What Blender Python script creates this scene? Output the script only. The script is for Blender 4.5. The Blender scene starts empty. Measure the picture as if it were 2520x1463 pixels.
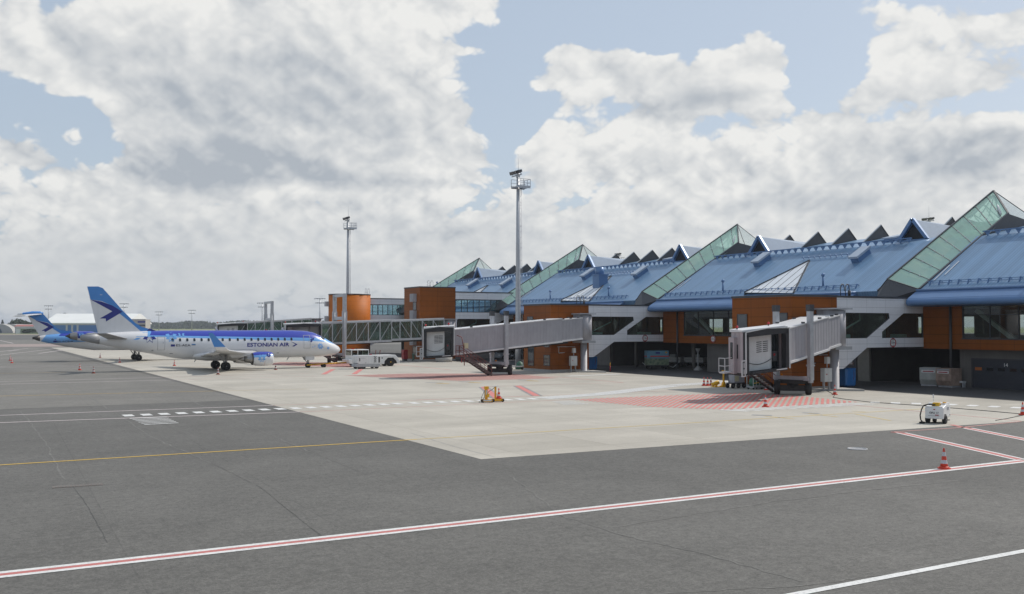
import bpy, bmesh, math, random
from mathutils import Vector, Matrix
random.seed(7)
S = bpy.context.scene
COL = S.collection
R = math.radians
# ---------------------------------------------------------------- camera
CAMH, YAW, PITCH, FPX = 5.2, R(29.8), R(1.74), 2385.0      # focal length in pixels of a 2520 px wide frame
cd = bpy.data.cameras.new('camera')
cd.sensor_width = 36.0
cd.lens = 36.0 * FPX / 2520.0
cd.clip_start = 0.1
cd.clip_end = 30000
cam = bpy.data.objects.new('camera', cd)
cam.location = (0, 0, CAMH)
cam.rotation_euler = (R(90) + PITCH, 0, -YAW)
COL.objects.link(cam)
S.camera = cam
# ---------------------------------------------------------------- world, sun, exposure
SUN_EL, SUN_AZ = R(46), R(88)            # azimuth clockwise from +Y
S.view_settings.view_transform = 'Standard'
S.view_settings.look = 'None'
S.view_settings.exposure = 0.0
S.view_settings.gamma = 1.0
S.cycles.use_denoising = True
S.cycles.max_bounces = 8
S.cycles.transparent_max_bounces = 16
sl = bpy.data.lights.new('sun', 'SUN')
sl.energy = 3.3
sl.angle = R(0.55)
sl.color = (1.0, 0.95, 0.88)
so = bpy.data.objects.new('sun', sl)
sd = Vector((math.sin(SUN_AZ) * math.cos(SUN_EL), math.cos(SUN_AZ) * math.cos(SUN_EL), math.sin(SUN_EL)))
so.rotation_euler = sd.to_track_quat('Z', 'Y').to_euler()
so.location = sd * 200
COL.objects.link(so)

F0 = Vector((math.sin(YAW), math.cos(YAW), 0))
R0 = Vector((math.cos(YAW), -math.sin(YAW), 0))
FW = F0 * math.cos(PITCH) + Vector((0, 0, math.sin(PITCH)))
UW = Vector((0, 0, math.cos(PITCH))) - F0 * math.sin(PITCH)


def ray(x, y):
    """Viewing direction of a point of the photograph (2520 px wide)."""
    return FW + R0 * ((x - 1260) / FPX) + UW * ((731.5 - y) / FPX)


def gp(x, y, z=0.0):
    """Surveyed ground point: where the sight line of a photo point meets height z."""
    r = ray(x, y)
    t = (z - CAMH) / r.z
    return Vector((r.x * t, r.y * t, z))


W = bpy.data.worlds.new('World')
S.world = W
W.use_nodes = True
wn, wl = W.node_tree.nodes, W.node_tree.links
wn.clear()


def WN(t, **k):
    n = wn.new(t)
    for a, v in k.items():
        setattr(n, a, v)
    return n


def wmath(op, a, b=None, c=None, clamp=False):
    n = WN('ShaderNodeMath', operation=op, use_clamp=clamp)
    for i, v in enumerate((a, b, c)):
        if v is None:
            continue
        if isinstance(v, (int, float)):
            n.inputs[i].default_value = v
        else:
            wl.new(v, n.inputs[i])
    return n.outputs[0]


def wmix(f, a, b):
    n = WN('ShaderNodeMix', data_type='RGBA')
    for k, v in (('Factor', f), ('A', a), ('B', b)):
        s = [i for i in n.inputs if i.name == k and (i.type == 'RGBA' or k == 'Factor')][0]
        if isinstance(v, (int, float)):
            s.default_value = v
        elif isinstance(v, tuple):
            s.default_value = (*v, 1)
        else:
            wl.new(v, s)
    return [o for o in n.outputs if o.type == 'RGBA'][0]


def wsmooth(v, lo, hi, a=0.0, b=1.0):
    n = WN('ShaderNodeMapRange', interpolation_type='SMOOTHSTEP')
    wl.new(v, n.inputs[0])
    for i, q in enumerate((lo, hi, a, b)):
        n.inputs[i + 1].default_value = q
    return n.outputs[0]


def wnoise(vec, scale, detail, rough, lac=2.0, out=0):
    n = WN('ShaderNodeTexNoise')
    wl.new(vec, n.inputs['Vector'])
    n.inputs['Scale'].default_value = scale
    n.inputs['Detail'].default_value = detail
    n.inputs['Roughness'].default_value = rough
    n.inputs['Lacunarity'].default_value = lac
    return n.outputs[out]


sky = WN('ShaderNodeTexSky', sky_type='NISHITA')
sky.sun_disc = False
sky.sun_elevation = SUN_EL
sky.sun_rotation = SUN_AZ
sky.air_density = 1.0
sky.dust_density = 1.6
tc = WN('ShaderNodeTexCoord')
sep = WN('ShaderNodeSeparateXYZ')
wl.new(tc.outputs['Generated'], sep.inputs[0])
az = wmath('ARCTAN2', sep.outputs[0], sep.outputs[1])
hor = wmath('SQRT', wmath('ADD', wmath('MULTIPLY', sep.outputs[0], sep.outputs[0]),
                          wmath('MULTIPLY', sep.outputs[1], sep.outputs[1])))
el = wmath('ARCTAN2', sep.outputs[2], hor)
elp = wmath('MAXIMUM', el, 0.0)
comb = WN('ShaderNodeCombineXYZ')
wl.new(az, comb.inputs[0])
wl.new(elp, comb.inputs[1])
lg = wmath('MULTIPLY_ADD', wmath('LOGARITHM', wmath('ADD', elp, 0.05), 2.718281828), 0.05, elp)
comb2 = WN('ShaderNodeCombineXYZ')
wl.new(az, comb2.inputs[0])
wl.new(wmath('MULTIPLY', lg, 1.08), comb2.inputs[1])
P2 = comb2.outputs[0]


def vmath(op, a, b):
    n = WN('ShaderNodeVectorMath', operation=op)
    for i, v in enumerate((a, b)):
        if isinstance(v, tuple):
            n.inputs[i].default_value = v
        else:
            wl.new(v, n.inputs[i])
    return n


# cloud banks: direction of the centre (az, el in rad), half sizes, density
dist = vmath('MULTIPLY', vmath('SUBTRACT', wnoise(P2, 6.0, 3, 0.6, out=1), (0.5, 0.5, 0.5)).outputs[0], (0.16, 0.12, 0)).outputs[0]
PB = vmath('ADD', comb.outputs[0], dist).outputs[0]


def blobsum(lst, start):
    acc = start
    for (cx, cy, rx, ry, am) in lst:
        d = ray(cx, cy)
        a0, e0 = math.atan2(d.x, d.y), math.atan2(d.z, math.hypot(d.x, d.y))
        n = WN('ShaderNodeVectorMath', operation='MULTIPLY_ADD')
        wl.new(PB, n.inputs[0])
        sx, sy = FPX / rx, FPX / ry
        n.inputs[1].default_value = (sx, sy, 0)
        n.inputs[2].default_value = (-a0 * sx, -e0 * sy, 0)
        dt = vmath('DOT_PRODUCT', n.outputs[0], n.outputs[0])
        g = wmath('POWER', 0.37, dt.outputs['Value'])
        acc = wmath('MULTIPLY_ADD', g, am, acc)
    return acc


BANKS = [(690, 150, 380, 270, 1.0), (520, 330, 230, 110, .6), (960, 330, 210, 110, .75), (120, 120, 260, 110, .75),
         (40, 350, 70, 60, .5), (250, 470, 350, 90, .45), (700, 570, 800, 100, .55), (1150, 340, 70, 70, .5),
         (1520, 200, 240, 60, .8), (1740, 250, 130, 60, .7), (1830, 120, 110, 90, .75), (1600, 370, 120, 95, .8),
         (1390, 390, 90, 60, .5), (2060, 330, 190, 100, .8), (2330, 170, 190, 60, .75), (2420, 390, 220, 100, .8),
         (1950, 460, 300, 80, .6), (1450, 520, 400, 80, .6), (2480, 30, 100, 40, .6), (2270, 40, 170, 60, .4),
         (1160, 125, 140, 22, .35), (1150, 20, 140, 40, .5), (2200, 530, 300, 60, .5), (300, 650, 500, 70, .4),
         (250, 290, 110, 14, .35),
         (1150, 200, 90, 110, -.5), (1650, 50, 330, 80, -.5), (150, 290, 160, 45, -.6), (2090, 170, 70, 60, -.5),
         (1270, 300, 80, 60, -.3), (2210, 280, 60, 30, -.3), (60, 440, 90, 40, -.3), (1970, 140, 100, 100, -.6), (1960, 370, 60, 50, -.45), (1270, 250, 60, 110, -.5), (1420, 60, 220, 60, -.4),
         (400, 690, 900, 60, .36), (1500, 640, 900, 70, .36), (2400, 600, 500, 60, .36), (600, 500, 200, 14, -.35), (1450, 470, 90, 30, -.3),
         (1150, 480, 80, 26, -.3), (160, 560, 130, 22, -.3), (900, 640, 240, 18, -.3), (1750, 500, 60, 30, -.3), (1260, 800, 3000, 75, .42)]
bank = blobsum(BANKS, -0.10)


def billow(vec, octs, wts):
    """sum of folded noises: rounded lumps with creases between them, like cumulus heads"""
    acc = None
    for (sc, am), wt in zip(octs, wts):
        n = wmath('MULTIPLY', wmath('ABSOLUTE', wmath('MULTIPLY_ADD', wnoise(vec, sc, 0, 0.5), 2.0, -1.0)), wt)
        acc = wmath('MULTIPLY', n, am) if acc is None else wmath('MULTIPLY_ADD', n, am, acc)
    return acc


OCT = ((6.0, .46), (13.1, .30), (27.7, .19), (58.0, .11), (121.0, .06))
big = wsmooth(el, 0.05, 0.24, 0.30, 1.0)          # far clouds look smaller
sml = wsmooth(el, 0.05, 0.24, 1.9, 1.0)
WT = (big, wsmooth(el, 0.05, 0.24, 0.8, 1.0), sml, sml, sml)
nA = billow(P2, OCT, WT)
P3 = vmath('ADD', P2, (0.010, 0.017, 0.0)).outputs[0]     # the same clouds a step towards the sun
nB = billow(P3, OCT[:4], WT)
nA4 = wmath('SUBTRACT', nA, 0.018)
dens = wmath('MULTIPLY_ADD', wmath('SUBTRACT', nA, 0.30), 1.7, bank)
alpha = wsmooth(dens, 0.0, 0.16)
thick = wsmooth(dens, 0.25, 1.25)
relief = wmath('MULTIPLY', wmath('MULTIPLY', wmath('SUBTRACT', nA4, nB), 1.9), wsmooth(el, 0.02, 0.20, 0.45, 1.0))
base = blobsum([(610, 425, 340, 44, 1.25), (380, 330, 170, 90, .5), (2390, 360, 170, 80, .95), (1650, 285, 220, 26, .6),
                (700, 200, 180, 130, .40), (1080, 560, 200, 50, .5), (1950, 520, 200, 45, .5), (400, 600, 250, 40, .35),
                (2440, 130, 90, 40, .3), (60, 400, 60, 30, .4)], 0.0)
lit = wmath('SUBTRACT', wmath('ADD', wmath('MULTIPLY_ADD', wmath('SUBTRACT', nA, 0.34), 0.85, 0.92), relief), wmath('ADD', wmath('MULTIPLY', base, 0.55), wmath('MULTIPLY', thick, 0.38)), clamp=True)
ccol = wmix(lit, (0.42, 0.46, 0.51), (0.88, 0.875, 0.85))
skys = WN('ShaderNodeMix', data_type='RGBA', blend_type='MULTIPLY')
skys.inputs[0].default_value = 1.0
wl.new(sky.outputs[0], skys.inputs[6])
skys.inputs[7].default_value = (0.125, 0.115, 0.105, 1)
blue = wmix(0.6, skys.outputs[2], (0.545, 0.645, 0.775))
c1 = wmix(wmath('MULTIPLY', alpha, 0.97), blue, ccol)
hz = wsmooth(el, 0.0, 0.15, 0.72, 0.06)
c2 = wmix(hz, c1, (0.515, 0.55, 0.58))
bg = WN('ShaderNodeBackground')
wl.new(c2, bg.inputs[0])
bg.inputs[1].default_value = 1.0
wo = WN('ShaderNodeOutputWorld')
wl.new(bg.outputs[0], wo.inputs[0])


# ---------------------------------------------------------------- helpers
class MB:
    """Collects faces; build() links them as ONE mesh object."""

    def __init__(s):
        s.v, s.f, s.m, s.sm = [], [], [], []

    def add(s, vs, fs, m=0, sm=False):
        o = len(s.v)
        s.v += [Vector(v) for v in vs]
        for f in fs:
            s.f.append([i + o for i in f])
            s.m.append(m)
            s.sm.append(sm)
        return s

    def box(s, x0, x1, y0, y1, z0, z1, m=0):
        return s.hexa([(x0, y0, z0), (x1, y0, z0), (x1, y1, z0), (x0, y1, z0), (x0, y0, z1), (x1, y0, z1), (x1, y1, z1), (x0, y1, z1)], m)

    def hexa(s, p, m=0):
        return s.add(p, [(0, 3, 2, 1), (4, 5, 6, 7), (0, 1, 5, 4), (1, 2, 6, 5), (2, 3, 7, 6), (3, 0, 4, 7)], m)

    def poly(s, pts, m=0):
        return s.add(pts, [tuple(range(len(pts)))], m)

    def prism(s, poly, a, b, axis='y', m=0):
        """Extrude a 2D polygon: axis y -> (x,z), axis x -> (y,z), axis z -> (x,y)."""
        f = {'y': lambda p, t: (p[0], t, p[1]), 'x': lambda p, t: (t, p[0], p[1]), 'z': lambda p, t: (p[0], p[1], t)}[axis]
        n = len(poly)
        return s.add([f(p, a) for p in poly] + [f(p, b) for p in poly],
                     [tuple(range(n))[::-1], tuple(range(n, 2 * n))] + [(i, (i + 1) % n, n + (i + 1) % n, n + i) for i in range(n)], m)

    def beam(s, p, q, w, h=None, m=0, up=(0, 0, 1)):
        p, q = Vector(p), Vector(q)
        h = h or w
        d = (q - p).normalized()
        a = d.cross(Vector(up))
        if a.length < 1e-4:
            a = d.cross(Vector((1, 0, 0)))
        a.normalize()
        b = a.cross(d).normalized()
        a, b = a * w / 2, b * h / 2
        return s.hexa([p - a - b, p + a - b, p + a + b, p - a + b, q - a - b, q + a - b, q + a + b, q - a + b], m)

    def tube(s, p, q, r1, r2=None, n=10, m=0, caps=True, sm=True):
        p, q = Vector(p), Vector(q)
        r2 = r1 if r2 is None else r2
        d = (q - p).normalized()
        a = d.orthogonal().normalized()
        b = d.cross(a)
        ring = [(math.cos(2 * math.pi * i / n), math.sin(2 * math.pi * i / n)) for i in range(n)]
        s.add([p + (a * c + b * e) * r1 for c, e in ring] + [q + (a * c + b * e) * r2 for c, e in ring],
              [(i, (i + 1) % n, n + (i + 1) % n, n + i) for i in range(n)], m, sm)
        if caps:
            o = len(s.v) - 2 * n
            s.f += [[o + i for i in range(n)][::-1], [o + n + i for i in range(n)]]
            s.m += [m, m]
            s.sm += [False, False]
        return s

    def path(s, pts, r, n=6, m=0):
        for a, b in zip(pts[:-1], pts[1:]):
            s.tube(a, b, r, n=n, m=m)
        return s

    def loft(s, rings, m=0, caps=True, sm=True, ms=None):
        n = len(rings[0])
        o = len(s.v)
        for r in rings:
            s.v += [Vector(p) for p in r]
        for k in range(len(rings) - 1):
            for i in range(n):
                s.f.append([o + k * n + i, o + k * n + (i + 1) % n, o + (k + 1) * n + (i + 1) % n, o + (k + 1) * n + i])
                s.m.append(ms[k] if ms else m)
                s.sm.append(sm)
        if caps:
            e = o + (len(rings) - 1) * n
            s.f += [[o + i for i in range(n)][::-1], [e + i for i in range(n)]]
            s.m += [ms[0] if ms else m, ms[-1] if ms else m]
            s.sm += [False, False]
        return s

    def lathe(s, prof, c=(0, 0, 0), axis='z', n=16, m=0, ms=None, caps=True, sm=True):
        c = Vector(c)
        rings = []
        for r, t in prof:
            ring = []
            for i in range(n):
                u, w = r * math.cos(2 * math.pi * i / n), r * math.sin(2 * math.pi * i / n)
                ring.append(c + Vector({'z': (u, w, t), 'x': (t, u, w), 'y': (u, t, w)}[axis]))
            rings.append(ring)
        return s.loft(rings, m, caps, sm, ms)

    def rot(s, rz, c=(0, 0, 0), k0=0):
        M = Matrix.Translation(c) @ Matrix.Rotation(rz, 4, 'Z') @ Matrix.Translation(-Vector(c))
        s.v[k0:] = [M @ v for v in s.v[k0:]]
        return s

    def build(s, name, mats, parent=None, label=None, off=None, bevel=0):
        me = bpy.data.meshes.new(name)
        o3 = Vector(off) if off is not None else (WORLD_OF.get(parent.name) if parent is not None and parent.name in WORLD_OF else None)
        vs = [v - o3 for v in s.v] if o3 is not None else s.v
        me.from_pydata([tuple(v) for v in vs], [], s.f)
        mats = mats if isinstance(mats, (list, tuple)) else [mats]
        for m in mats:
            me.materials.append(m)
        me.polygons.foreach_set('material_index', s.m)
        me.polygons.foreach_set('use_smooth', s.sm)
        bm = bmesh.new()
        bm.from_mesh(me)
        bmesh.ops.recalc_face_normals(bm, faces=bm.faces)
        bm.to_mesh(me)
        bm.free()
        o = bpy.data.objects.new(name, me)
        COL.objects.link(o)
        if parent is not None:
            o.parent = parent
            if parent.name in WORLD_OF:
                WORLD_OF[o.name] = WORLD_OF[parent.name]
        if label:
            o['label'] = label
        if bevel:
            b = o.modifiers.new('bevel', 'BEVEL')
            b.width = bevel
            b.segments = 2
            b.limit_method = 'ANGLE'
        return o


WORLD_OF = {}      # things whose parts are given in world coordinates


def thing(name, label, cat, loc=(0, 0, 0), rz=0.0, group=None, world=False):
    o = bpy.data.objects.new(name, None)
    o.empty_display_size = 0.3
    o.location = loc
    o.rotation_euler = (0, 0, rz)
    COL.objects.link(o)
    tag(o, label, cat, group)
    if world:
        WORLD_OF[o.name] = Vector(loc)
    return o


def tag(o, label=None, cat=None, group=None, kind=None):
    if label:
        o['label'] = label
    if cat:
        o['category'] = cat
    if group:
        o['group'] = group
    if kind:
        o['kind'] = kind
    return o


KIDS = {}


def dup(root, loc, rz=0.0, label=None, scale=None):
    """A copy of a thing, its parts and their sub-parts."""
    def cp(o, par):
        c = o.copy()
        COL.objects.link(c)
        if par is not None:
            c.parent = par
        for ch in [x for x in bpy.data.objects if x.parent == o]:
            cp(ch, c)
        return c
    r = cp(root, None)
    r.location = loc
    r.rotation_euler = (0, 0, rz)
    if label:
        r['label'] = label
    if scale:
        r.scale = (scale,) * 3
    return r


# ---------------------------------------------------------------- materials
def mat(name, col, rough=0.5, metal=0.0, var=0.12, vscale=1.5, bump=0.0, bscale=40, fine=0.0, fscale=30, streak=0.0, spec=0.5):
    m = bpy.data.materials.new(name)
    m.use_nodes = True
    nt = m.node_tree
    N, L = nt.nodes, nt.links
    p = N['Principled BSDF']
    p.inputs['Roughness'].default_value = rough
    p.inputs['Metallic'].default_value = metal
    p.inputs['Specular IOR Level'].default_value = spec
    t = N.new('ShaderNodeTexCoord')

    def nz(scale, det, r, vec=None):
        n = N.new('ShaderNodeTexNoise')
        n.inputs['Scale'].default_value = scale
        n.inputs['Detail'].default_value = det
        n.inputs['Roughness'].default_value = r
        L.new(vec or t.outputs['Object'], n.inputs['Vector'])
        return n.outputs[0]

    def rng(v, a, b, lo=0.25, hi=0.75):
        n = N.new('ShaderNodeMapRange')
        L.new(v, n.inputs[0])
        n.inputs[1].default_value, n.inputs[2].default_value = lo, hi
        n.inputs[3].default_value, n.inputs[4].default_value = a, b
        return n.outputs[0]

    def mul(a, b):
        n = N.new('ShaderNodeMath')
        n.operation = 'MULTIPLY'
        L.new(a, n.inputs[0])
        L.new(b, n.inputs[1])
        return n.outputs[0]
    f = rng(nz(vscale, 6, 0.6), 1 - var, 1 + var)
    if fine:
        f = mul(f, rng(nz(fscale, 3, 0.7), 1 - fine, 1 + fine))
    if streak:
        mp = N.new('ShaderNodeMapping')
        mp.inputs['Scale'].default_value = (2.5, 2.5, 0.25)
        L.new(t.outputs['Object'], mp.inputs[0])
        f = mul(f, rng(nz(1.6, 5, 0.65, mp.outputs[0]), 1 - streak, 1 + streak * 0.4))
    mx = N.new('ShaderNodeMix')
    mx.data_type = 'RGBA'
    mx.blend_type = 'MULTIPLY'
    mx.inputs[0].default_value = 1
    mx.inputs[6].default_value = (*col, 1)
    L.new(f, mx.inputs[7])
    L.new(mx.outputs[2], p.inputs['Base Color'])
    if bump:
        b = N.new('ShaderNodeBump')
        b.inputs['Strength'].default_value = bump
        b.inputs['Distance'].default_value = 0.02
        L.new(nz(bscale, 4, 0.6), b.inputs['Height'])
        L.new(b.outputs[0], p.inputs['Normal'])
    m['mx'] = mx.name
    return m


def panel(m, w, h, gap=0.02, dark=0.45, horiz_only=False, bumpy=0.3):
    """Cladding joints: a brick grid on wall faces (u = x+y, v = z)."""
    nt = m.node_tree
    N, L = nt.nodes, nt.links
    t = N.new('ShaderNodeTexCoord')
    sp = N.new('ShaderNodeSeparateXYZ')
    L.new(t.outputs['Object'], sp.inputs[0])

    def line(sock, per):
        a = N.new('ShaderNodeMath')
        a.operation = 'PINGPONG'
        L.new(sock, a.inputs[0])
        a.inputs[1].default_value = per / 2
        b = N.new('ShaderNodeMath')
        b.operation = 'LESS_THAN'
        L.new(a.outputs[0], b.inputs[0])
        b.inputs[1].default_value = gap / 2
        return b.outputs[0]
    v = line(sp.outputs[2], h)
    if not horiz_only:
        ad = N.new('ShaderNodeMath')
        L.new(sp.outputs[0], ad.inputs[0])
        L.new(sp.outputs[1], ad.inputs[1])
        u = line(ad.outputs[0], w)
        mxx = N.new('ShaderNodeMath')
        mxx.operation = 'MAXIMUM'
        L.new(u, mxx.inputs[0])
        L.new(v, mxx.inputs[1])
        v = mxx.outputs[0]
    mx = N[m['mx']]
    k = N.new('ShaderNodeMix')
    k.data_type = 'RGBA'
    k.blend_type = 'MULTIPLY'
    L.new(v, k.inputs[0])
    L.new(mx.outputs[2], k.inputs[6])
    k.inputs[7].default_value = (dark, dark, dark, 1)
    p = N['Principled BSDF']
    L.new(k.outputs[2], p.inputs['Base Color'])
    return m


def glass(name, tint, see=0.6, rough=0.02, dust=(0.5, 0.5, 0.5), dust_tint_mix=0.08, wob=0.0, ior=1.5):
    """Window glass: tinted see-through, mirror-like reflection, dust mixed with a paling diffuse tint."""
    m = bpy.data.materials.new(name)
    m.use_nodes = True
    N, L = m.node_tree.nodes, m.node_tree.links
    N.clear()
    tr = N.new('ShaderNodeBsdfTransparent')
    tr.inputs[0].default_value = (*[c * see for c in tint], 1)
    df = N.new('ShaderNodeBsdfDiffuse')
    df.inputs[0].default_value = (*dust, 1)
    gl = N.new('ShaderNodeBsdfGlossy')
    gl.inputs['Roughness'].default_value = rough
    m1 = N.new('ShaderNodeMixShader')
    m1.inputs[0].default_value = dust_tint_mix
    L.new(tr.outputs[0], m1.inputs[1])
    L.new(df.outputs[0], m1.inputs[2])
    # Schlick reflection that is the same from both sides of a single pane
    lw = N.new('ShaderNodeNewGeometry')
    dp = N.new('ShaderNodeVectorMath')
    dp.operation = 'DOT_PRODUCT'
    L.new(lw.outputs['Normal'], dp.inputs[0])
    L.new(lw.outputs['Incoming'], dp.inputs[1])
    f0 = ((ior - 1) / (ior + 1)) ** 2 * 1.8

    def mth(op, x, y=None, z=None):
        n = N.new('ShaderNodeMath')
        n.operation = op
        for i, v in enumerate((x, y, z)):
            if v is None:
                continue
            if isinstance(v, (int, float)):
                n.inputs[i].default_value = v
            else:
                L.new(v, n.inputs[i])
        return n.outputs[0]
    ab = mth('ABSOLUTE', dp.outputs['Value'])
    fr = mth('MULTIPLY_ADD', mth('POWER', mth('SUBTRACT', 1.0, ab), 5.0), 1 - f0, f0)
    m2 = N.new('ShaderNodeMixShader')
    L.new(fr, m2.inputs[0])
    L.new(m1.outputs[0], m2.inputs[1])
    L.new(gl.outputs[0], m2.inputs[2])
    if wob:
        t = N.new('ShaderNodeTexCoord')
        n = N.new('ShaderNodeTexNoise')
        n.inputs['Scale'].default_value = 0.6
        n.inputs['Detail'].default_value = 2
        L.new(t.outputs['Object'], n.inputs['Vector'])
        b = N.new('ShaderNodeBump')
        b.inputs['Strength'].default_value = wob
        b.inputs['Distance'].default_value = 0.1
        L.new(n.outputs[0], b.inputs['Height'])
        L.new(b.outputs[0], gl.inputs['Normal'])
    o = N.new('ShaderNodeOutputMaterial')
    L.new(m2.outputs[0], o.inputs[0])
    return m


M = {}
M['white'] = mat('white_paint', (.74, .74, .73), .35, var=.06, streak=.08)
M['panelwhite'] = panel(mat('white_cladding', (.72, .72, .74), .42, var=.05, vscale=.6, streak=.05), 2.4, 0.62, .03, .62)
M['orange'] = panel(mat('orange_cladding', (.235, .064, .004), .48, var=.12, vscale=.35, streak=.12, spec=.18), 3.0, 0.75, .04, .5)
M['orangesunlit'] = panel(mat('orange_cladding_sunlit', (.48, .125, .003), .55, var=.10, vscale=.35, streak=.1, spec=.18), 3.0, 0.75, .025, .7, horiz_only=True)  # same cladding, its sunlit brightness put into a lighter orange
M['dark'] = mat('dark_trim', (.045, .045, .05), .45, var=.15)
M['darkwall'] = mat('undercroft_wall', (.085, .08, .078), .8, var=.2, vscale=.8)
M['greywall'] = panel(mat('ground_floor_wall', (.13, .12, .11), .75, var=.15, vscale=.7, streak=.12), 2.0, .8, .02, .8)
M['steel'] = mat('galvanised_steel', (.46, .47, .49), .42, .35, var=.14, vscale=3, streak=.12)
M['bridge'] = mat('bridge_sheet_metal', (.345, .34, .365), .5, 0, var=.08, vscale=1.2, streak=.14)
M['bridgeroof'] = mat('bridge_roof_metal', (.66, .66, .66), .40, .1, var=.10, vscale=1.5)
M['pinkgrey'] = mat('warm_grey_sheet', (.40, .35, .36), .42, .1, var=.07, streak=.12)
M['rubber'] = mat('black_rubber', (.016, .016, .017), .75, var=.25, vscale=5, bump=.2)
M['bellows'] = mat('black_canopy_fabric', (.022, .023, .026), .7, var=.25, vscale=3, bump=.25, bscale=12)
M['undercar'] = mat('dirty_undercarriage', (.028, .026, .026), .6, .2, var=.3, vscale=4)
M['hub'] = mat('wheel_hub_grey', (.30, .30, .31), .5, .4, var=.15, vscale=6)
M['yellow'] = mat('yellow_paint', (.68, .38, .01), .45, var=.15, vscale=5)
M['orangepaint'] = mat('orange_yellow_paint', (.70, .34, .012), .45, var=.15, vscale=5)
M['redbrown'] = mat('faded_red_rail', (.17, .05, .042), .55, var=.2, vscale=4)
M['red'] = mat('red_paint', (.36, .012, .02), .45, var=.15, vscale=4)
M['bluebin'] = mat('blue_plastic', (.035, .19, .50), .4, var=.12, vscale=3, streak=.1)
M['green'] = mat('green_plastic', (.03, .12, .07), .55, var=.25, vscale=4)
M['cone'] = mat('cone_red_orange', (.62, .055, .025), .5, var=.12, vscale=9)
M['conewhite'] = mat('cone_reflective_band', (.52, .52, .54), .45, var=.12, vscale=9)
M['conedirty'] = mat('cone_faded_brown', (.28, .085, .06), .6, var=.25, vscale=9)
M['concretebit'] = mat('raw_concrete', (.36, .35, .33), .85, var=.15, vscale=4, fine=.1)
M['lampglass'] = mat('floodlight_glass', (.16, .16, .165), .15, .2, var=.1)
M['lens_red'] = mat('red_lens', (.5, .01, .015), .25, var=.05)
M['lens_amber'] = mat('amber_lens', (.75, .22, .01), .25, var=.05)
M['silver'] = mat('flashing_metal', (.72, .72, .72), .3, .6, var=.1)
M['lightgrey'] = mat('light_grey_sheet', (.52, .53, .53), .45, var=.08, streak=.08)
M['asphaltdark'] = mat('dark_asphalt_road', (.062, .06, .058), .85, var=.16, vscale=.35, fine=.22, fscale=9)
M['win'] = glass('window_glass', (.80, .86, .82), .86, dust=(.3, .33, .3), dust_tint_mix=.03, wob=.05)
M['gallery'] = glass('gallery_glass', (.72, .92, .94), .88, dust=(.35, .55, .58), dust_tint_mix=.14, wob=.03, ior=2.1)  # cyan diffuse share brightens the pane beyond dust
M['sky_glass'] = glass('skylight_glass', (.66, .90, .78), .92, dust=(.50, .74, .62), dust_tint_mix=.46, wob=.15, ior=1.4)  # green diffuse share makes the glass far paler than dust would
M['clear'] = glass('clear_glass', (.9, .96, .95), .95, dust=(.5, .5, .5), dust_tint_mix=.05)
M['bridgeglass'] = glass('bridge_glass', (.58, .74, .66), .72, dust=(.28, .38, .32), dust_tint_mix=.16)  # greenish diffuse share lifts the tone of the tunnel panes
M['darkglass'] = mat('dark_tinted_glass', (.018, .022, .026), .06, var=.1, spec=.8)
# blue sheet roof with raised seams running up the slope
M['roof'] = mat('blue_sheet_roof', (.162, .278, .425), .34, .1, var=.07, vscale=.25, streak=0)
N_, L_ = M['roof'].node_tree.nodes, M['roof'].node_tree.links
_t = N_.new('ShaderNodeTexCoord')
_s = N_.new('ShaderNodeSeparateXYZ')
L_.new(_t.outputs['Object'], _s.inputs[0])
_w = N_.new('ShaderNodeMath')
_w.operation = 'PINGPONG'
L_.new(_s.outputs[1], _w.inputs[0])
_w.inputs[1].default_value = .15
_g = N_.new('ShaderNodeMath')
_g.operation = 'GREATER_THAN'
L_.new(_w.outputs[0], _g.inputs[0])
_g.inputs[1].default_value = .115
_k = N_.new('ShaderNodeMix')
_k.data_type = 'RGBA'
_k.blend_type = 'MULTIPLY'
_f = N_.new('ShaderNodeMath')
_f.operation = 'MULTIPLY'
L_.new(_g.outputs[0], _f.inputs[0])
_f.inputs[1].default_value = .5
L_.new(_f.outputs[0], _k.inputs[0])
L_.new(N_[M['roof']['mx']].outputs[2], _k.inputs[6])
_k.inputs[7].default_value = (.55, .6, .66, 1)
# long weather streaks and slightly different sheets
_mp = N_.new('ShaderNodeMapping')
_mp.inputs['Scale'].default_value = (.04, 1.6, .04)
L_.new(_t.outputs['Object'], _mp.inputs[0])
_n = N_.new('ShaderNodeTexNoise')
_n.inputs['Scale'].default_value = 1.3
_n.inputs['Detail'].default_value = 5
L_.new(_mp.outputs[0], _n.inputs['Vector'])
_r = N_.new('ShaderNodeMapRange')
L_.new(_n.outputs[0], _r.inputs[0])
_r.inputs[1].default_value, _r.inputs[2].default_value, _r.inputs[3].default_value, _r.inputs[4].default_value = .3, .7, .86, 1.12
_k2 = N_.new('ShaderNodeMix')
_k2.data_type = 'RGBA'
_k2.blend_type = 'MULTIPLY'
_k2.inputs[0].default_value = 1
L_.new(_k.outputs[2], _k2.inputs[6])
L_.new(_r.outputs[0], _k2.inputs[7])
L_.new(_k2.outputs[2], N_['Principled BSDF'].inputs['Base Color'])
_b = N_.new('ShaderNodeBump')
_b.inputs['Strength'].default_value = .35
_b.inputs['Distance'].default_value = .03
L_.new(_w.outputs[0], _b.inputs['Height'])
L_.new(_b.outputs[0], N_['Principled BSDF'].inputs['Normal'])
M['roofplain'] = mat('blue_sheet_trim', (.105, .20, .375), .36, .15, var=.08, vscale=.6)


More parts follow.
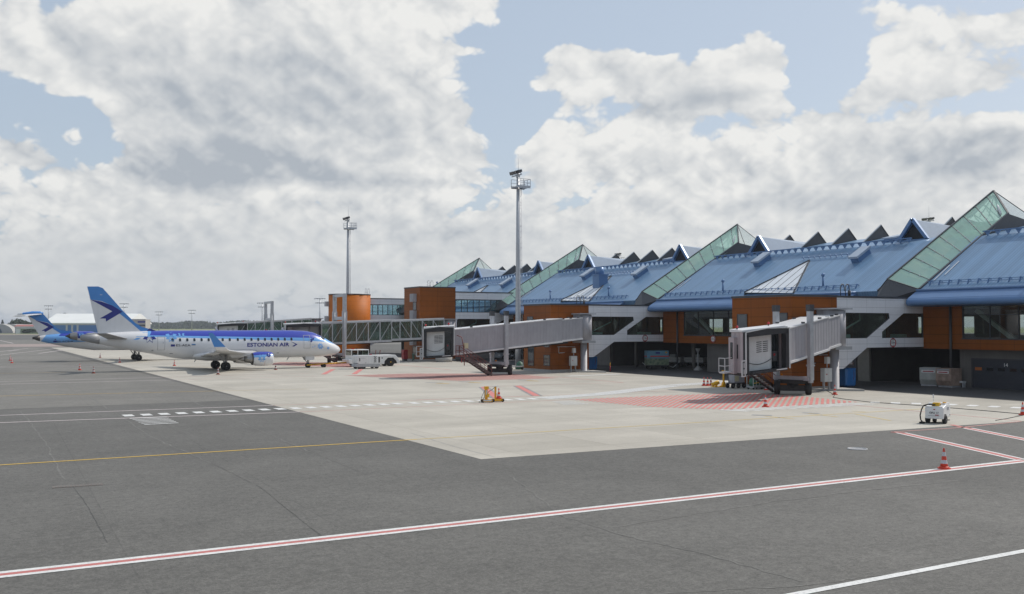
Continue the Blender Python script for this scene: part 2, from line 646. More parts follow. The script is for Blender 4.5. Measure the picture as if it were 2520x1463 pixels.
# ---------------------------------------------------------------- ground, apron, markings
def ground_mat(name, c1, c2, big, fine, rough, slab=None, warm=0.0):
    m = bpy.data.materials.new(name)
    m.use_nodes = True
    N, L = m.node_tree.nodes, m.node_tree.links
    p = N['Principled BSDF']
    p.inputs['Roughness'].default_value = rough
    p.inputs['Specular IOR Level'].default_value = 0.35
    t = N.new('ShaderNodeTexCoord')

    def nz(vec, scale, det, r):
        n = N.new('ShaderNodeTexNoise')
        n.inputs['Scale'].default_value = scale
        n.inputs['Detail'].default_value = det
        n.inputs['Roughness'].default_value = r
        L.new(vec, n.inputs['Vector'])
        return n.outputs[0]

    def rng(v, a, b, lo=.3, hi=.7):
        n = N.new('ShaderNodeMapRange')
        L.new(v, n.inputs[0])
        for i, q in enumerate((lo, hi, a, b)):
            n.inputs[i + 1].default_value = q
        return n.outputs[0]

    def mul(a, b):
        n = N.new('ShaderNodeMath')
        n.operation = 'MULTIPLY'
        L.new(a, n.inputs[0])
        L.new(b, n.inputs[1])
        return n.outputs[0]
    o = t.outputs['Object']
    mp = N.new('ShaderNodeMapping')
    mp.inputs['Scale'].default_value = (.05, .35, 1) if slab else (.08, .16, 1)
    L.new(o, mp.inputs[0])
    f = mul(rng(nz(o, big, 6, .62), .90, 1.10), rng(nz(mp.outputs[0], 1.0, 5, .6), .92, 1.08))
    f = mul(f, rng(nz(o, 4.0, 4, .7), 1 - fine * .6, 1 + fine * .6))
    f = mul(f, rng(nz(o, 38.0, 3, .75), 1 - fine, 1 + fine))
    f = mul(f, rng(nz(o, 13.0, 2, .8), 1 - fine * .8, 1 + fine * .8))
    # small stains and tyre marks
    st = rng(nz(o, .9, 8, .72), 1.0, .88, .60, .78)
    f = mul(f, st)
    mx = N.new('ShaderNodeMix')
    mx.data_type = 'RGBA'
    mx.inputs[6].default_value = (*c1, 1)
    mx.inputs[7].default_value = (*c2, 1)
    L.new(rng(nz(o, .045, 4, .6), 0, 1, .35, .65), mx.inputs[0])
    k = N.new('ShaderNodeMix')
    k.data_type = 'RGBA'
    k.blend_type = 'MULTIPLY'
    k.inputs[0].default_value = 1
    L.new(mx.outputs[2], k.inputs[6])
    L.new(f, k.inputs[7])
    out = k.outputs[2]
    if slab:
        br = N.new('ShaderNodeTexBrick')
        br.offset = 0.0
        L.new(o, br.inputs['Vector'])
        br.inputs['Color1'].default_value = (1.05, 1.05, 1.05, 1)
        br.inputs['Color2'].default_value = (.93, .93, .925, 1)
        br.inputs['Mortar'].default_value = (.68, .66, .63, 1)
        br.inputs['Scale'].default_value = 1.0
        br.inputs['Mortar Size'].default_value = .022
        br.inputs['Mortar Smooth'].default_value = .4
        br.inputs['Brick Width'].default_value = slab
        br.inputs['Row Height'].default_value = slab
        k2 = N.new('ShaderNodeMix')
        k2.data_type = 'RGBA'
        k2.blend_type = 'MULTIPLY'
        k2.inputs[0].default_value = 1
        L.new(out, k2.inputs[6])
        L.new(br.outputs[0], k2.inputs[7])
        out = k2.outputs[2]
    else:
        br = N.new('ShaderNodeTexBrick')
        mp2 = N.new('ShaderNodeMapping')
        mp2.inputs['Rotation'].default_value = (0, 0, R(2))
        L.new(o, mp2.inputs[0])
        L.new(mp2.outputs[0], br.inputs['Vector'])
        br.inputs['Color1'].default_value = (1.05, 1.05, 1.05, 1)
        br.inputs['Color2'].default_value = (.94, .94, .945, 1)
        br.inputs['Mortar'].default_value = (.86, .86, .86, 1)
        br.inputs['Scale'].default_value = 1.0
        br.inputs['Mortar Size'].default_value = .03
        br.inputs['Mortar Smooth'].default_value = 1
        br.inputs['Brick Width'].default_value = 5.2
        br.inputs['Row Height'].default_value = 60
        k2 = N.new('ShaderNodeMix')
        k2.data_type = 'RGBA'
        k2.blend_type = 'MULTIPLY'
        k2.inputs[0].default_value = 1
        L.new(out, k2.inputs[6])
        L.new(br.outputs[0], k2.inputs[7])
        out = k2.outputs[2]
    L.new(out, p.inputs['Base Color'])
    b = N.new('ShaderNodeBump')
    b.inputs['Strength'].default_value = .35
    b.inputs['Distance'].default_value = .015
    L.new(nz(o, 60, 3, .7), b.inputs['Height'])
    L.new(b.outputs[0], p.inputs['Normal'])
    return m


M['asphalt'] = ground_mat('aged_asphalt', (.099, .0955, .0865), (.130, .1255, .114), .5, .36, .8)
M['concrete'] = ground_mat('apron_concrete', (.398, .370, .318), (.448, .420, .364), .22, .08, .8, slab=5.0)
M['grass'] = mat('airfield_grass', (.19, .21, .07), .9, var=.25, vscale=.02)


def sheet(name, polys, z, m, kind='structure', label=None):
    mb = MB()
    for i, p in enumerate(polys):
        mb.poly([(q[0], q[1], z) for q in p])
    o = mb.build(name, m)
    o['kind'] = kind
    for pl in o.data.polygons:
        if pl.normal.z < 0:
            pl.flip()
    return o


sheet('ground', [[(-9000, -600), (12000, -600), (12000, 14000), (-9000, 14000)]], 0, M['asphalt'])
AP = [(17.9, 33.7), (40, 32.9), (64.2, 31.8), (64.2, 262), (20.1, 262)]
sheet('apron_pavement', [AP], .004, M['concrete'])
M['asphaltold'] = ground_mat('older_pale_asphalt', (.150, .143, .128), (.185, .177, .158), .5, .30, .8)
sheet('old_pavement', [[(17.9, 69.0), (17.9, 262), (-260, 262), (-260, 66.0)], [(-260, 262), (120, 262), (140, 420), (-300, 420)]], .003, M['asphaltold'])
sheet('service_road', [[(64.2, 20), (75.5, 20), (75.5, 262), (64.2, 262)]], .006, M['asphaltdark'])


def GR(x, z):      # a point by sideways and forward distance
    p = F0 * z + R0 * x
    return (p.x, p.y)


sheet('grass_field', [[GR(-900, 820), GR(1200, 820), GR(9000, 9500), GR(-9000, 9500)]], .02, M['grass'])
sheet('grass_field', [[GR(-420, 640), GR(-300, 640), GR(-310, 700), GR(-450, 700)]], .02, M['grass'])
sheet('grass_lawn', [[(108, 20), (400, 20), (400, 230), (108, 230)]], .02, M['grass'])


def strip(a, b, w, s=0.0):
    """Strip polygon from a to b, width w, shifted sideways by s."""
    a, b = Vector(a[:2]), Vector(b[:2])
    d = (b - a).normalized()
    n = Vector((-d.y, d.x))
    return [a + n * (s - w / 2), b + n * (s - w / 2), b + n * (s + w / 2), a + n * (s + w / 2)]


def worn(name, col, rough=.7, wear=.5, base=(.1, .097, .092)):
    """Road paint with worn spots."""
    m = mat(name, col, rough, var=.10, vscale=1.2, fine=.10, fscale=14)
    N, L = m.node_tree.nodes, m.node_tree.links
    t = N.new('ShaderNodeTexCoord')
    n = N.new('ShaderNodeTexNoise')
    n.inputs['Scale'].default_value = 9
    n.inputs['Detail'].default_value = 6
    n.inputs['Roughness'].default_value = .75
    L.new(t.outputs['Object'], n.inputs['Vector'])
    r = N.new('ShaderNodeMapRange')
    L.new(n.outputs[0], r.inputs[0])
    r.inputs[1].default_value, r.inputs[2].default_value = .50, .70
    r.inputs[3].default_value, r.inputs[4].default_value = 0, wear
    k = N.new('ShaderNodeMix')
    k.data_type = 'RGBA'
    L.new(r.outputs[0], k.inputs[0])
    L.new(N[m['mx']].outputs[2], k.inputs[6])
    k.inputs[7].default_value = (*base, 1)
    L.new(k.outputs[2], N['Principled BSDF'].inputs['Base Color'])
    return m


M['pw'] = worn('white_road_paint', (.66, .66, .64))
M['pr'] = worn('red_road_paint', (.47, .15, .135), wear=.4)
M['prc'] = worn('faded_red_paint', (.50, .245, .215), wear=.5, base=(.37, .36, .33))
M['pr2'] = worn('bright_red_paint', (.56, .18, .16), wear=.35, base=(.37, .36, .33))
M['ppink'] = worn('pinkish_white_paint', (.50, .44, .43), wear=.4)
M['py'] = worn('yellow_road_paint', (.62, .40, .06), wear=.35)
M['pyf'] = worn('faded_yellow_paint', (.54, .40, .13), wear=.5, base=(.37, .36, .33))
M['pdk'] = worn('dark_patch_paint', (.24, .24, .24), wear=.4, base=(.36, .35, .33))
M['seam'] = mat('asphalt_seam', (.082, .079, .073), .9, var=.4, vscale=2)
M['seaml'] = mat('asphalt_seam_light', (.155, .15, .138), .9, var=.3, vscale=2)
Z1, Z2, Z3 = .010, .014, .018
# clear zone line: white, red, white
a, b = gp(-60, 1422.7), gp(2640, 1121.6)
sheet('white_road_line', [strip(a, b, .19, .20), strip(a, b, .19, -.20)], Z1, M['pw'])
sheet('red_road_line', [strip(a, b, .205)], Z1, M['pr'])
a2, b2, a3, b3 = gp(2217, 1066), gp(2513, 1132.3), gp(2381, 1054.5), gp(2570, 1092)
sheet('white_road_line', [strip(p, q, .13, s) for p, q in ((a2, b2), (a3, b3)) for s in (.23, -.23)], Z1, M['pw'])
sheet('red_road_line', [strip(a2, b2, .325), strip(a3, b3, .325), strip(gp(2194, 1064), a2, .3), strip(gp(2340, 1046), a3, .3)], Z1, M['pr'])
sheet('white_road_line', [strip(gp(1900, 1474.5), gp(2600, 1342), .21)], Z1, M['pw'])
yl = [strip(gp(-60, 1149), gp(1026, 1082), .17)]
sheet('yellow_road_line', yl, Z1, M['py'])
sheet('yellow_road_line', [strip(gp(1026, 1082), gp(2290, 1006), .16), strip(gp(525, 963), gp(760, 958), .12)]
      + [strip(gp(*p), gp(*q), .16) for p, q in (((1882, 1025), (1955, 1032)), ((1990, 1018.5), (2062, 1027)), ((2106, 1020), (2192, 1036)), ((2096, 1012.5), (2130, 1014)))], Z1, M['pyf'])
sheet('yellow_road_line', [strip(gp(-40, 976.5), gp(525, 963), .15), strip(gp(-20, 920), gp(164, 916.6), .12)], Z1, M['py'])
sheet('pinkish_road_lines', [strip(gp(-40, 1024.6), gp(672, 998.5), .30), strip(gp(-40, 1042.5), gp(738, 1014.6), .30),
                              strip(gp(-20, 940.8), gp(398, 929.5), .30), strip(gp(-20, 946.9), gp(438, 935.5), .30),
                              strip(gp(-20, 902.3), gp(270, 898.2), .3), strip(gp(-20, 905.4), gp(290, 901.4), .3),
                              strip(gp(-20, 883), gp(200, 880.6), .3), strip(gp(-20, 877), gp(138, 858.5), .35),
                              strip(gp(-20, 868), gp(70, 858), .35), strip(gp(95, 870.5), gp(182, 858.5), .5),
                              strip(gp(-20, 834), gp(33, 845.6), .5), strip(gp(20, 865), gp(45, 862), .4), strip(gp(75, 873), gp(170, 873), .3)], Z1, M['ppink'])
sheet('pinkish_pavement', [[gp(-60, 855), gp(-60, 848.5), gp(200, 846), gp(200, 853)], [gp(-60, 825), gp(-60, 823.5), gp(420, 822), gp(420, 823.5)]],
      Z1, worn('pink_surface', (.32, .25, .225)))
RL = [((672, 998.5), (1660, 962), .12), ((738, 1014.6), (1230, 992), .14), ((1230, 992), (1405, 984), .14), ((1024, 985), (1322, 975), .14),
      ((1188, 952.5), (1271, 950), .12), ((1271, 950), (1535, 942.4), .12), ((1292, 921), (1535, 942.4), .22),
      ((398, 929.5), (760, 920), .14), ((438, 935.5), (780, 926), .14), ((960, 896), (1110, 911), .3),
      ((2194, 1064), (2353, 1054), .14), ((2353, 1054), (2513, 1038), .16), ((2060, 994), (2513, 1037), .16)]
sheet('red_road_lines', [strip(gp(*p), gp(*q), w) for p, q, w in RL], Z1, M['prc'])
RD = [((1274, 950.3), (1321, 975), .5), ((1190, 953), (1222, 980), .5), ((796, 922), (820, 909.5), .55), ((871, 921.6), (889, 909.5), .55)]
sheet('red_road_marking', [strip(gp(*p), gp(*q), w) for p, q, w in RD], Z2, M['pr2'])
sheet('grey_road_marking', [strip(gp(*p), gp(*q), .16, s) for p, q, w in RD[:2] for s in (.36, -.36)], Z1, M['pdk'])


def clip(poly, a, b):
    """Keep the part of a convex polygon left of a->b."""
    out = []
    for i in range(len(poly)):
        p, q = poly[i], poly[(i + 1) % len(poly)]
        sp = (b[0] - a[0]) * (p[1] - a[1]) - (b[1] - a[1]) * (p[0] - a[0])
        sq = (b[0] - a[0]) * (q[1] - a[1]) - (b[1] - a[1]) * (q[0] - a[0])
        if sp >= 0:
            out.append(p)
        if sp * sq < 0:
            t = sp / (sp - sq)
            out.append((p[0] + (q[0] - p[0]) * t, p[1] + (q[1] - p[1]) * t))
    return out


def hatch(area, ang, pitch, w):
    res = []
    d = (math.cos(ang), math.sin(ang))
    n = (-d[1], d[0])
    cs = [p[0] * n[0] + p[1] * n[1] for p in area]
    k = min(cs)
    while k < max(cs):
        c0 = (n[0] * k, n[1] * k)
        L = 80
        st = [(c0[0] - d[0] * L, c0[1] - d[1] * L), (c0[0] + d[0] * L, c0[1] + d[1] * L)]
        st += [(st[1][0] + n[0] * w, st[1][1] + n[1] * w), (st[0][0] + n[0] * w, st[0][1] + n[1] * w)]
        m0 = (sum(p[0] for p in st) / 4, sum(p[1] for p in st) / 4)
        t0 = (m0[0] * d[0] + m0[1] * d[1])
        st = [(p[0] + d[0] * (sum(q[0] * d[0] + q[1] * d[1] for q in area) / len(area) - t0), p[1] + d[1] * (sum(q[0] * d[0] + q[1] * d[1] for q in area) / len(area) - t0)) for p in st]
        poly = st
        for i in range(len(area)):
            poly = clip(poly, area[i], area[(i + 1) % len(area)])
            if len(poly) < 3:
                break
        if len(poly) >= 3:
            res.append(poly)
        k += pitch
    return res


def ccw(pts):
    a = sum(pts[i][0] * pts[(i + 1) % len(pts)][1] - pts[(i + 1) % len(pts)][0] * pts[i][1] for i in range(len(pts)))
    return pts if a > 0 else pts[::-1]


AR1 = ccw([tuple(gp(*p)[:2]) for p in ((1405, 984), (1654, 974), (1840, 967), (1960, 975), (2123, 991.3), (1896, 1003), (1794, 1009), (1600, 1002))])
sheet('red_road_marking', hatch(AR1, R(42), .36, .19), Z2, M['pr2'])
AR2 = ccw([tuple(gp(*p)[:2]) for p in ((845, 925), (985, 929.5), (1130, 937.5), (1370, 931), (1262, 920.5), (1000, 921.5))])
AR2 = ccw([tuple(gp(*p)[:2]) for p in ((845, 925), (1130, 938), (1310, 933.5), (1375, 931), (1262, 920.5), (1010, 920))])
sheet('red_road_marking', hatch(AR2, R(42), .36, .25), Z2, M['prc'])
AR3 = ccw([tuple(gp(*p)[:2]) for p in ((640, 898), (860, 905), (900, 901), (850, 893), (690, 892))])
sheet('red_road_marking', hatch(AR3, R(42), .36, .27), Z2, M['prc'])
# zipper lines (white blocks)


def blocks(path, wdt, pitch, blk, skip=0.0):
    out = []
    for p, q in zip(path[:-1], path[1:]):
        p, q = Vector(p[:2]), Vector(q[:2])
        L = (q - p).length
        d = (q - p) / L
        t = skip
        while t + blk < L:
            s = strip(p + d * t, p + d * (t + blk), wdt)
            out.append(s)
            t += pitch
    return out


ZP = [gp(303, 1024), gp(1010, 993.2), gp(1330, 981.5)]
ZP2 = [gp(1335, 981), gp(1480, 970.5), gp(1660, 949), gp(1815, 938.5)]
ZP3 = [gp(1800, 1011.5), gp(2135, 993.5)]
ZP4 = [gp(2142, 991), gp(2330, 996), gp(2560, 1007)]
bl = blocks(ZP, 1.25, 1.0, .56) + blocks(ZP2, 1.9, .5, .40)


def shear_blocks(path, pitch, blk, wdt, ang):
    out = []
    for p, q in zip(path[:-1], path[1:]):
        p, q = Vector(p[:2]), Vector(q[:2])
        L = (q - p).length
        d = (q - p) / L
        s = Vector((math.cos(ang), math.sin(ang)))
        t = 0
        while t < L:
            c = p + d * t
            out.append([c - s * wdt / 2, c + d * blk - s * wdt / 2, c + d * blk + s * wdt / 2, c + s * wdt / 2])
            t += pitch
    return out


bl += shear_blocks(ZP3, 1.0, .5, 1.9, R(115)) + blocks(ZP4, 1.2, 1.3, .6)
bl += [strip(gp(*p), gp(*q), w) for p, q, w in (((1395, 926.5), (1525, 921.5), .8), ((978, 894.5), (1130, 893.2), .6))]
for i in range(6):
    u = i / 5
    bl.append(strip(gp(319 + 36 * u, 1031 + 15 * u), gp(410 + 29 * u, 1027 + 14.5 * u), .24))
for i in range(5):
    u = i / 4
    bl.append(strip(gp(1360 + 25 * u, 989.5 + 7 * u), gp(1410 + 38 * u, 988 + 7 * u), .24))
sheet('white_road_marking', bl, Z2, M['pw'])
sheet('yellow_road_marking', [strip(gp(*p), gp(*q), .34) for p, q in (((1073, 943.6), (1105, 945)), ((1153, 941.6), (1183, 943)), ((1296, 937.3), (1325, 938.8)))], Z2, M['py'])
sheet('dark_road_surface', [strip(gp(*p), gp(*q), .55) for p, q in (((1048, 941.9), (1088, 943)), ((1130, 940), (1168, 941)), ((1275, 935.5), (1308, 936.5)),
                                                           ((1850, 1022), (1900, 1023.5)), ((1975, 1016.5), (2015, 1018.5)))], Z1, M['pdk'])


# seams and cracks in the asphalt
def wiggle(pts, n, amp):
    out = []
    for a, b in zip(pts[:-1], pts[1:]):
        for i in range(n):
            t = i / n
            c = a.lerp(b, t)
            out.append(Vector((c.x + random.uniform(-amp, amp), c.y + random.uniform(-amp, amp), 0)))
    out.append(pts[-1])
    return out


def cracks(name, lines, w, m, z=.006):
    ps = []
    for l in lines:
        pts = wiggle([gp(*p) for p in l], 14, w * 1.1)
        for a, b in zip(pts[:-1], pts[1:]):
            if (b - a).length > .02:
                ps.append(strip(a, b, w * random.uniform(.5, 1.3)))
    sheet(name, ps, z, m)


cracks('pavement_surface', [[(175, 1190), (215, 1245), (264, 1335)], [(520, 1140), (640, 1200), (813, 1337)], [(1320, 1188), (1560, 1168)],
                          [(1368, 1262), (1385, 1272)], [(195, 1298), (250, 1297)], [(2380, 1299), (2470, 1316)], [(770, 1115), (960, 1192)]], .014, M['seam'])
cracks('pavement_surface', [[(1385, 1272), (1560, 1325), (1700, 1355), (1970, 1432)], [(1985, 1441), (2200, 1412), (2390, 1367)],
                         [(1600, 1463), (1985, 1441)], [(1260, 1175), (1385, 1272)]], .05, M['seaml'])
cracks('pavement_surface', [[(48, 1010), (105, 1080), (160, 1180)], [(210, 972), (390, 1085), (520, 1140)], [(330, 925), (420, 965), (640, 1060), (770, 1115)],
                         [(1500, 1300), (1900, 1235), (2380, 1180)], [(120, 930), (270, 985)]], .07, M['seaml'])
cracks('pavement_surface', [[(1010, 1066), (1105, 1096), (1218, 1126)]], .03, M['pdk'], z=.008)


# manhole covers: cast rings flush with the asphalt
def cover(loc, label, cat):
    t = thing('manhole_cover', label, cat, loc)
    mb = MB()
    mb.lathe([(.42, .001), (.42, .018), (.40, .030), (.36, .030), (.36, .020), (.02, .020)], n=32)
    for k in range(5):
        mb.box(-.30 + abs(k - 2) * .06, .30 - abs(k - 2) * .06, -.22 + k * .11 - .02, -.22 + k * .11 + .02, .018, .026)
    mb.build('lid', M['coverm'], t)
    return t


M['coverm'] = mat('cast_iron_cover', (.36, .36, .365), .7, 0, var=.25, vscale=8)
cover(gp(2110, 1105.5), 'round cast iron manhole cover in the dark asphalt, set right of the apron corner', 'manhole')
t = thing('drain_grate', 'rusty rectangular drain cover sunk in cracked asphalt at the lower left', 'drain', gp(191, 1196), R(-4))
MB().box(-.75, .75, -.22, .22, .0, .012).build('frame', mat('rusty_iron', (.15, .13, .115), .8, var=.3), t)
g = MB()
for k in range(14):
    g.box(-.66 + k * .1, -.62 + k * .1, -.16, .16, .012, .02)
g.build('grate', M['seaml'], t)


# ---------------------------------------------------------------- terminal building
T = thing('terminal_building', 'long airport terminal with blue metal roof, green glass prisms and orange and white walls', 'terminal',
          (74.4, 78, 0), world=True)
GY = [59.6 + 36.5 * k for k in range(4)]
YN, YF = 26.0, 173.0          # ends of the building
EX, EZ, BX, BZ, RX, RZ = 73.3, 8.45, 82.0, 13.55, 91.0, 15.3


def rz(x):
    return EZ + (x - EX) * (BZ - EZ) / (BX - EX) if x < BX else BZ + (x - BX) * (RZ - BZ) / (RX - BX)


r = MB()
r.prism([(EX, EZ), (BX, BZ), (RX, RZ), (106, 8.4), (106, 8.0), (RX, RZ - .4), (BX, BZ - .4), (EX + .2, EZ - .5)], YN, YF)
ROOF = r.build('roof', M['roof'], T)
# rounded eave canopies between the gate corridors
for k in range(-1, 4):
    ya = (GY[k] + 3.3) if k >= 0 else YN
    yb = (GY[k + 1] - 3.3) if k < 3 else YF
    if k == 3 or yb - ya < 1:
        continue
    prof = [(73.5, 8.24), (73.2, 8.27), (72.12, 7.66)]
    for i in range(9):
        a = R(110 + i * 17)
        prof.append((72.2 + .34 * math.cos(a), 7.30 + .33 * math.sin(a)))
    prof += [(72.6, 6.95), (74.7, 6.92), (74.7, 7.9)]
    c = MB()
    c.prism(prof, ya, yb)
    for e in (0, 1):
        pass
    ev = c.build('eave_canopy', M['roofplain'], T)
    g = MB()
    g.tube((73.25, ya, 8.36), (73.25, yb, 8.36), .11, n=8)
    g.build('gutter_pipe', M['roofplain'], T)
# snow guards: rails on brackets along the slope
for k in range(-1, 4):
    ya = (GY[k] + 3.9) if k >= 0 else YN
    yb = (GY[k + 1] - 3.9) if k < 3 else YF
    if k == 3:
        ya, yb = GY[3] + 3.5, YF
    if k == 3 and yb - ya < .2:
        continue
    lo = MB()
    x0 = 74.0
    y = ya
    while y < yb:
        lo.beam((x0 - .1, y, rz(x0 - .1) + .02), (x0 + .12, y, rz(x0) + .36), .10, .09)
        lo.beam((x0 + .1, y, rz(x0) + .34), (x0 + .38, y, rz(x0 + .38) + .03), .06, .06)
        y += .92
    for dz in (.14, .30):
        lo.beam((x0, ya, rz(x0) + dz), (x0, yb, rz(x0) + dz), .05)
    lo.build('snow_guard', M['roofplain'], T)
    up = MB()
    x0 = 82.1
    y = ya + .3
    while y < yb:
        up.prism([(y - .26, rz(x0) + .34), (y + .26, rz(x0) + .34), (y, rz(x0) - .02)], x0 - .2, x0 - .04, 'x')
        y += 1.0
    up.box(x0 - .3, x0, ya, yb, rz(x0) + .34, rz(x0) + .44)
    up.build('snow_guard', M['roofplain'], T)
    if k in (0, 1, 2):
        s = MB()
        y0 = GY[k] + 10.2
        for q in range(9):
            s.beam((80.2, y0 + q * .75, rz(80.2)), (80.2, y0 + q * .75 + .2, rz(80.2) + .3), .09)
        s.beam((80.2, y0 - .2, rz(80.2) + .2), (80.2, y0 + 6.4, rz(80.2) + .2), .06)
        s.build('snow_guard', M['roofplain'], T)


def prism_skylight(Y, last=False):
    """Glass ridge over a gate, steel frame and trusses inside, dark metal base."""
    A, P0 = Vector((89.4, Y, 18.7)), Vector((73.6, Y, 9.5))
    w = 3.6
    n0, n1 = Vector((73.3, Y - w, 8.44)), Vector((86.2, Y - w, 15.85))
    f0, f1 = Vector((73.3, Y + .8, 8.44)), Vector((86.2, Y + .8, 15.85))
    bn, bf = Vector((92.0, Y - w, 14.95)), Vector((92.0, Y + .8, 14.95))
    g = MB()
    g.poly([n0, n1, A, P0])
    g.poly([f0, f1, A, P0])
    sk = g.build('skylight_glass', M['sky_glass'], T)
    g = MB()
    g.poly([A, n1, bn])
    g.poly([A, f1, bf])
    g.poly([A, bn, bf])
    g.build('skylight_hip_glass', M['clear'], T)
    fr = MB()
    up = (0, 0, 1)
    fr.beam(P0, A, .16, .16)
    for q0, q1 in ((n0, n1), (f0, f1)):
        fr.beam(q0, q1, .20, .26)
        fr.beam(q0, P0, .12, .12)
        fr.beam(q1, A, .16, .16)
        for i in range(1, 9):
            u = i / 8.6
            fr.beam(q0.lerp(q1, u), P0.lerp(A, u), .055, .07)
    for b in (bn, bf):
        fr.beam(A, b, .07, .07)
    FRM = fr.build('skylight_frame', M['dark'], T)
    for i in range(1, 9):
        u = i / 8.6
        for v in (.04, .36, .68):
            c = n0.lerp(n1, u).lerp(P0.lerp(A, u), v) + Vector((-.03, -.05, .03))
            MB().box(c.x - .05, c.x + .05, c.y - .05, c.y + .05, c.z - .05, c.z + .05).build('glass_clamp', M['silver'], FRM)
    tr = MB()
    o = Vector((0, 0, -.35))
    tp0, tp1 = P0 + o, A + o
    tr.tube(tp0, tp1, .09, n=6)
    for sgn, q0, q1 in ((1, n0, n1), (-1, f0, f1)):
        a0, a1 = q0 + Vector((0, .3 * sgn if sgn > 0 else -.12, -.12)), q1 + Vector((0, .3 * sgn if sgn > 0 else -.12, -.12))
        tr.tube(a0, a1, .09, n=6)
        for i in range(9):
            u, v = i / 9, (i + .5) / 9
            tr.tube(a0.lerp(a1, u), tp0.lerp(tp1, u), .06, n=5)
            tr.tube(tp0.lerp(tp1, u), a0.lerp(a1, v), .05, n=5)
    tr.tube(n1 + Vector((-.4, .5, 0)), A + o, .1, n=6)
    tr.tube(f1 + Vector((-.4, -.5, 0)), A + o, .1, n=6)
    for i in range(5):
        u = i / 4
        tr.tube((n1 + Vector((.3, .2, 0))).lerp(f1 + Vector((.3, -.2, 0)), u), A + Vector((.1, 0, -.3)), .05, n=5)
    tr.build('skylight_truss', M['white'], T)
    pl = MB()         # backing sheet added to hide the roof, stands for the open inside
    pl.poly([n0 + Vector((.2, .3, -.15)), n1 + Vector((0, .3, -.5)), f1 + Vector((0, 1.6, -.5)), f0 + Vector((.2, 1.6, -.15))])
    pl.build('skylight_backing', M['shade'], T)
    # dark standing seam base in front and the cheeks at the upper end
    bs = MB()
    Lp, Cp, Rp = Vector((72.6, Y + .4, 7.74)), Vector((72.2, Y - 1.7, 7.74)), Vector((73.6, Y - 3.5, 7.74))
    Lq = Vector((73.6, Y + .8, 7.74))
    d = Vector((-.03, -.02, 0))
    bs.poly([Lp, Cp, P0 + d])
    bs.poly([Cp, Rp, n0 + d, P0 + d])
    bs.poly([Lp, Lq, f0 + d, P0 + d])
    for i in range(1, 7):
        u = i / 7
        bs.beam(Cp.lerp(Rp, u), P0.lerp(n0, u) + d, .06, .06)
    ck = []
    for sgn, q1, b in ((-1, n1, bn), (1, f1, bf)):
        e = Vector((0, .03 * sgn, 0))
        ck.append([q1 + e, b + e, Vector((b.x, b.y, rz(91) - .5)) + e, Vector((82.5, q1.y, rz(82.5) - .3)) + e])
    bs.build('skylight_base', M['dark'], T)
    for q_ in ck:
        MB().poly(q_).build('skylight_cheek', M['dark'], T)
    # bright flashings beside the glass on the near side
    fl = MB()
    for k, (x0, x1) in enumerate(((74.6, 77.0), (75.4, 77.6))):
        fl.beam((x0, Y - w - .5 - k * .5, rz(x0) + .06), (x1, Y - w - .35 - k * .5, rz(x1) + .06), .10, .05)
    fl.build('roof_flashing', M['silver'], T)


M['shade'] = mat('skylight_backing_green', (.46, .58, .50), .8, var=.4, vscale=.9)  # pale green of the open skylight interior, for the added backing sheet
for Y in GY:
    prism_skylight(Y)


# saw-tooth monitors on the ridge and the two big dormers beside each prism
def tooth(Y, par=T):
    g = MB()
    a, b, c = Vector((86.4, Y, rz(86.4) - .05)), Vector((90.9, Y, rz(90.9) - .05)), Vector((89.5, Y, 16.55))
    e = Vector((93.6, Y + 1.6, RZ - (93.6 - RX) * .46))
    a2 = Vector((86.4, Y + 3.9, rz(86.4) - .05))
    g.add([a, b, c], [(0, 1, 2)], 1)
    g.add([a, c, e], [(0, 1, 2)], 0)
    g.add([c, b, e], [(0, 1, 2)], 0)
    g.beam(a, c, .09, .09, 2)
    g.beam(c, b, .09, .09, 1)
    g.build('roof_monitor', [M['roofplain'], M['dark'], M['lightgrey']], par)


def dormer(Y, s=1.0):
    """Steep gabled dormer: thick blue gable, black panel for the dark inside, bright metal flanks."""
    x0, w = 84.4, 1.75
    zb = rz(x0) - .1
    top = zb + 2.15
    g = MB()
    ax, bx = 84.4, 92.5
    c0, c1 = Vector((ax, Y, top)), Vector((bx, Y, top - .35))
    l0, r0 = Vector((ax, Y + w, zb)), Vector((ax, Y - w, zb))
    l1, r1 = Vector((bx - 1.5, Y + w, rz(bx - 1.5) - .1)), Vector((bx - 1.5, Y - w, rz(bx - 1.5) - .1))
    g.add([c0, c1, r1, r0], [(0, 1, 2, 3)], 0)
    g.add([c0, c1, l1, l0], [(0, 1, 2, 3)], 0)
    d = g.build('roof_dormer', M['dormermetal'], T)
    f = MB()
    t = Vector((-.25, 0, 0))
    f.beam(r0 + t, c0 + t + Vector((0, 0, .05)), .34, .3, 0, (1, 0, 0))
    f.beam(l0 + t, c0 + t + Vector((0, 0, .05)), .34, .3, 0, (1, 0, 0))
    f.beam(r0 + t, l0 + t, .3, .2, 0)
    f.build('gable_frame', M['roofplain'], d)
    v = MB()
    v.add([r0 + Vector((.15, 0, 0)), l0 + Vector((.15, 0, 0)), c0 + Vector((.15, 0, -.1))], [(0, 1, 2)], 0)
    v.build('dark_interior', M['black'], d)  # flat black panel stands in for the shaded dormer interior


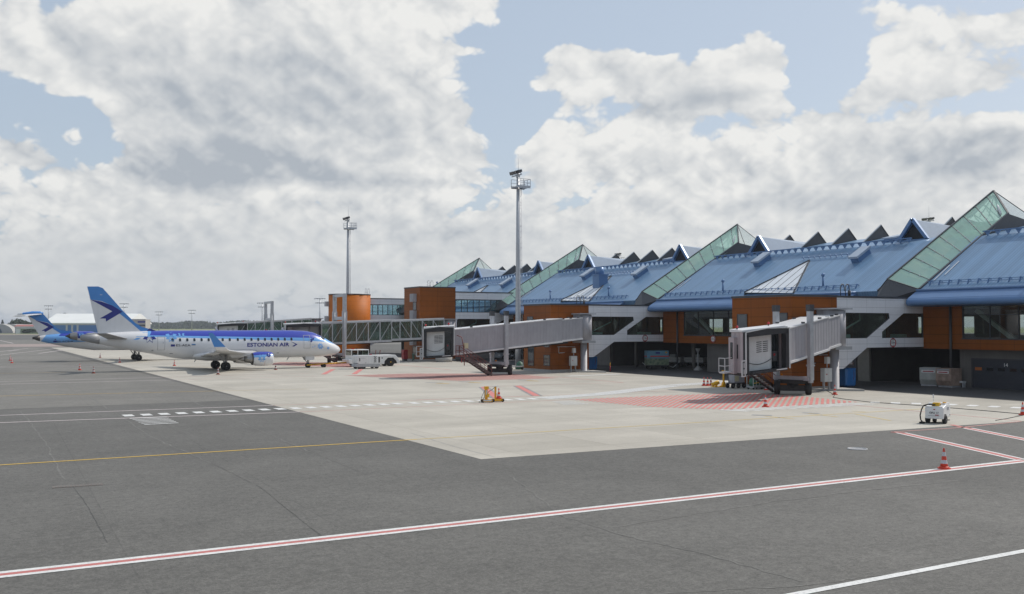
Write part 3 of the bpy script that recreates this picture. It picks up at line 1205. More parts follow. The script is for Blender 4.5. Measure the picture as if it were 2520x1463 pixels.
M['black'] = mat('dark_interior_black', (.02, .02, .022), .8, var=.2)  # shade inside the dormers put into a black colour
M['dormermetal'] = mat('dormer_sheet_metal', (.30, .36, .44), .75, 0, var=.08)
for k, Y in enumerate(GY):
    for j in (3, 4, 5, 6):
        if k < 3:
            tooth(Y + 36.5 * j / 8)
    if k < 3:
        dormer(Y + 5.4)
        tooth(Y + 36.5 * 1.0 / 8 + .2)
        dormer(Y + 27.2)
for Y in (GY[0] - 4.6 * 2, GY[0] - 4.6 * 3, GY[0] - 4.6 * 4, GY[0] - 4.6 * 5):
    tooth(Y)
dormer(GY[0] - 9.3)


# triangular roof glazing, roof hatches, vents
def tri_light(Y0):
    a, b, c = Vector((73.4, Y0 + 18.3, rz(73.4) + .34)), Vector((73.4, Y0 + 11.3, rz(73.4) + .08)), Vector((79.8, Y0 + 15.1, rz(79.8) + .06))
    lo = Vector((73.4, Y0 + 18.3, rz(73.4)))
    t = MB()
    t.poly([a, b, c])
    tl = t.build('triangular_roof_light', M['palereflect'], T)
    e = MB()
    e.beam(a, c, .12, .20, 0)
    e.poly([lo + Vector((0, .05, 0)), a + Vector((0, .05, 0)), c + Vector((0, .05, 0))])
    e.build('dark_edge', M['dark'], tl)
    s = MB()
    for i in range(1, 7):
        u = i / 7
        p = a.lerp(b, u)
        # glazing bars run up the slope until they meet the edge a-c or b-c
        d = (c - a.lerp(b, .55)).normalized()
        best = 0
        for q0, q1 in ((a, c), (b, c)):
            e1, nrm = q1 - q0, None
            den = d.x * e1.y - d.y * e1.x
            if abs(den) > 1e-6:
                tt = ((q0.x - p.x) * e1.y - (q0.y - p.y) * e1.x) / den
                ww = ((q0.x - p.x) * d.y - (q0.y - p.y) * d.x) / den
                if tt > .1 and -0.01 <= ww <= 1.01:
                    best = tt if not best else min(best, tt)
        q = p + d * best
        # lift to the plane
        n = (b - a).cross(c - a).normalized()
        q = q - n * ((q - a).dot(n))
        s.beam(p, q, .045, .045)
    s.beam(b, c, .14, .10)
    s.build('glazing_bars', M['dark'], tl)


M['palereflect'] = mat('glazing_pale_reflection', (.76, .78, .80), .3, .0, var=.08, vscale=.8)  # bright reflection put into an opaque pale colour
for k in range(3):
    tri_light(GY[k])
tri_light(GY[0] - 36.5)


def hatch_box(x, y, l=2.3, w=1.2, h=.75, pale=False):
    sl = math.atan((BZ - EZ) / (BX - EX)) if x < BX else math.atan((RZ - BZ) / (RX - BX))
    c, s_ = math.cos(sl), math.sin(sl)
    m = MB()

    def P(u, v, t):
        return (x + u * c - t * s_, y + v, rz(x) + u * s_ + t * c)
    m.hexa([P(-l / 2 + .15, -w / 2 + .12, -.05), P(l / 2 - .15, -w / 2 + .12, -.05), P(l / 2 - .15, w / 2 - .12, -.05), P(-l / 2 + .15, w / 2 - .12, -.05),
            P(-l / 2 + .15, -w / 2 + .12, h * .7), P(l / 2 - .15, -w / 2 + .12, h * .7), P(l / 2 - .15, w / 2 - .12, h * .7), P(-l / 2 + .15, w / 2 - .12, h * .7)], 0)
    m.hexa([P(-l / 2, -w / 2, h * .7), P(l / 2, -w / 2, h * .7), P(l / 2, w / 2, h * .7), P(-l / 2, w / 2, h * .7),
            P(-l / 2, -w / 2, h), P(l / 2, -w / 2, h), P(l / 2, w / 2, h), P(-l / 2, w / 2, h)], 1)
    m.build('roof_hatch', [M['roofplain'], M['hatchtop']], T)


M['hatchtop'] = mat('roof_hatch_lid', (.40, .46, .54), .35, .2, var=.08)
for k in range(4):
    if k < 3:
        hatch_box(80.3, GY[k] + 21.4 if k else GY[0] + 22.6)
        hatch_box(79.6, GY[k] + 8.0)
        hatch_box(85.6, GY[k] + 8.6, 2.6, 1.4, .5)
    else:
        pass
for k in range(-1, 3):
    for dy in (23.0, 8.5):
        v = MB()
        y = GY[0] + 36.5 * k + dy
        v.tube((74.6, y, rz(74.6)), (74.6, y, rz(74.6) + .95), .10, n=8)
        v.lathe([(.05, rz(74.6) + .95), (.17, rz(74.6) + 1.0), (.19, rz(74.6) + 1.15), (.08, rz(74.6) + 1.27)], (74.6, y, 0), n=10)
        v.build('vent_pipe', M['roofplain'], T)
v = MB()
v.box(76.6, 78.1, GY[1] + 13.6, GY[1] + 15.1, rz(76.6), rz(78.1) + 1.1)
v.tube((77.3, GY[1] + 14.4, rz(78.1) + 1.1), (77.3, GY[1] + 14.4, rz(78.1) + 2.1), .62, n=14)
v.box(76.5, 78.2, GY[1] + 13.5, GY[1] + 15.2, rz(78.1) + 1.0, rz(78.1) + 1.16)
v.build('chimney', M['roofplain'], T)


# upper-floor facade between the gates: orange cladding, long windows
def facade(ya, yb, wa, wb):
    """orange wall ya..yb at x 74.4; window from wa to wb."""
    m = MB()
    m.box(74.4, 74.7, ya, yb, 3.25, 4.16)
    m.box(74.4, 74.7, ya, wa, 4.16, 7.1)
    m.box(74.4, 74.7, wb, yb, 4.16, 7.1)
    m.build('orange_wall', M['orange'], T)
    w = MB()
    w.box(74.52, 74.55, wa, wb, 4.2, 7.1)
    wd = w.build('window', M['win'], T)
    f = MB()
    f.box(74.34, 74.75, wa - .02, wb + .02, 4.10, 4.2)
    n = max(2, round((wb - wa) / 2.6))
    for i in range(n + 1):
        y = wa + (wb - wa) * i / n
        e = .09 if i in (0, n) else .03
        f.box(74.46, 74.6, y - e, y + e, 4.2, 7.0)
    f.box(74.46, 74.6, wa, wb, 6.15, 6.2)
    f.build('window_frame', M['dark'], wd)
    p = MB()
    p.tube((74.28, yb - 2.8, .2), (74.28, yb - 2.8, 6.95), .11, n=8)
    p.build('drain_pipe', M['dark'], T)
    # inside: floor, ceiling, back wall with windows to the far side, benches, braces
    i_ = MB()
    i_.box(74.9, 98, ya, yb, 3.3, 3.5, 0)
    i_.box(74.9, 98, ya, yb, 7.15, 7.3, 1)
    i_.box(98, 98.3, ya, yb, 3.5, 4.4, 2)
    i_.box(98, 98.3, ya, yb, 6.3, 7.2, 2)
    y = ya
    q = 0
    while y < yb:
        i_.box(98, 98.3, y, min(y + (1.0 if q % 3 else 4.0), yb), 4.4, 6.3, 2)
        y += 4.2
        q += 1
    for q in range(5):
        y = wa + (wb - wa) * (q + .3) / 5
        i_.box(79.5, 80.3, y, y + 2.2, 3.5, 4.45, 3)
        i_.box(83.2, 83.5, y + .6, y + 2.6, 3.5, 6.9, 2)
    i_.build('departure_hall', [M['hallfloor'], M['hallceil'], M['hallwood'], M['hallseat']], T)
    b = MB()
    b.beam((76.0, wb - .3, 6.6), (76.0, wb - 4.4, 3.6), .35, .35)
    b.beam((76.0, wa + .3, 6.6), (76.0, wa + 4.4, 3.6), .35, .35)
    b.build('inner_brace', M['white'], T)
    l = MB()
    for q in range(int((yb - ya) / 4)):
        l.box(76.4, 76.5, ya + 2 + q * 4, ya + 3.6 + q * 4, 6.85, 6.95)
    l.build('light_fitting_row', M['lightgrey'], T)


M['hallfloor'] = mat('hall_floor', (.32, .27, .21), .4)
M['hallceil'] = mat('hall_ceiling', (.60, .60, .57), .7)
M['hallwood'] = mat('hall_wood_panels', (.26, .125, .055), .5, var=.3, vscale=1.2)
M['hallseat'] = mat('hall_seating', (.35, .36, .36), .5, var=.3)
facade(YN, GY[0] - 3.1, YN + 4, 52.7)
for k in range(3):
    ya, yb = GY[k] + 3.1, GY[k + 1] - 3.1
    facade(ya, yb, ya + 3.8, yb - 3.8)
    bb = MB()
MB().box(74.4, 74.7, GY[3] + 3.1, YF, 3.25, 8.3).build('orange_wall', M['orange'], T)
# ground floor: walls with garage doors, open undercroft at the gates
GW = [(YN, 53.5), (63.2, 86.0), (105.2, 124.0), (138.5, 162.0)]
for a, b in GW:
    MB().box(75.2, 75.5, a, b, 0, 3.25).build('ground_floor_wall', M['greywall'], T)


def garage_door(y0, y1, num=None, stickers=False):
    d = MB()
    d.box(75.12, 75.2, y0, y1, 0.02, 2.4)
    for i in range(1, 4):
        d.box(75.10, 75.12, y0, y1, 2.4 * i / 4 - .01, 2.4 * i / 4 + .01)
    dr = d.build('garage_door', M['door'], T)
    n = int((y1 - y0) / .95)
    for i in range(n):
        c = y0 + (i + .5) * (y1 - y0) / n
        MB().box(75.07, 75.12, c - .3, c + .3, 1.5, 1.75).build('door_window', M['darkglass'] if i != n - 1 else M['ambernotice'], dr)
    f = MB()
    f.box(75.05, 75.2, y0 - .12, y0, 0, 2.52)
    f.box(75.05, 75.2, y1, y1 + .12, 0, 2.52)
    f.box(75.05, 75.2, y0, y1, 2.4, 2.52)
    f.build('door_frame', M['dark'], dr)
    if num:
        text(num, .42, (75.05, (y0 + y1) / 2 + .1, 2.0), 'x', M['white'], 'door_number', dr)
    if stickers:
        for c in (y0 + .55, y0 + 1.35):
            MB().box(75.06, 75.1, c - .17, c + .17, 1.55, 1.9).build('door_notice', M['notice'], dr)


def text(s, size, loc, face, m, name, parent, off=True, warp=None, ext=.004, bold=0.0, shear=0.0):
    """Lettering as a mesh. face 'x': reads on a wall facing -X, 'y': facing -Y."""
    c = bpy.data.curves.new(name, 'FONT')
    c.body = s
    c.size = size
    c.align_x = 'CENTER'
    c.align_y = 'CENTER'
    c.extrude = ext
    c.offset = bold
    c.shear = shear
    c.resolution_u = 3
    o = bpy.data.objects.new(name, c)
    COL.objects.link(o)
    bpy.context.view_layer.update()
    me = bpy.data.meshes.new_from_object(o.evaluated_get(bpy.context.evaluated_depsgraph_get()))
    bpy.data.objects.remove(o)
    bpy.data.curves.remove(c)
    lx, ly, lz = loc
    for v in me.vertices:
        x, y, z = v.co
        if warp:
            v.co = warp(x, y, z)
        elif face == 'y':
            v.co = (lx + x, ly - z, lz + y)
        else:
            v.co = (lx - z, ly - x, lz + y)
        if parent.name in WORLD_OF:
            v.co = v.co - WORLD_OF[parent.name]
    me.materials.clear()
    me.materials.append(m)
    ob = bpy.data.objects.new(name, me)
    COL.objects.link(ob)
    ob.parent = parent
    return ob


M['door'] = mat('dark_blue_grey_door', (.030, .034, .045), .5, var=.15)
M['ambernotice'] = mat('amber_notice', (.38, .10, .008), .5)
M['notice'] = mat('paper_notice', (.55, .5, .48), .6, var=.4, vscale=9)
garage_door(46.0, 52.2, '14')
garage_door(38.0, 44.4, '15')
garage_door(64.6, 68.6, None, True)
garage_door(69.6, 73.6)
garage_door(77, 81)
MB().box(75.0, 75.19, 62.9, 64.3, 0, 3.24).build('pier', M['piermat'] if 'piermat' in M else mat('light_stone_pier', (.20, .19, .165), .8), T)
u = MB()
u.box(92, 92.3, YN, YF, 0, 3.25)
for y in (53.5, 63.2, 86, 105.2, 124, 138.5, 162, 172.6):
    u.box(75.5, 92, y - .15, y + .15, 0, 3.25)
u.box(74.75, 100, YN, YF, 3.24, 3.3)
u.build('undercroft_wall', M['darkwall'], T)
for y in (89.3, 100.5, 128.5, 134.6):
    MB().tube((76.0, y, 0), (76.0, y, 3.24), .22, n=12).build('column', M['greywall'], T)
m = MB()
m.box(76.5, 76.8, 106.0, 112.5, 0, 3.2)
m.box(76.45, 76.5, 108.2, 109.6, 0.02, 2.3, 1)
m.build('service_wall', [M['lightgrey'], M['door']], T)
# far ends and landside
e = MB()
e.prism([(74.4, 0), (74.4, 7.0), (EX + .4, EZ - .5), (BX, BZ - .45), (RX, RZ - .45), (105.8, 8.0), (105.8, 0)], YF - .4, YF - .1)
e.prism([(74.4, 0), (74.4, 7.0), (EX + .4, EZ - .5), (BX, BZ - .45), (RX, RZ - .45), (105.8, 8.0), (105.8, 0)], YN + .1, YN + .4)
e.box(105.4, 105.8, YN, YF, 0, 3.4)
e.box(105.4, 105.8, YN, YF, 6.6, 8.0)
e.build('end_wall', M['greywall'], T)


# gate corridors: white bridges with slanted windows from the hall to the orange tower
def corridor(Y, x0, x1, tall):
    yn, yf = Y - 3.1, Y + 2.9
    s = (x1 - x0) / 10.9

    def X(v):
        return x0 + (v - 63.5) * s
    w = MB()
    t0, t1 = yn, yn + .25
    top = 6.9 if tall else 7.62
    w.prism([(X(63.5), 6.35), (X(74.4), 6.35), (X(74.4), top), (X(63.5), top)], t0, t1)
    w.prism([(X(63.5), 1.67), (X(64.2), 1.67), (X(67.1), 3.4), (X(74.4), 3.4), (X(74.4), 4.2), (X(63.5), 4.2)], t0, t1)
    w.prism([(X(63.5), 4.2), (X(63.7), 4.2), (X(63.7), 6.35), (X(63.5), 6.35)], t0, t1)
    w.prism([(X(69.9), 6.35), (X(70.0), 5.9), (X(67.1), 4.2), (X(69.0), 4.2), (X(69.0), 4.75), (X(71.8), 6.35)], t0, t1)
    if tall:
        w.prism([(x0, 9.34), (x1, 9.34), (x1, 10.35), (x0, 10.35)], t0, t1)
        w.prism([(x0, 6.9), (x1, 6.9), (x1, 7.33), (x0, 7.33)], t0, t1)
    w.build('white_corridor_wall', M['panelwhite'], T)
    k = MB()
    zt = 10.35 if tall else 7.62
    k.box(x0, x1, yn - .06, yf + .06, zt, zt + .16)
    k.build('coping', M['dark'], T)
    b = MB()
    b.box(x0, x1 + .3, yn + .26, yf, 3.42, 3.6, 0)
    b.box(x0, x1 + .3, yf - .25, yf, 3.6, 7.33 if tall else zt, 1)
    if tall:
        b.box(x0, x1 + .3, yf - .25, yf, 9.34, zt, 1)
        for q in range(6):
            xq = x0 + (x1 - x0) * q / 5
            b.box(xq - .05, xq + .05, yf - .2, yf - .1, 7.33, 9.34, 2)
    b.box(x0, x1 + .3, yn + .26, yf - .26, 6.5, 6.7, 2)
    b.box(x0 + 1.4, x0 + 1.6, yn + 1.2, yf - .3, 3.6, 6.5, 1)
    b.box(x1 - 2.4, x1 - 2.2, yn + 2.2, yf - .3, 3.6, 6.5, 3)
    if tall:
        b.box(x0, x1 + .3, yn + .26, yf - .26, 6.9, 7.1, 0)
    b.build('corridor_inside', [M['hallfloor'], M['hallwood'], M['hallceil'], M['hallseat']], T)
    h = MB()
    h.beam((X(64.4), yn + 1.0, 4.5), (X(67.4), yn + 1.0, 5.75), .09, .12)
    h.beam((X(67.4), yn + 1.0, 5.75), (X(67.4), yn + 1.0, 6.5), .07, .07)
    h.box(X(64.3), X(66.0), yn + .8, yn + .85, 4.2, 4.52)
    h.box(X(71.1), X(73.2), yn + .8, yn + .85, 4.2, 4.52)
    h.build('handrail', M['palegreen'], T)
    for pts in ([(63.7, 4.2), (67.1, 4.2), (70.0, 5.9), (69.9, 6.35), (63.7, 6.35)], [(69.0, 4.2), (74.4, 4.2), (74.4, 6.35), (71.8, 6.35), (69.0, 4.75)]):
        pp = [(X(a), c) for a, c in pts]
        g = MB()
        g.prism(pp, yn + .12, yn + .14)
        wd = g.build('window', M['win'], T)
        f = MB()
        for i in range(len(pp)):
            a, c = pp[i], pp[(i + 1) % len(pp)]
            f.beam((a[0], yn + .1, a[1]), (c[0], yn + .1, c[1]), .16, .07, 0, (0, 0, 1))
        f.build('window_frame', M['dark'], wd)
    if tall:
        g = MB()
        g.box(x0 + .02, x1 - .02, yn + .12, yn + .14, 7.33, 9.34)
        gd = g.build('gallery_window', M['gallery'], T)
        f = MB()
        n = 11
        for i in range(n + 1):
            x = x0 + (x1 - x0) * i / n
            f.box(x - .045, x + .045, yn + .08, yn + .2, 7.33, 9.34)
        f.box(x0, x1, yn + .08, yn + .2, 9.22, 9.34)
        f.box(x0, x1, yn + .08, yn + .2, 7.33, 7.42)
        f.build('window_frame', M['dark'], gd)
        i_ = MB()
        i_.box(x0 + .3, x1 - .3, yn + 1.4, yn + 1.45, 7.9, 8.0)
        i_.build('handrail', M['palegreen'], T)


M['palegreen'] = mat('pale_green_glass_edge', (.50, .66, .60), .3, var=.1)
corridor(GY[0], 63.5, 74.4, False)
corridor(GY[1], 63.5, 74.4, False)
corridor(GY[2] + 2.2, 65.6, 76.8, True)
corridor(GY[3] + 4.0, 66.4, 77.5, True)


# orange gate towers
def tower(x0, x1, y0, y1, h):
    m = MB()
    m.box(x0, x1, y0, y1, .30, h)
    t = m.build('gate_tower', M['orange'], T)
    MB().box(x0 - .05, x1 + .02, y0 - .05, y1 + .05, h, h + .18).build('coping', M['dark'], t)
    MB().box(x0 - .02, x1 + .02, y0 - .02, y1 + .02, 0, .30).build('plinth', M['concretebit'], t)
    return t


def face_window(t, x, ya, yb, za, zb, m='win', frame=True):
    g = MB()
    g.box(x - .03, x, ya, yb, za, zb)
    w = g.build('window', M[m], t)
    if frame:
        f = MB()
        for a, b, c, d in ((ya - .06, ya, za - .06, zb + .06), (yb, yb + .06, za - .06, zb + .06), (ya, yb, za - .06, za), (ya, yb, zb, zb + .06)):
            f.box(x - .06, x, a, b, c, d)
        f.build('window_frame', M['dark'], w)


M['mirrorwin'] = mat('reflecting_dark_window', (.05, .055, .06), .04, var=.05, spec=1.0)
t1 = tower(58.3, 63.5, GY[0] - 3.1, GY[0] + 3.8, 7.62)
face_window(t1, 58.3, 61.6, 62.7, 4.3, 6.2, 'mirrorwin')
face_window(t1, 58.3, 57.0, 58.2, 5.4, 6.25, 'mirrorwin')
face_window(t1, 58.3, 60.6, 61.4, .8, 2.6, 'mirrorwin')
t2 = tower(58.3, 63.5, GY[1] - 3.1, GY[1] + 2.9, 7.62)
face_window(t2, 58.3, 96.7, 97.9, .7, 2.9, 'mirrorwin')
face_window(t2, 58.3, 93.2, 94.4, .8, 1.9, 'mirrorwin')
face_window(t2, 58.3, 93.3, 94.4, 2.9, 3.9, 'mirrorwin')
face_window(t2, 58.3, 96.9, 98.1, 5.6, 6.3, 'mirrorwin')
t3 = tower(59.7, 65.6, GY[2] - .8, GY[2] + 5.0, 11.0)
for za, zb in ((8.9, 10.1), (5.3, 7.6), (2.4, 3.2)):
    g = MB()
    g.box(59.15, 59.7, 133.0, 134.3, za, zb)
    for q in range(int((zb - za) / .16)):
        g.box(59.11, 59.15, 133.05, 134.25, za + .03 + q * .16, za + .11 + q * .16)
    g.build('ventilation_box', M['bridge'], t3)
face_window(t3, 59.7, 133.1, 134.2, 7.7, 8.8, 'mirrorwin')
face_window(t3, 59.7, 133.0, 134.2, .9, 2.2, 'mirrorwin')
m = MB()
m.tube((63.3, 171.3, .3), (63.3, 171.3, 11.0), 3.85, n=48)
t4 = m.build('round_gate_tower', M['orangesunlit'], T)
m = MB()
m.tube((63.3, 171.3, 11.0), (63.3, 171.3, 11.18), 3.9, n=48)
m.build('coping', M['dark'], t4)
for za, zb in ((8.9, 9.8), (6.2, 7.1)):
    MB().box(58.9, 59.6, 171.6, 172.6, za, zb).build('ventilation_box', M['bridge'], t4)
# roof ladders with hoops, small roof antennas
for x, y, z in ((65.2, 168.3, 11.1), (62.2, 134.6, 11.1)):
    l = MB()
    for dx in (0, .55):
        pts = [Vector((x + dx, y, z - .4))] + [Vector((x + dx, y - .45 + .45 * math.cos(a), z + .75 + .35 * math.sin(a))) for a in (0, .8, 1.57, 2.3, 3.14)] + [Vector((x + dx, y - .9, z + .1))]
        l.path(pts, .035, n=5)
    for q in range(4):
        l.tube((x, y, z - .2 + q * .28), (x + .55, y, z - .2 + q * .28), .022, n=5)
    l.build('roof_ladder', M['steel'], T)
for X_, Y_ in ((64.4, 56.9), (62.2, 93.6)):
    l = MB()
    for dx in (0, .6):
        l.path([Vector((X_ + dx, Y_, 7.7)), Vector((X_ + dx, Y_, 8.5)), Vector((X_ + dx + .12, Y_, 8.75)), Vector((X_ + dx + .35, Y_, 8.75)), Vector((X_ + dx + .45, Y_, 8.5)), Vector((X_ + dx + .45, Y_, 8.2))], .04, n=6)
    l.tube((X_ + 1.05, Y_, 7.8), (X_ + 1.05, Y_, 8.25), .12, n=8)
    l.build('roof_vent_hoop', M['dark'], T)


# round height-limit signs on the facade
def height_sign(loc, face, label):
    t = thing('height_limit_sign', label, 'sign', loc, group='round height limit signs on the terminal')
    ax = 'y' if face == 'y' else 'x'
    m = MB()
    m.lathe([(.40, -.02), (.40, .02)], axis=ax, n=28, m=0)
    m.build('plate', M['white'], t)
    m = MB()
    prof = [(.40, -.035), (.40, -.021), (.31, -.021), (.31, -.035)]
    m.lathe(prof + prof[:1], axis=ax, n=28, caps=False)
    m.build('red_ring', M['red'], t)
    text('3.8m', .27, (0, -.034, 0) if face == 'y' else (-.034, 0, 0), face, M['dark'], 'lettering', t)
    a = MB()
    for sg in (1, -1):
        tri = [(-.09, sg * .27), (.09, sg * .27), (0, sg * .17)]
        if face == 'y':
            a.prism(tri, -.03, -.022, 'y')
        else:
            a.prism(tri, -.03, -.022, 'x')
    a.build('arrow_mark', M['dark'], t)


height_sign((70.3, GY[0] - 3.14, 3.80), 'y', 'round height limit sign on the white corridor right of the nearest orange tower')
height_sign((74.34, 84.0, 3.78), 'x', 'round height limit sign on the orange wall below the hall window')
height_sign((71.6, GY[1] - 3.14, 3.80), 'y', 'round height limit sign on the white corridor of the second gate, above the baggage cart')


# ---------------------------------------------------------------- passenger boarding bridges
def wheel(mb_t, mb_h, c, r, w, ax='y', n=20):
    """tyre into mb_t and hub into mb_h; ax is the axle direction."""
    mb_t.lathe([(r * .55, -w / 2), (r * .9, -w / 2), (r, -w * .32), (r, w * .32), (r * .9, w / 2), (r * .55, w / 2)], c, ax, n)
    mb_h.lathe([(r * .55, -w / 2 - .004), (r * .5, -w * .3), (r * .16, -w * .34), (r * .14, -w * .55), (.01, -w * .56)], c, ax, n, caps=False)
    mb_h.lathe([(r * .55, w / 2 + .004), (r * .5, w * .3), (r * .16, w * .34), (r * .14, w * .55), (.01, w * .56)], c, ax, n, caps=False)


M['stairdark'] = mat('dirty_stair_metal', (.09, .065, .062), .6, .2, var=.25)


def stair(par, a, b, width, m, mt):
    """Metal stair from a (top) to b (bottom): stringers, treads, railings, two castors."""
    a, b = Vector(a), Vector(b)
    d = b - a
    hd = Vector((d.x, d.y, 0)).normalized()
    sd_ = Vector((-hd.y, hd.x, 0)) * (width / 2)
    s = MB()
    for g in (-1, 1):
        s.beam(a + sd_ * g, b + sd_ * g, .06, .24)
    n = 12
    for i in range(1, n):
        c = a.lerp(b, i / n) + Vector((0, 0, .06))
        s.beam(c - sd_, c + sd_, .24, .035, 1, (0, 0, 1))
    st = s.build('stair', [M['stairdark'], mt], par)
    r = MB()
    for g in (-1, 1):
        o = sd_ * g
        for h in (.5, .95):
            r.beam(a + o + Vector((0, 0, h)), b + o + Vector((0, 0, h)), .045)
        for i in range(5):
            c = a.lerp(b, i / 4) + o
            r.beam(c, c + Vector((0, 0, .95)), .04)
    r.build('railing', m, st)
    w = MB()
    for g in (-1, 1):
        w.tube(b + sd_ * g * .8 + Vector((0, 0, -.12)), b + sd_ * g * .8 + Vector((.0, 0, .15)), .03, n=6)
        w.tube(b + sd_ * g * .8 + Vector((0, -.03, -.06)), b + sd_ * g * .8 + Vector((0, .03, -.06)), .1, n=10)
    w.build('castor', M['undercar'], st)
    return st


def jetbridge(label, rot, bog, cabx, caby, hr, hc, secs, glassy, posts, post_top, cabw=3.3, group=None, stairs=None, cabmat='pinkgrey', turn=0.0, shut=True):
    """rot: rotunda (x,y); bog: bogie (x,y); cab front between cabx, facing -Y at caby;
    hr/hc: floor height at the rotunda / at the cab."""
    J = thing('boarding_bridge', label, 'boarding bridge', (rot[0], rot[1], 0), group=group or 'passenger boarding bridges at the gates', world=True)
    r0 = Vector((rot[0], rot[1], 0))
    cc = Vector(((cabx[0] + cabx[1]) / 2, caby + 1.9, 0))
    u = (cc - r0)
    LEN = u.length
    u.normalize()
    v = Vector((-u.y, u.x, 0))

    def P(t, s, z):
        """t metres from the rotunda, s sideways, z above the sloping floor."""
        return r0 + u * t + v * s + Vector((0, 0, hr + (hc - hr) * t / LEN + z))
    # rotunda and column
    m = MB()
    m.tube((rot[0], rot[1], hr - .35), (rot[0], rot[1], hr + 2.55), .92, n=24)
    m.box(rot[0] - .85, rot[0] + .85, rot[1] - .3, rot[1] + 1.15, hr - .2, hr + 2.6)
    ro = m.build('rotunda', M['bridge'], J)
    m = MB()
    m.box(rot[0] - 1.1, rot[0] + 1.0, rot[1] - 1.05, rot[1] + 1.15, hr + 2.62, hr + 2.74)
    m.box(rot[0] - .95, rot[0] + .95, rot[1] - 1.0, rot[1] + 1.15, hr - .62, hr - .36)
    m.build('rotunda_cap', M['steel'], ro)
    m = MB()
    m.lathe([(.46, 0), (.46, .12), (.38, .14), (.38, hr - .6)], (rot[0], rot[1], 0), n=20)
    m.build('column', M['bridge'], J)
    # tunnel sections: (t0, t1, width, height, dz)
    for k, (t0, t1, w, h, dz) in enumerate(secs):
        if not glassy:
            m = MB()
            m.hexa([P(t0, -w / 2, dz), P(t1, -w / 2, dz), P(t1, w / 2, dz), P(t0, w / 2, dz),
                    P(t0, -w / 2, dz + h), P(t1, -w / 2, dz + h), P(t1, w / 2, dz + h), P(t0, w / 2, dz + h)])
            n = int((t1 - t0) / .42)
            for i in range(n + 1):     # ribs of the sheet
                t = t0 + (t1 - t0) * i / max(n, 1)
                for s in (-1, 1):
                    m.beam(P(t, s * w / 2, dz + .1), P(t, s * w / 2, dz + h - .1), .022, .014, 0, u)
            tn = m.build('tunnel_section', M['bridge'], J)
            m = MB()
            m.hexa([P(t0, -w / 2 - .06, dz + h), P(t1, -w / 2 - .06, dz + h), P(t1, w / 2 + .06, dz + h), P(t0, w / 2 + .06, dz + h),
                    P(t0, -w / 2 - .06, dz + h + .09), P(t1, -w / 2 - .06, dz + h + .09), P(t1, w / 2 + .06, dz + h + .09), P(t0, w / 2 + .06, dz + h + .09)])
            m.build('tunnel_roof', M['bridgeroof'], tn)
            for s in (-1, 1):
                MB().beam(P(t0, s * (w / 2 + .03), dz - .06), P(t1, s * (w / 2 + .03), dz - .06), .14, .16).build('sill_rail', M['bridgeroof'], tn)
            for i in range(3):
                t = t0 + (t1 - t0) * (i + .5) / 3
                for s in (-1, 1):
                    c = P(t, s * (w / 2 - .1), dz + h + .09)
                    MB().box(c.x - .12, c.x + .12, c.y - .08, c.y + .08, c.z, c.z + .12).build('roof_clip', M['dark'], tn)
        else:
            m = MB()
            for s in (-1, 1):
                m.poly([P(t0, s * w / 2, dz + .15), P(t1, s * w / 2, dz + .15), P(t1, s * w / 2, dz + h - .15), P(t0, s * w / 2, dz + h - .15)])
            tn = m.build('tunnel_glazing', M['bridgeglass'], J)
            m = MB()
            n = max(2, round((t1 - t0) / 1.75))
            for s in (-1, 1):
                o = s * (w / 2 + .03)
                m.beam(P(t0, o, dz + .02), P(t1, o, dz + .02), .12, .30)
                m.beam(P(t0, o, dz + h - .02), P(t1, o, dz + h - .02), .12, .30)
                for i in range(n + 1):
                    a = t0 + (t1 - t0) * i / n
                    m.beam(P(a, o, dz), P(a, o, dz + h), .09, .12, 0, u)
                    if i < n:
                        b = t0 + (t1 - t0) * (i + 1) / n
                        z0, z1 = (dz + h - .1, dz + .1) if k == 0 else (dz + .1, dz + h - .1)
                        m.beam(P(a, o, z1), P(b, o, z0), .07, .07)
            m.build('tunnel_frame', M['steel'], tn)
            m = MB()
            m.hexa([P(t0, -w / 2 - .1, dz + h), P(t1, -w / 2 - .1, dz + h), P(t1, w / 2 + .1, dz + h), P(t0, w / 2 + .1, dz + h),
                    P(t0, -w / 2 - .1, dz + h + .16), P(t1, -w / 2 - .1, dz + h + .16), P(t1, w / 2 + .1, dz + h + .16), P(t0, w / 2 + .1, dz + h + .16)])
            m.build('tunnel_roof', M['bridgeroof'], tn)
            m = MB()
            m.hexa([P(t0, -w / 2, dz - .12), P(t1, -w / 2, dz - .12), P(t1, w / 2, dz - .12), P(t0, w / 2, dz - .12),
                    P(t0, -w / 2, dz), P(t1, -w / 2, dz), P(t1, w / 2, dz), P(t0, w / 2, dz)])
            m.build('tunnel_floor', M['darkwall'], tn)
    # lift columns, bogie, wheels
    b = Vector((bog[0], bog[1], 0))
    tb = (b - r0).dot(u)
    wd = posts['w']
    pn, pf = r0 + u * tb - v * (wd / 2), r0 + u * tb + v * (wd / 2)
    for p in (pn, pf):
        m = MB()
        if posts['style'] == 'posts':
            m.box(p.x - .19, p.x + .19, p.y - .17, p.y + .17, 1.15, post_top - .5)
            m.box(p.x - .15, p.x + .15, p.y - .13, p.y + .13, .95, 1.2)
            m.box(p.x - .24, p.x + .24, p.y - .22, p.y + .22, 2.2, 2.32)
        else:
            m.box(p.x - .24, p.x + .24, p.y - .2, p.y + .2, 1.0, post_top)
            m.box(p.x - .30, p.x + .30, p.y - .26, p.y + .26, hc + 3.1, hc + 4.6)
            m.tube((p.x - .1, p.y - .3, 1.0), (p.x - .1, p.y - .3, post_top - 2.6), .06, n=6)
        lc = m.build('lift_column', M['steel'], J)
        if posts['style'] == 'posts':
            MB().box(p.x - .23, p.x + .23, p.y - .21, p.y + .21, post_top - .5, post_top).build('column_cap', M['dark'], lc)
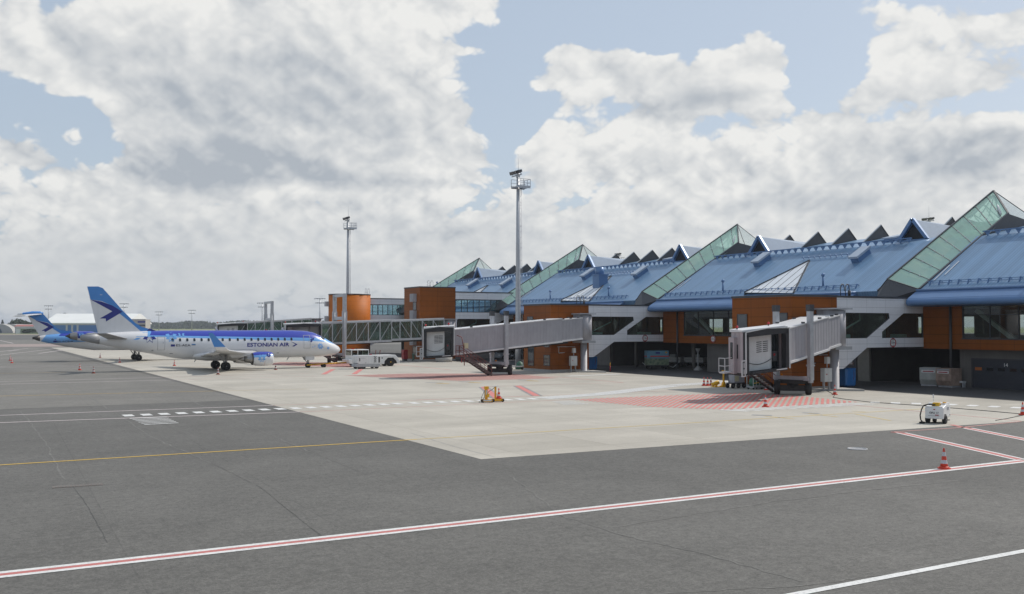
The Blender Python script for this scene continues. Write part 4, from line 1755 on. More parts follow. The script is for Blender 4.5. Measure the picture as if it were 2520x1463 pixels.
    if posts['style'] != 'posts':
        m = MB()
        for z, h in ((post_top - .2, .4), (hc + 3.6, .45)):
            m.beam(pn + Vector((0, 0, z)), pf + Vector((0, 0, z)), .34, h)
        for p, q in ((pn, pf), (pf, pn)):
            d = (q - p).normalized()
            m.beam(p + Vector((0, 0, post_top - .9)), p + d * .8 + Vector((0, 0, post_top - .3)), .2, .2)
        m.build('portal_beam', M['steel'], J)
    m = MB()
    m.beam(pn + Vector((0, 0, 1.25)), pf + Vector((0, 0, 1.25)), .7, .3, 0)
    m.beam(pn + Vector((0, 0, 1.0)) + v * .4, pf + Vector((0, 0, 1.0)) - v * .4, .9, .3, 1)
    m.box(b.x - .3, b.x + .3, b.y - .3, b.y + .3, .5, 1.1, 1)
    ax = Vector((*posts['axle'], 0)).normalized()
    w1, w2 = b - ax * posts['track'] / 2, b + ax * posts['track'] / 2
    m.beam(w1 + Vector((0, 0, .5)), w2 + Vector((0, 0, .5)), .55, .42, 1)
    m.build('bogie', [M['bridge'], M['undercar']], J)
    for p in (w1, w2):
        t_, h_ = MB(), MB()
        wheel(t_, h_, (0, 0, 0), .56, .46, 'x')
        an = math.atan2(ax.y, ax.x)
        t_.rot(an)
        h_.rot(an)
        off = Vector((p.x, p.y, .56))
        t_.v = [q + off for q in t_.v]
        h_.v = [q + off for q in h_.v]
        o = t_.build('wheel', M['rubber'], J)
        h_.build('hub', M['hub'], o)
    m = MB()
    q = pn + Vector((.42, -.1, 1.25))
    m.tube(q, q + Vector((0, 0, .12)), .05, n=8, m=1)
    m.lathe([(.01, 0), (.12, 0), (.12, .14), (.07, .2), (.01, .21)], tuple(q + Vector((0, 0, .1))), n=10)
    m.build('beacon', [M['lens_amber'], M['dark']], J)
    # under-floor chain carrier
    m = MB()
    for s in (-.9, .9):
        m.beam(P(3.0, s, -.28), P(LEN - 3, s, -.28), .1, .18)
    for i in range(14):
        t = 3.0 + (LEN - 6) * i / 13
        m.beam(P(t, -.9, -.3), P(t, .9, -.3), .08, .1)
    m.build('under_frame', M['undercar'], J)
    # cab: built square, then turned about its centre and inclined with the tunnel
    xa, xb = cabx
    f, k = caby, caby + 2.0
    z0, z1 = hc - .12, hc + 2.75
    pc = Vector(((xa + xb) / 2, f + 1.2, 0))
    inc = (hr - hc) / LEN * .7

    def cb(m, name, mats, par):
        for v_ in m.v:
            v_.z += (v_.x - pc.x) * inc
        m.rot(turn, pc)
        return m.build(name, mats, par)
    m = MB()
    m.box(xa, xb, f + .5, k, z0 - .18, z0, 1)              # floor
    m.box(xa, xa + .12, f + .5, k, z0, z1, 0)
    m.box(xb - .12, xb, f + .5, k, z0, z1, 0)
    m.box(xa + .12, xb - .12, k - .12, k, z0, z1, 0)
    for y in (f + .95, f + 1.5):
        m.box(xa - .03, xa, y, y + .04, z0 + .05, z1 - .05, 0)
    m.box(xa - .02, xa, f + 1.1, f + 1.4, z0 + 1.0, z0 + 2.0, 2)
    cab = cb(m, 'cab', [M[cabmat], M['undercar'], M['darkglass']], J)
    m = MB()
    m.prism([(f + .45, z1 + .02), (f + .45, z1 + .14), (k + .1, z1 + .22), (k + .1, z1 + .02)], xa - .08, xb + .08, 'x')
    cb(m, 'cab_roof', M['bridgeroof'], cab)
    m = MB()          # joint between cab and tunnel
    e = P(LEN - 2.6, 0, 0)
    m.tube((pc.x, k + .1, z0 - .1), (pc.x, k + .1, z1 - .1), 1.25, n=20)
    m.build('cab_rotunda', M[cabmat], J) if abs(turn) < .01 else cb(m, 'cab_rotunda', M[cabmat], J)
    # folding canopy: three nested dark frames
    for i in range(3):
        m = MB()
        y0, y1 = f + i * .18, f + i * .18 + .15
        e = .045 * i
        th_ = .24 - .02 * i
        m.box(xa - .05 + e, xa - .05 + e + th_, y0, y1, z0 + .05, z1 - .2)
        m.box(xb + .05 - e - th_, xb + .05 - e, y0, y1, z0 + .05, z1 - .2)
        mid = (xa + xb) / 2
        m.prism([(xa - .05 + e, z1 - .36), (xb + .05 - e, z1 - .36), (xb + .05 - e, z1 - .04), (mid, z1 + .10), (xa - .05 + e, z1 - .04)], y0, y1)
        m.box(xa + .1, xb - .1, y0, y1, z0 - .12, z0 + .06)
        cb(m, 'canopy_fold', M['bellows'], cab)
    m = MB()
    m.beam((xa - .08, f - .03, z0 + .0), (xa - .08, f - .03, z1), .06, .08)
    m.beam((xb + .08, f - .03, z0 + .0), (xb + .08, f - .03, z1), .06, .08)
    m.beam((xa - .08, f - .03, z1), (mid, f - .03, z1 + .14), .06, .06)
    m.beam((mid, f - .03, z1 + .14), (xb + .08, f - .03, z1), .06, .06)
    cb(m, 'canopy_rim', M['lightgrey'], cab)
    m = MB()
    m.box(xa + .35, xb - .9, f - .14, f - .01, z0 - .1, z0 + .06)
    cb(m, 'bumper', M['bellows'], cab)
    m = MB()
    m.box(xb - 1.1, xb - .25, f - .2, f - .02, z0 - .02, z0 + .05)
    cb(m, 'floor_plate', M['lightgrey'], cab)
    if shut:
        m = MB()
        xs = xa + .18 + (xb - xa - .36) * .70
        m.box(xa + .20, xs, f + .58, f + .64, z0 + .08, z1 - .38, 0)
        for c in range(2):
            for q in range(6):
                x = xa + .2 + (xs - xa - .2) * (.45 + .25 * c)
                m.box(x, x + .42, f + .565, f + .58, z1 - .85 - q * .14, z1 - .79 - q * .14, 1)
        cb(m, 'shutter_door', [M['lightgrey'], M['dark']], cab)
        m = MB()
        m.box(xs + .05, xb - .2, f + .9, f + .94, z0 + .02, z1 - .3, 0)
        m.box(xs + .25, xs + .6, f + .7, f + .88, z0 + .55, z0 + 1.25, 1)
        m.box(xs + .32, xs + .44, f + .66, f + .7, z0 + .95, z0 + 1.1, 2)
        m.box(xs + .0, xs + .05, f + .55, f + .6, z0 + .1, z1 - .4, 3)
        cb(m, 'operator_panel', [M['darkglass'], M['dark'], M['red'], M['steel']], cab)
        m = MB()
        pts = [Vector((xa + .25 + (xb - xa - .9) * i / 10, f + .54, z0 + .75 - .38 * math.sin(math.pi * i / 10) + .25 * i / 10)) for i in range(11)]
        m.path(pts, .022, n=5)
        cb(m, 'safety_rope', M['dark'], cab)
    # warning plate on the cab edge, lamps on the roof
    m = MB()
    m.box(xa - .42, xa - .1, f - .02, f + .04, z0 - .2, z0 + .95, 0)
    m.box(xa - .34, xa - .18, f - .04, f - .02, z0 - .12, z0 + .87, 1)
    for q in range(2):
        m.box(xa - .29, xa - .23, f - .06, f - .04, z0 - .02 + q * .45, z0 + .32 + q * .45, 0)
    cb(m, 'warning_plate', [M['lightgrey'], M['dark']], cab)
    for x, y in ((xa + .1, k - .6), (xb - .5, k - .3)):
        m = MB()
        m.tube((x, y, z1 + .2), (x, y, z1 + .3), .06, n=8, m=1)
        m.lathe([(.01, 0), (.09, 0), (.09, .12), (.01, .18)], (x, y, z1 + .3), n=8)
        cb(m, 'obstruction_lamp', [M['lens_red'], M['dark']], cab)
    # control cabin and service balcony on the outer side
    m = MB()
    m.box(xa - .26, xa, f + 1.25, f + 1.95, z0 - .05, z1 - .35, 0)
    m.box(xa - .28, xa - .26, f + 1.4, f + 1.7, z0 + 1.0, z1 - .7, 1)
    cb(m, 'control_cabin', [M[cabmat], M['darkglass']], cab)
    m = MB()
    x0, x1 = xa - .85, xa - .24
    y0, y1 = f + 1.5, f + 2.3
    m.box(x0, x1, y0, y1, z0 + .02, z0 + .12)
    for z in (.55, 1.1):
        m.beam((x0, y0, z0 + z), (x1, y0, z0 + z), .05)
        m.beam((x0, y0, z0 + z), (x0, y1, z0 + z), .05)
    for x, y in ((x0, y0), (x0, y1), (x1, y0)):
        m.beam((x, y, z0 + .1), (x, y, z0 + 1.1), .05)
    cb(m, 'service_balcony', M['lightgrey'], cab)
    if stairs:
        st = stair(J, stairs[0], stairs[1], .8, M['redbrown'], M['steel'])
        a = Vector(stairs[0])
        m = MB()
        m.box(a.x - .9, a.x + .1, a.y - .5, a.y + .5, a.z - .08, a.z)
        for x in (a.x - .9, a.x):
            for y in (a.y - .5, a.y + .5):
                m.beam((x, y, a.z), (x, y, a.z + 1.05), .05)
        m.beam((a.x - .9, a.y - .5, a.z + 1.05), (a.x, a.y - .5, a.z + 1.05), .05)
        m.beam((a.x - .9, a.y - .5, a.z + .55), (a.x, a.y - .5, a.z + .55), .05)
        pts = [Vector((a.x + .1, a.y - .4, a.z - 1.0)), Vector((a.x, a.y - .45, a.z + .8)), Vector((a.x - .2, a.y - .4, a.z + 1.9)), Vector((a.x - .7, a.y - .3, a.z + 2.1))]
        m.path(pts, .045, n=6)
        m.build('stair_landing', M['redbrown'], st)
        m = MB()
        m.box(a.x + .12, a.x + .55, a.y - .42, a.y - .1, a.z + .75, a.z + 1.3)
        m.build('junction_box', M['yellowgrey'], J)
    return J


M['yellowgrey'] = mat('yellowed_box', (.50, .46, .30), .5, var=.1)
jetbridge('near grey boarding bridge at the first gate with its dark cab mouth facing the camera',
          (61.95, 55.45), (55.5, 53.75), (48.0, 51.4), 50.2, 3.95, 2.2,
          [(1.0, 3.4, 2.05, 2.25, .0), (3.2, 11.0, 2.35, 2.42, -.05)], False,
          {'w': 2.85, 'style': 'posts', 'axle': (.72, -.70), 'track': 2.3}, 6.85, turn=R(-11),
          stairs=((51.9, 55.2, 2.15), (55.4, 55.4, .2)))
jetbridge('long grey metal boarding bridge at the second gate, with red stair rails beside its cab',
          (62.2, 92.1), (50.6, 91.0), (41.35, 44.3), 88.6, 3.95, 2.3,
          [(1.0, 4.2, 2.05, 2.25, .0), (4.0, 18.2, 2.35, 2.45, -.05)], False,
          {'w': 2.75, 'style': 'posts', 'axle': (.85, -.5), 'track': 2.2}, 6.85,
          stairs=((45.0, 88.95, 2.2), (48.4, 89.2, .2)), cabmat='pinkgrey', turn=R(-27))
jetbridge('glass walled boarding bridge behind the aircraft nose, carried by a tall grey portal',
          (63.6, 129.9), (47.3, 132.4), (39.4, 44.2), 130.6, 3.6, 2.75,
          [(1.2, 9.6, 2.3, 2.75, .0), (9.2, 19.5, 2.6, 2.95, -.12)], True,
          {'w': 6.2, 'style': 'portal', 'axle': (.9, -.4), 'track': 2.6}, 9.8, cabmat='lightgrey', shut=False, turn=R(-8),
          stairs=((42.0, 129.4, 2.5), (46.0, 129.8, .25)))
jetbridge('farthest glass boarding bridge by the round orange tower, under an open grey portal',
          (58.6, 176.2), (49.8, 177.1), (40.5, 45.6), 175.7, 4.0, 2.9,
          [(1.2, 8.6, 2.3, 2.75, .0), (8.2, 14.8, 2.6, 2.95, -.12)], True,
          {'w': 6.2, 'style': 'portal', 'axle': (.9, -.4), 'track': 2.6}, 9.8, cabmat='lightgrey', turn=R(-8))


# ---------------------------------------------------------------- aircraft
DB, LB, WH = (.024, .045, .36), (.15, .37, .72), (.70, .70, .71)


def livery(name, layers, base=WH, rough=.28):
    """Painted bands: each layer (colour, a, b, c, x1, x0, k): z > a+b*x+c*max(0,x-x1)^2 and x > x0+k*z."""
    m = mat(name, base, rough, var=.03, vscale=.7, streak=.04)
    N, L = m.node_tree.nodes, m.node_tree.links
    p = N['Principled BSDF']
    p.inputs['Coat Weight'].default_value = .3
    p.inputs['Coat Roughness'].default_value = .08
    t = N.new('ShaderNodeTexCoord')
    s = N.new('ShaderNodeSeparateXYZ')
    L.new(t.outputs['Object'], s.inputs[0])

    def mm(op, a, b, c=None):
        n = N.new('ShaderNodeMath')
        n.operation = op
        for i, v in enumerate((a, b, c)):
            if v is None:
                continue
            if isinstance(v, (int, float)):
                n.inputs[i].default_value = v
            else:
                L.new(v, n.inputs[i])
        return n.outputs[0]
    x, z = s.outputs[0], s.outputs[2]
    out = N[m['mx']].outputs[2]
    for col, a, b, c, x1, x0, k in layers:
        q = mm('MAXIMUM', mm('SUBTRACT', x, x1), 0.0)
        lim = mm('ADD', mm('MULTIPLY_ADD', x, b, a), mm('MULTIPLY', mm('MULTIPLY', q, q), c))
        f = mm('MULTIPLY', mm('GREATER_THAN', z, lim), mm('GREATER_THAN', x, mm('MULTIPLY_ADD', z, k, x0)))
        mx = N.new('ShaderNodeMix')
        mx.data_type = 'RGBA'
        L.new(f, mx.inputs[0])
        L.new(out, mx.inputs[6])
        mx.inputs[7].default_value = (*col, 1)
        out = mx.outputs[2]
    L.new(out, p.inputs['Base Color'])
    return m


M['db'] = mat('dark_blue_paint', (.010, .020, .21), .3, var=.05)
M['lb'] = mat('light_blue_paint', LB, .3, var=.05)
M['mb'] = mat('mid_blue_paint', (.06, .24, .60), .3, var=.06)
M['acwhite'] = mat('aircraft_white', WH, .3, var=.04, streak=.06)
M['wing'] = mat('wing_grey', (.47, .475, .48), .38, var=.07, streak=.1)
M['winglight'] = mat('wing_light_grey', (.60, .60, .60), .32, var=.05)
M['exhaust'] = mat('exhaust_metal', (.30, .29, .28), .35, .75, var=.15)
M['exhdark'] = mat('burnt_metal', (.09, .08, .075), .45, .6, var=.2)
M['acwin'] = mat('aircraft_window', (.02, .024, .03), .08, var=.1, spec=.8)
M['outline'] = mat('door_outline', (.34, .35, .37), .4, var=.1)
M['lettering'] = mat('dark_lettering', (.02, .02, .035), .4, var=.05)


class Body:
    """Fuselage of elliptical stations (x, top, bottom, half width) about axis y0."""

    def __init__(s, st, y0):
        s.st, s.y0 = sorted(st), y0

    def at(s, x):
        st = s.st
        x = min(max(x, st[0][0]), st[-1][0])
        for a, b in zip(st[:-1], st[1:]):
            if x <= b[0]:
                t = (x - a[0]) / (b[0] - a[0])
                q = [a[i] + (b[i] - a[i]) * t for i in (1, 2, 3)]
                return (q[0] + q[1]) / 2, (q[0] - q[1]) / 2, q[2]

    def side(s, x, z, e=.012, sgn=-1):
        zc, rz_, hw = s.at(x)
        k = max(-.999, min(.999, (z - zc) / rz_))
        c = math.sqrt(1 - k * k)
        return Vector((x, s.y0 + sgn * (hw * c + e * c), z + e * k))

    def ang(s, x, ph, e=.012, sgn=-1):
        zc, rz_, hw = s.at(x)
        return Vector((x, s.y0 + sgn * ((hw + e) * math.cos(ph)), zc + (rz_ + e) * math.sin(ph)))

    def mesh(s, n=40):
        m = MB()
        xs = [q[0] for q in s.st]
        fine = []
        for a, b in zip(xs[:-1], xs[1:]):
            k = max(1, int((b - a) / .6))
            fine += [a + (b - a) * i / k for i in range(k)]
        fine.append(xs[-1])
        rings = []
        for x in fine:
            zc, rz_, hw = s.at(x)
            rings.append([(x, s.y0 + hw * math.cos(2 * math.pi * i / n), zc + rz_ * math.sin(2 * math.pi * i / n)) for i in range(n)])
        return m.loft(rings)

    def patch(s, m, poly, mi=0, e=.012, n=1, sgn=-1):
        m.poly([s.side(x, z, e, sgn) for x, z in poly], mi)

    def rect(s, m, x0, x1, z0, z1, mi=0, e=.012, n=6, sgn=-1):
        for i in range(n):
            a, b = z0 + (z1 - z0) * i / n, z0 + (z1 - z0) * (i + 1) / n
            m.poly([s.side(x0, a, e, sgn), s.side(x1, a, e, sgn), s.side(x1, b, e, sgn), s.side(x0, b, e, sgn)], mi)

    def word(s, txt, x0, x1, z0, z1, m, par, bold=0.0, name='lettering', e=.016):
        o = text(txt, 1.0, (0, 0, 0), 'y', m, name, par, warp=lambda x, y, z: (x, y, z), ext=0.0, bold=bold)
        vs = o.data.vertices
        w = WORLD_OF[par.name]
        for v in vs:
            v.co = v.co + w
        ax, bx = min(v.co.x for v in vs), max(v.co.x for v in vs)
        az_, bz = min(v.co.y for v in vs), max(v.co.y for v in vs)
        for v in vs:
            x = x0 + (v.co.x - ax) / (bx - ax) * (x1 - x0)
            z = z0 + (v.co.y - az_) / (bz - az_) * (z1 - z0)
            v.co = s.side(x, z, e) - w
        return o


def airfoil(le, te, z, t, y):
    """Closed section from leading to trailing edge (nose towards +x)."""
    c = le - te
    up = [(0, 0), (.02, .30), (.10, .46), (.3, .5), (.6, .34), (.85, .13), (1, .02)]
    pts = [(le - c * a, y, z + t * b) for a, b in up]
    pts += [(le - c * a, y, z - t * b * .75) for a, b in up[::-1][:-1]]
    return pts


def wing(secs, y0, sgn):
    m = MB()
    m.loft([airfoil(le, te, z, t, y0 + sgn * y) for y, le, te, z, t in secs])
    return m


def petals(body, m, cx, cz, r, mi=0, only=None, e=.015, w=.24):
    for k in range(8):
        if only and k not in only:
            continue
        a = math.pi / 4 * k + math.pi / 8
        d, n = (math.cos(a), math.sin(a)), (-math.sin(a), math.cos(a))
        pts = [(cx + d[0] * .14 * r, cz + d[1] * .14 * r), (cx + d[0] * .58 * r + n[0] * w * r, cz + d[1] * .58 * r + n[1] * w * r),
               (cx + d[0] * r, cz + d[1] * r), (cx + d[0] * .58 * r - n[0] * w * r, cz + d[1] * .58 * r - n[1] * w * r)]
        body.patch(m, pts, mi, e)


def gear(A, x, y, r, w, twin, top, name, fork=.1):
    g = MB()
    g.tube((x, y, r), (x, y, top), fork, n=10, m=1)
    g.tube((x, y - twin - .05, r), (x, y + twin + .05, r), fork * .7, n=8, m=1)
    g.beam((x - .1, y, r + .35), (x - .8, y, top), fork, fork, 1)
    g.beam((x + .12, y, r + .25), (x + .22, y, top - .2), .05, .05, 1)
    lg = g.build(name, [M['rubber'], M['gear']], A)
    for s in (-1, 1):
        t_, h_ = MB(), MB()
        wheel(t_, h_, (x, y + s * twin, r), r, w, 'y')
        o = t_.build('wheel', M['rubber'], lg)
        h_.build('wheel_hub', M['gear'], lg)
    return lg


M['tailmetal'] = mat('bare_tail_metal', (.30, .30, .31), .5, .1, var=.12)
M['gear'] = mat('gear_grey', (.30, .30, .31), .45, .3, var=.2, vscale=6)

# ---- twin jet on the stand -------------------------------------------------
Y0 = 119.2
A = thing('passenger_jet', 'white and blue twin engine passenger jet parked nose towards the terminal, in full side view', 'aircraft', (27.7, Y0, 0), world=True)
FB = Body([(42.82, 2.3, 2.18, .05), (42.6, 2.60, 1.86, .36), (42.1, 2.92, 1.62, .68), (41.4, 3.32, 1.49, .98), (40.6, 3.78, 1.42, 1.18),
           (39.9, 4.15, 1.38, 1.32), (39.1, 4.47, 1.36, 1.43), (38.2, 4.63, 1.35, 1.49), (36.5, 4.72, 1.34, 1.51), (34, 4.73, 1.33, 1.51),
           (23.5, 4.73, 1.33, 1.51), (22.3, 4.73, 1.45, 1.49), (21, 4.72, 1.74, 1.43), (19, 4.68, 2.14, 1.26), (17, 4.62, 2.54, 1.0), (15.4, 4.54, 2.88, .76),
           (14.2, 4.44, 3.16, .56), (13.0, 4.36, 3.42, .42), (12.3, 4.27, 3.60, .30), (12.15, 4.14, 3.74, .14)], Y0)
lx = lambda X: X - 27.7
m_fus = livery('fuselage_livery', [(LB, 3.72, -.033, -.035, 11.3, -9.6, .25), (DB, 4.0, -.021, .55, 12.0, -10.6, .55)])
fus = FB.mesh().build('fuselage', m_fus, A)
m = MB()
m.loft([[(x, Y0 + hw * 1.02 * math.cos(2 * math.pi * i / 24), zc + rz_ * 1.02 * math.sin(2 * math.pi * i / 24)) for i in range(24)]
        for x, (zc, rz_, hw) in ((12.12, FB.at(12.15)), (12.3, FB.at(12.3)), (13.0, FB.at(13.0)), (14.1, FB.at(14.1)))])
m.build('tail_cone', M['tailmetal'], A)
m = MB()
m.loft([[(x, Y0 + hw * math.cos(a), 1.75 + h * math.sin(a)) for a in [2 * math.pi * i / 24 for i in range(24)]]
        for x, hw, h in ((23.8, .5, .15), (24.6, 1.25, .5), (26, 1.72, .66), (29, 1.85, .7), (31.5, 1.7, .62), (33, 1.2, .5), (33.8, .6, .25))])
m.build('belly_fairing', M['acwhite'], A)
# windows: dark panes in a light surround
WX = [21.86, 22.7, 23.52, 24.33, 25.15, 25.97, 26.79, 27.61, 28.44, 29.4, 30.22, 31.04, 31.87, 32.69, 33.51, 34.33, 35.15, 35.99]
for x in WX:
    for sg in (-1, 1):
        m = MB()
        pts = [(x + .13 * math.copysign(abs(math.cos(a)) ** .6, math.cos(a)), 3.62 + .185 * math.copysign(abs(math.sin(a)) ** .6, math.sin(a))) for a in [2 * math.pi * i / 14 for i in range(14)]]
        FB.patch(m, pts, 0, .014, sgn=sg)
        m.build('cabin_window', M['acwin'], A)


def acdoor(B, par, x0, x1, z0, z1, mt, sg=-1):
    m = MB()
    B.rect(m, x0, x1, z0, z1, 0, .010, sgn=sg)
    d = m.build('door', mt, par)
    m = MB()
    w = .045
    B.rect(m, x0 - w, x0, z0 - w, z1 + w, 0, .02, sgn=sg)
    B.rect(m, x1, x1 + w, z0 - w, z1 + w, 0, .02, sgn=sg)
    B.rect(m, x0, x1, z0 - w, z0, 0, .02, 1, sgn=sg)
    B.rect(m, x0, x1, z1, z1 + w, 0, .02, 1, sgn=sg)
    B.rect(m, x1 - .2, x1 - .12, (z0 + z1) / 2, (z0 + z1) / 2 + .12, 0, .02, 1, sgn=sg)
    m.build('door_outline', M['outline'], d)


acdoor(FB, A, 20.25, 20.98, 2.5, 3.97, m_fus)
acdoor(FB, A, 37.58, 38.34, 2.52, 4.05, m_fus)
acdoor(FB, A, 37.4, 38.2, 2.4, 4.15, m_fus, 1)
m = MB()
FB.rect(m, 25.9, 27.1, 2.62, 2.64, 0, .013, 1)
FB.rect(m, 33.6, 34.7, 2.42, 2.44, 0, .013, 1)
for x, z, a, b in ((19.6, 2.35, .22, .14), (21.6, 2.0, .35, .1), (34.2, 1.9, .3, .1), (24.2, 1.75, .04, .5)):
    FB.rect(m, x, x + a, z, z + b, 0, .013, 1)
m.build('access_panels', M['outline'], A)
SNOW = mat('light_blue_snowflake', (.20, .42, .80), .35)
# cockpit glazing
for sg in (-1, 1):
    m = MB()
    m.poly([FB.ang(x, R(p), .014, sg) for x, p in ((39.55, 64), (39.72, 33), (40.30, 36), (39.92, 64))])
    m.build('cockpit_window', M['acwin'], A)
    m = MB()
    for i in range(6):
        p0, p1 = 42 + 45 * i / 6, 42 + 45 * (i + 1) / 6
        tx = lambda p: 40.03 + .10 * (p - 42) / 45
        bx = lambda p: 40.36 + .42 * (p - 42) / 45
        m.poly([FB.ang(tx(p0), R(p0), .014, sg), FB.ang(bx(p0), R(p0), .014, sg), FB.ang(bx(p1), R(p1), .014, sg), FB.ang(tx(p1), R(p1), .014, sg)])
    m.build('windscreen', M['acwin'], A)
    m = MB()
    m.poly([FB.ang(x, R(p), .012, sg) for x, p in ((39.42, 67), (39.62, 29), (39.70, 29), (39.53, 67))])
    m.poly([FB.ang(x, R(p), .012, sg) for x, p in ((39.93, 66), (40.31, 35), (40.36, 40), (40.03, 66))])
    m.build('cockpit_frame', M['winglight'], A)
# lettering and marks
FB.word('ESTONIAN AIR', 30.52, 35.70, 2.74, 3.21, M['db'], A, .028)
FB.word('ES-AEA', 22.26, 23.88, 2.86, 3.13, M['lettering'], A, .006, 'registration')
m = MB()
FB.rect(m, 21.66, 22.12, 2.86, 3.11, 0, n=2)
FB.rect(m, 24.0, 24.45, 3.07, 3.15, 1, n=1)
FB.rect(m, 24.0, 24.45, 2.99, 3.07, 2, n=1)
m.build('flag_mark', [M['db'], M['lb'], M['lettering']], A)
m = MB()
FB.patch(m, [(35.83, 3.37), (36.30, 3.18), (36.72, 2.98), (36.48, 2.99)], 0, .016)
FB.patch(m, [(36.48, 2.99), (36.72, 2.98), (36.25, 2.68), (36.22, 2.75), (36.02, 2.75)], 0, .016)
m.build('bird_mark', M['db'], A)
m = MB()
petals(FB, m, 39.75, 2.74, .46, 0, (4, 5, 6, 7, 3), .016)
m.build('snowflake_mark', SNOW, A)
m = MB()
petals(FB, m, 39.72, 2.75, .40, 0, (0, 1, 2), .016)
m.build('snowflake_mark', SNOW, A)
m = MB()
petals(FB, m, 38.85, 2.68, .26, 0, (4, 0), .016)
m.build('snowflake_mark', SNOW, A)
m = MB()
petals(FB, m, 40.83, 2.47, .2, 0, None, .016, .3)
m.build('snowflake_mark', SNOW, A)
m = MB()
petals(FB, m, 38.75, 3.42, .42, 0, (1, 2, 3, 4), .016)
m.build('snowflake_mark', M['db'], A)
m = MB()
petals(FB, m, 19.35, 4.05, .80, 0, (4, 5, 6, 7), .016)
m.build('snowflake_mark', M['db'], A)
m = MB()
petals(FB, m, 21.75, 4.02, .70, 0, None, .017)
m.build('snowflake_mark', M['lb'], A)
m = MB()
petals(FB, m, 22.9, 4.2, .42, 0, (0, 7, 3, 4), .017)
m.build('snowflake_mark', M['lb'], A)
m = MB()
FB.patch(m, [(17.6, 3.66), (17.95, 3.88), (18.45, 3.9), (18.1, 3.68)], 0, .016)
FB.patch(m, [(17.9, 4.02), (18.7, 4.50), (19.2, 4.50), (18.45, 4.04)], 0, .016)
FB.patch(m, [(18.45, 4.04), (19.2, 4.48), (21.5, 4.12), (21.5, 3.98), (19.0, 4.0)], 0, .0135)
m.build('tail_stripe', M['lb'], A)
# fin with painted bands
m = MB()
fin = [(14.0, 4.3), (12.78, 9.72), (13.92, 9.75), (14.39, 9.56), (15.26, 8.55), (16.55, 7.02), (17.93, 5.6), (18.6, 5.16), (20.3, 4.66), (18, 4.4)]
m.prism(fin, Y0 - .13, Y0 + .13, 'y', 0)
m.prism([(13.12, 8.26), (12.775, 9.725), (13.92, 9.755), (14.40, 9.565), (15.27, 8.555), (16.555, 7.025), (17.935, 5.605), (18.61, 5.165), (20.31, 4.66), (19.2, 4.5), (18.5, 4.68), (17.4, 5.68), (16.2, 6.70),
         (16.0, 7.2), (15.43, 7.58), (14.33, 8.08)], Y0 - .14, Y0 + .14, 'y', 1)
m.prism([(13.13, 8.25), (14.3, 8.02), (15.43, 7.60), (16.54, 6.89), (14.79, 5.76), (14.74, 6.10), (14.12, 6.11), (15.44, 6.93)], Y0 - .15, Y0 + .15, 'y', 2)
m.prism([(19.5, 4.98), (20.32, 4.66), (19.0, 4.5)], Y0 - .155, Y0 + .155, 'y', 2)
fn = m.build('tail_fin', [M['acwhite'], M['mb'], M['db']], A)
m = MB()
m.box(14.1, 14.35, Y0 - .19, Y0 - .15, 8.78, 8.83)
m.box(13.9, 13.92, Y0 - .142, Y0 - .13, 4.6, 8.0)
m.build('fin_light', M['winglight'], fn)
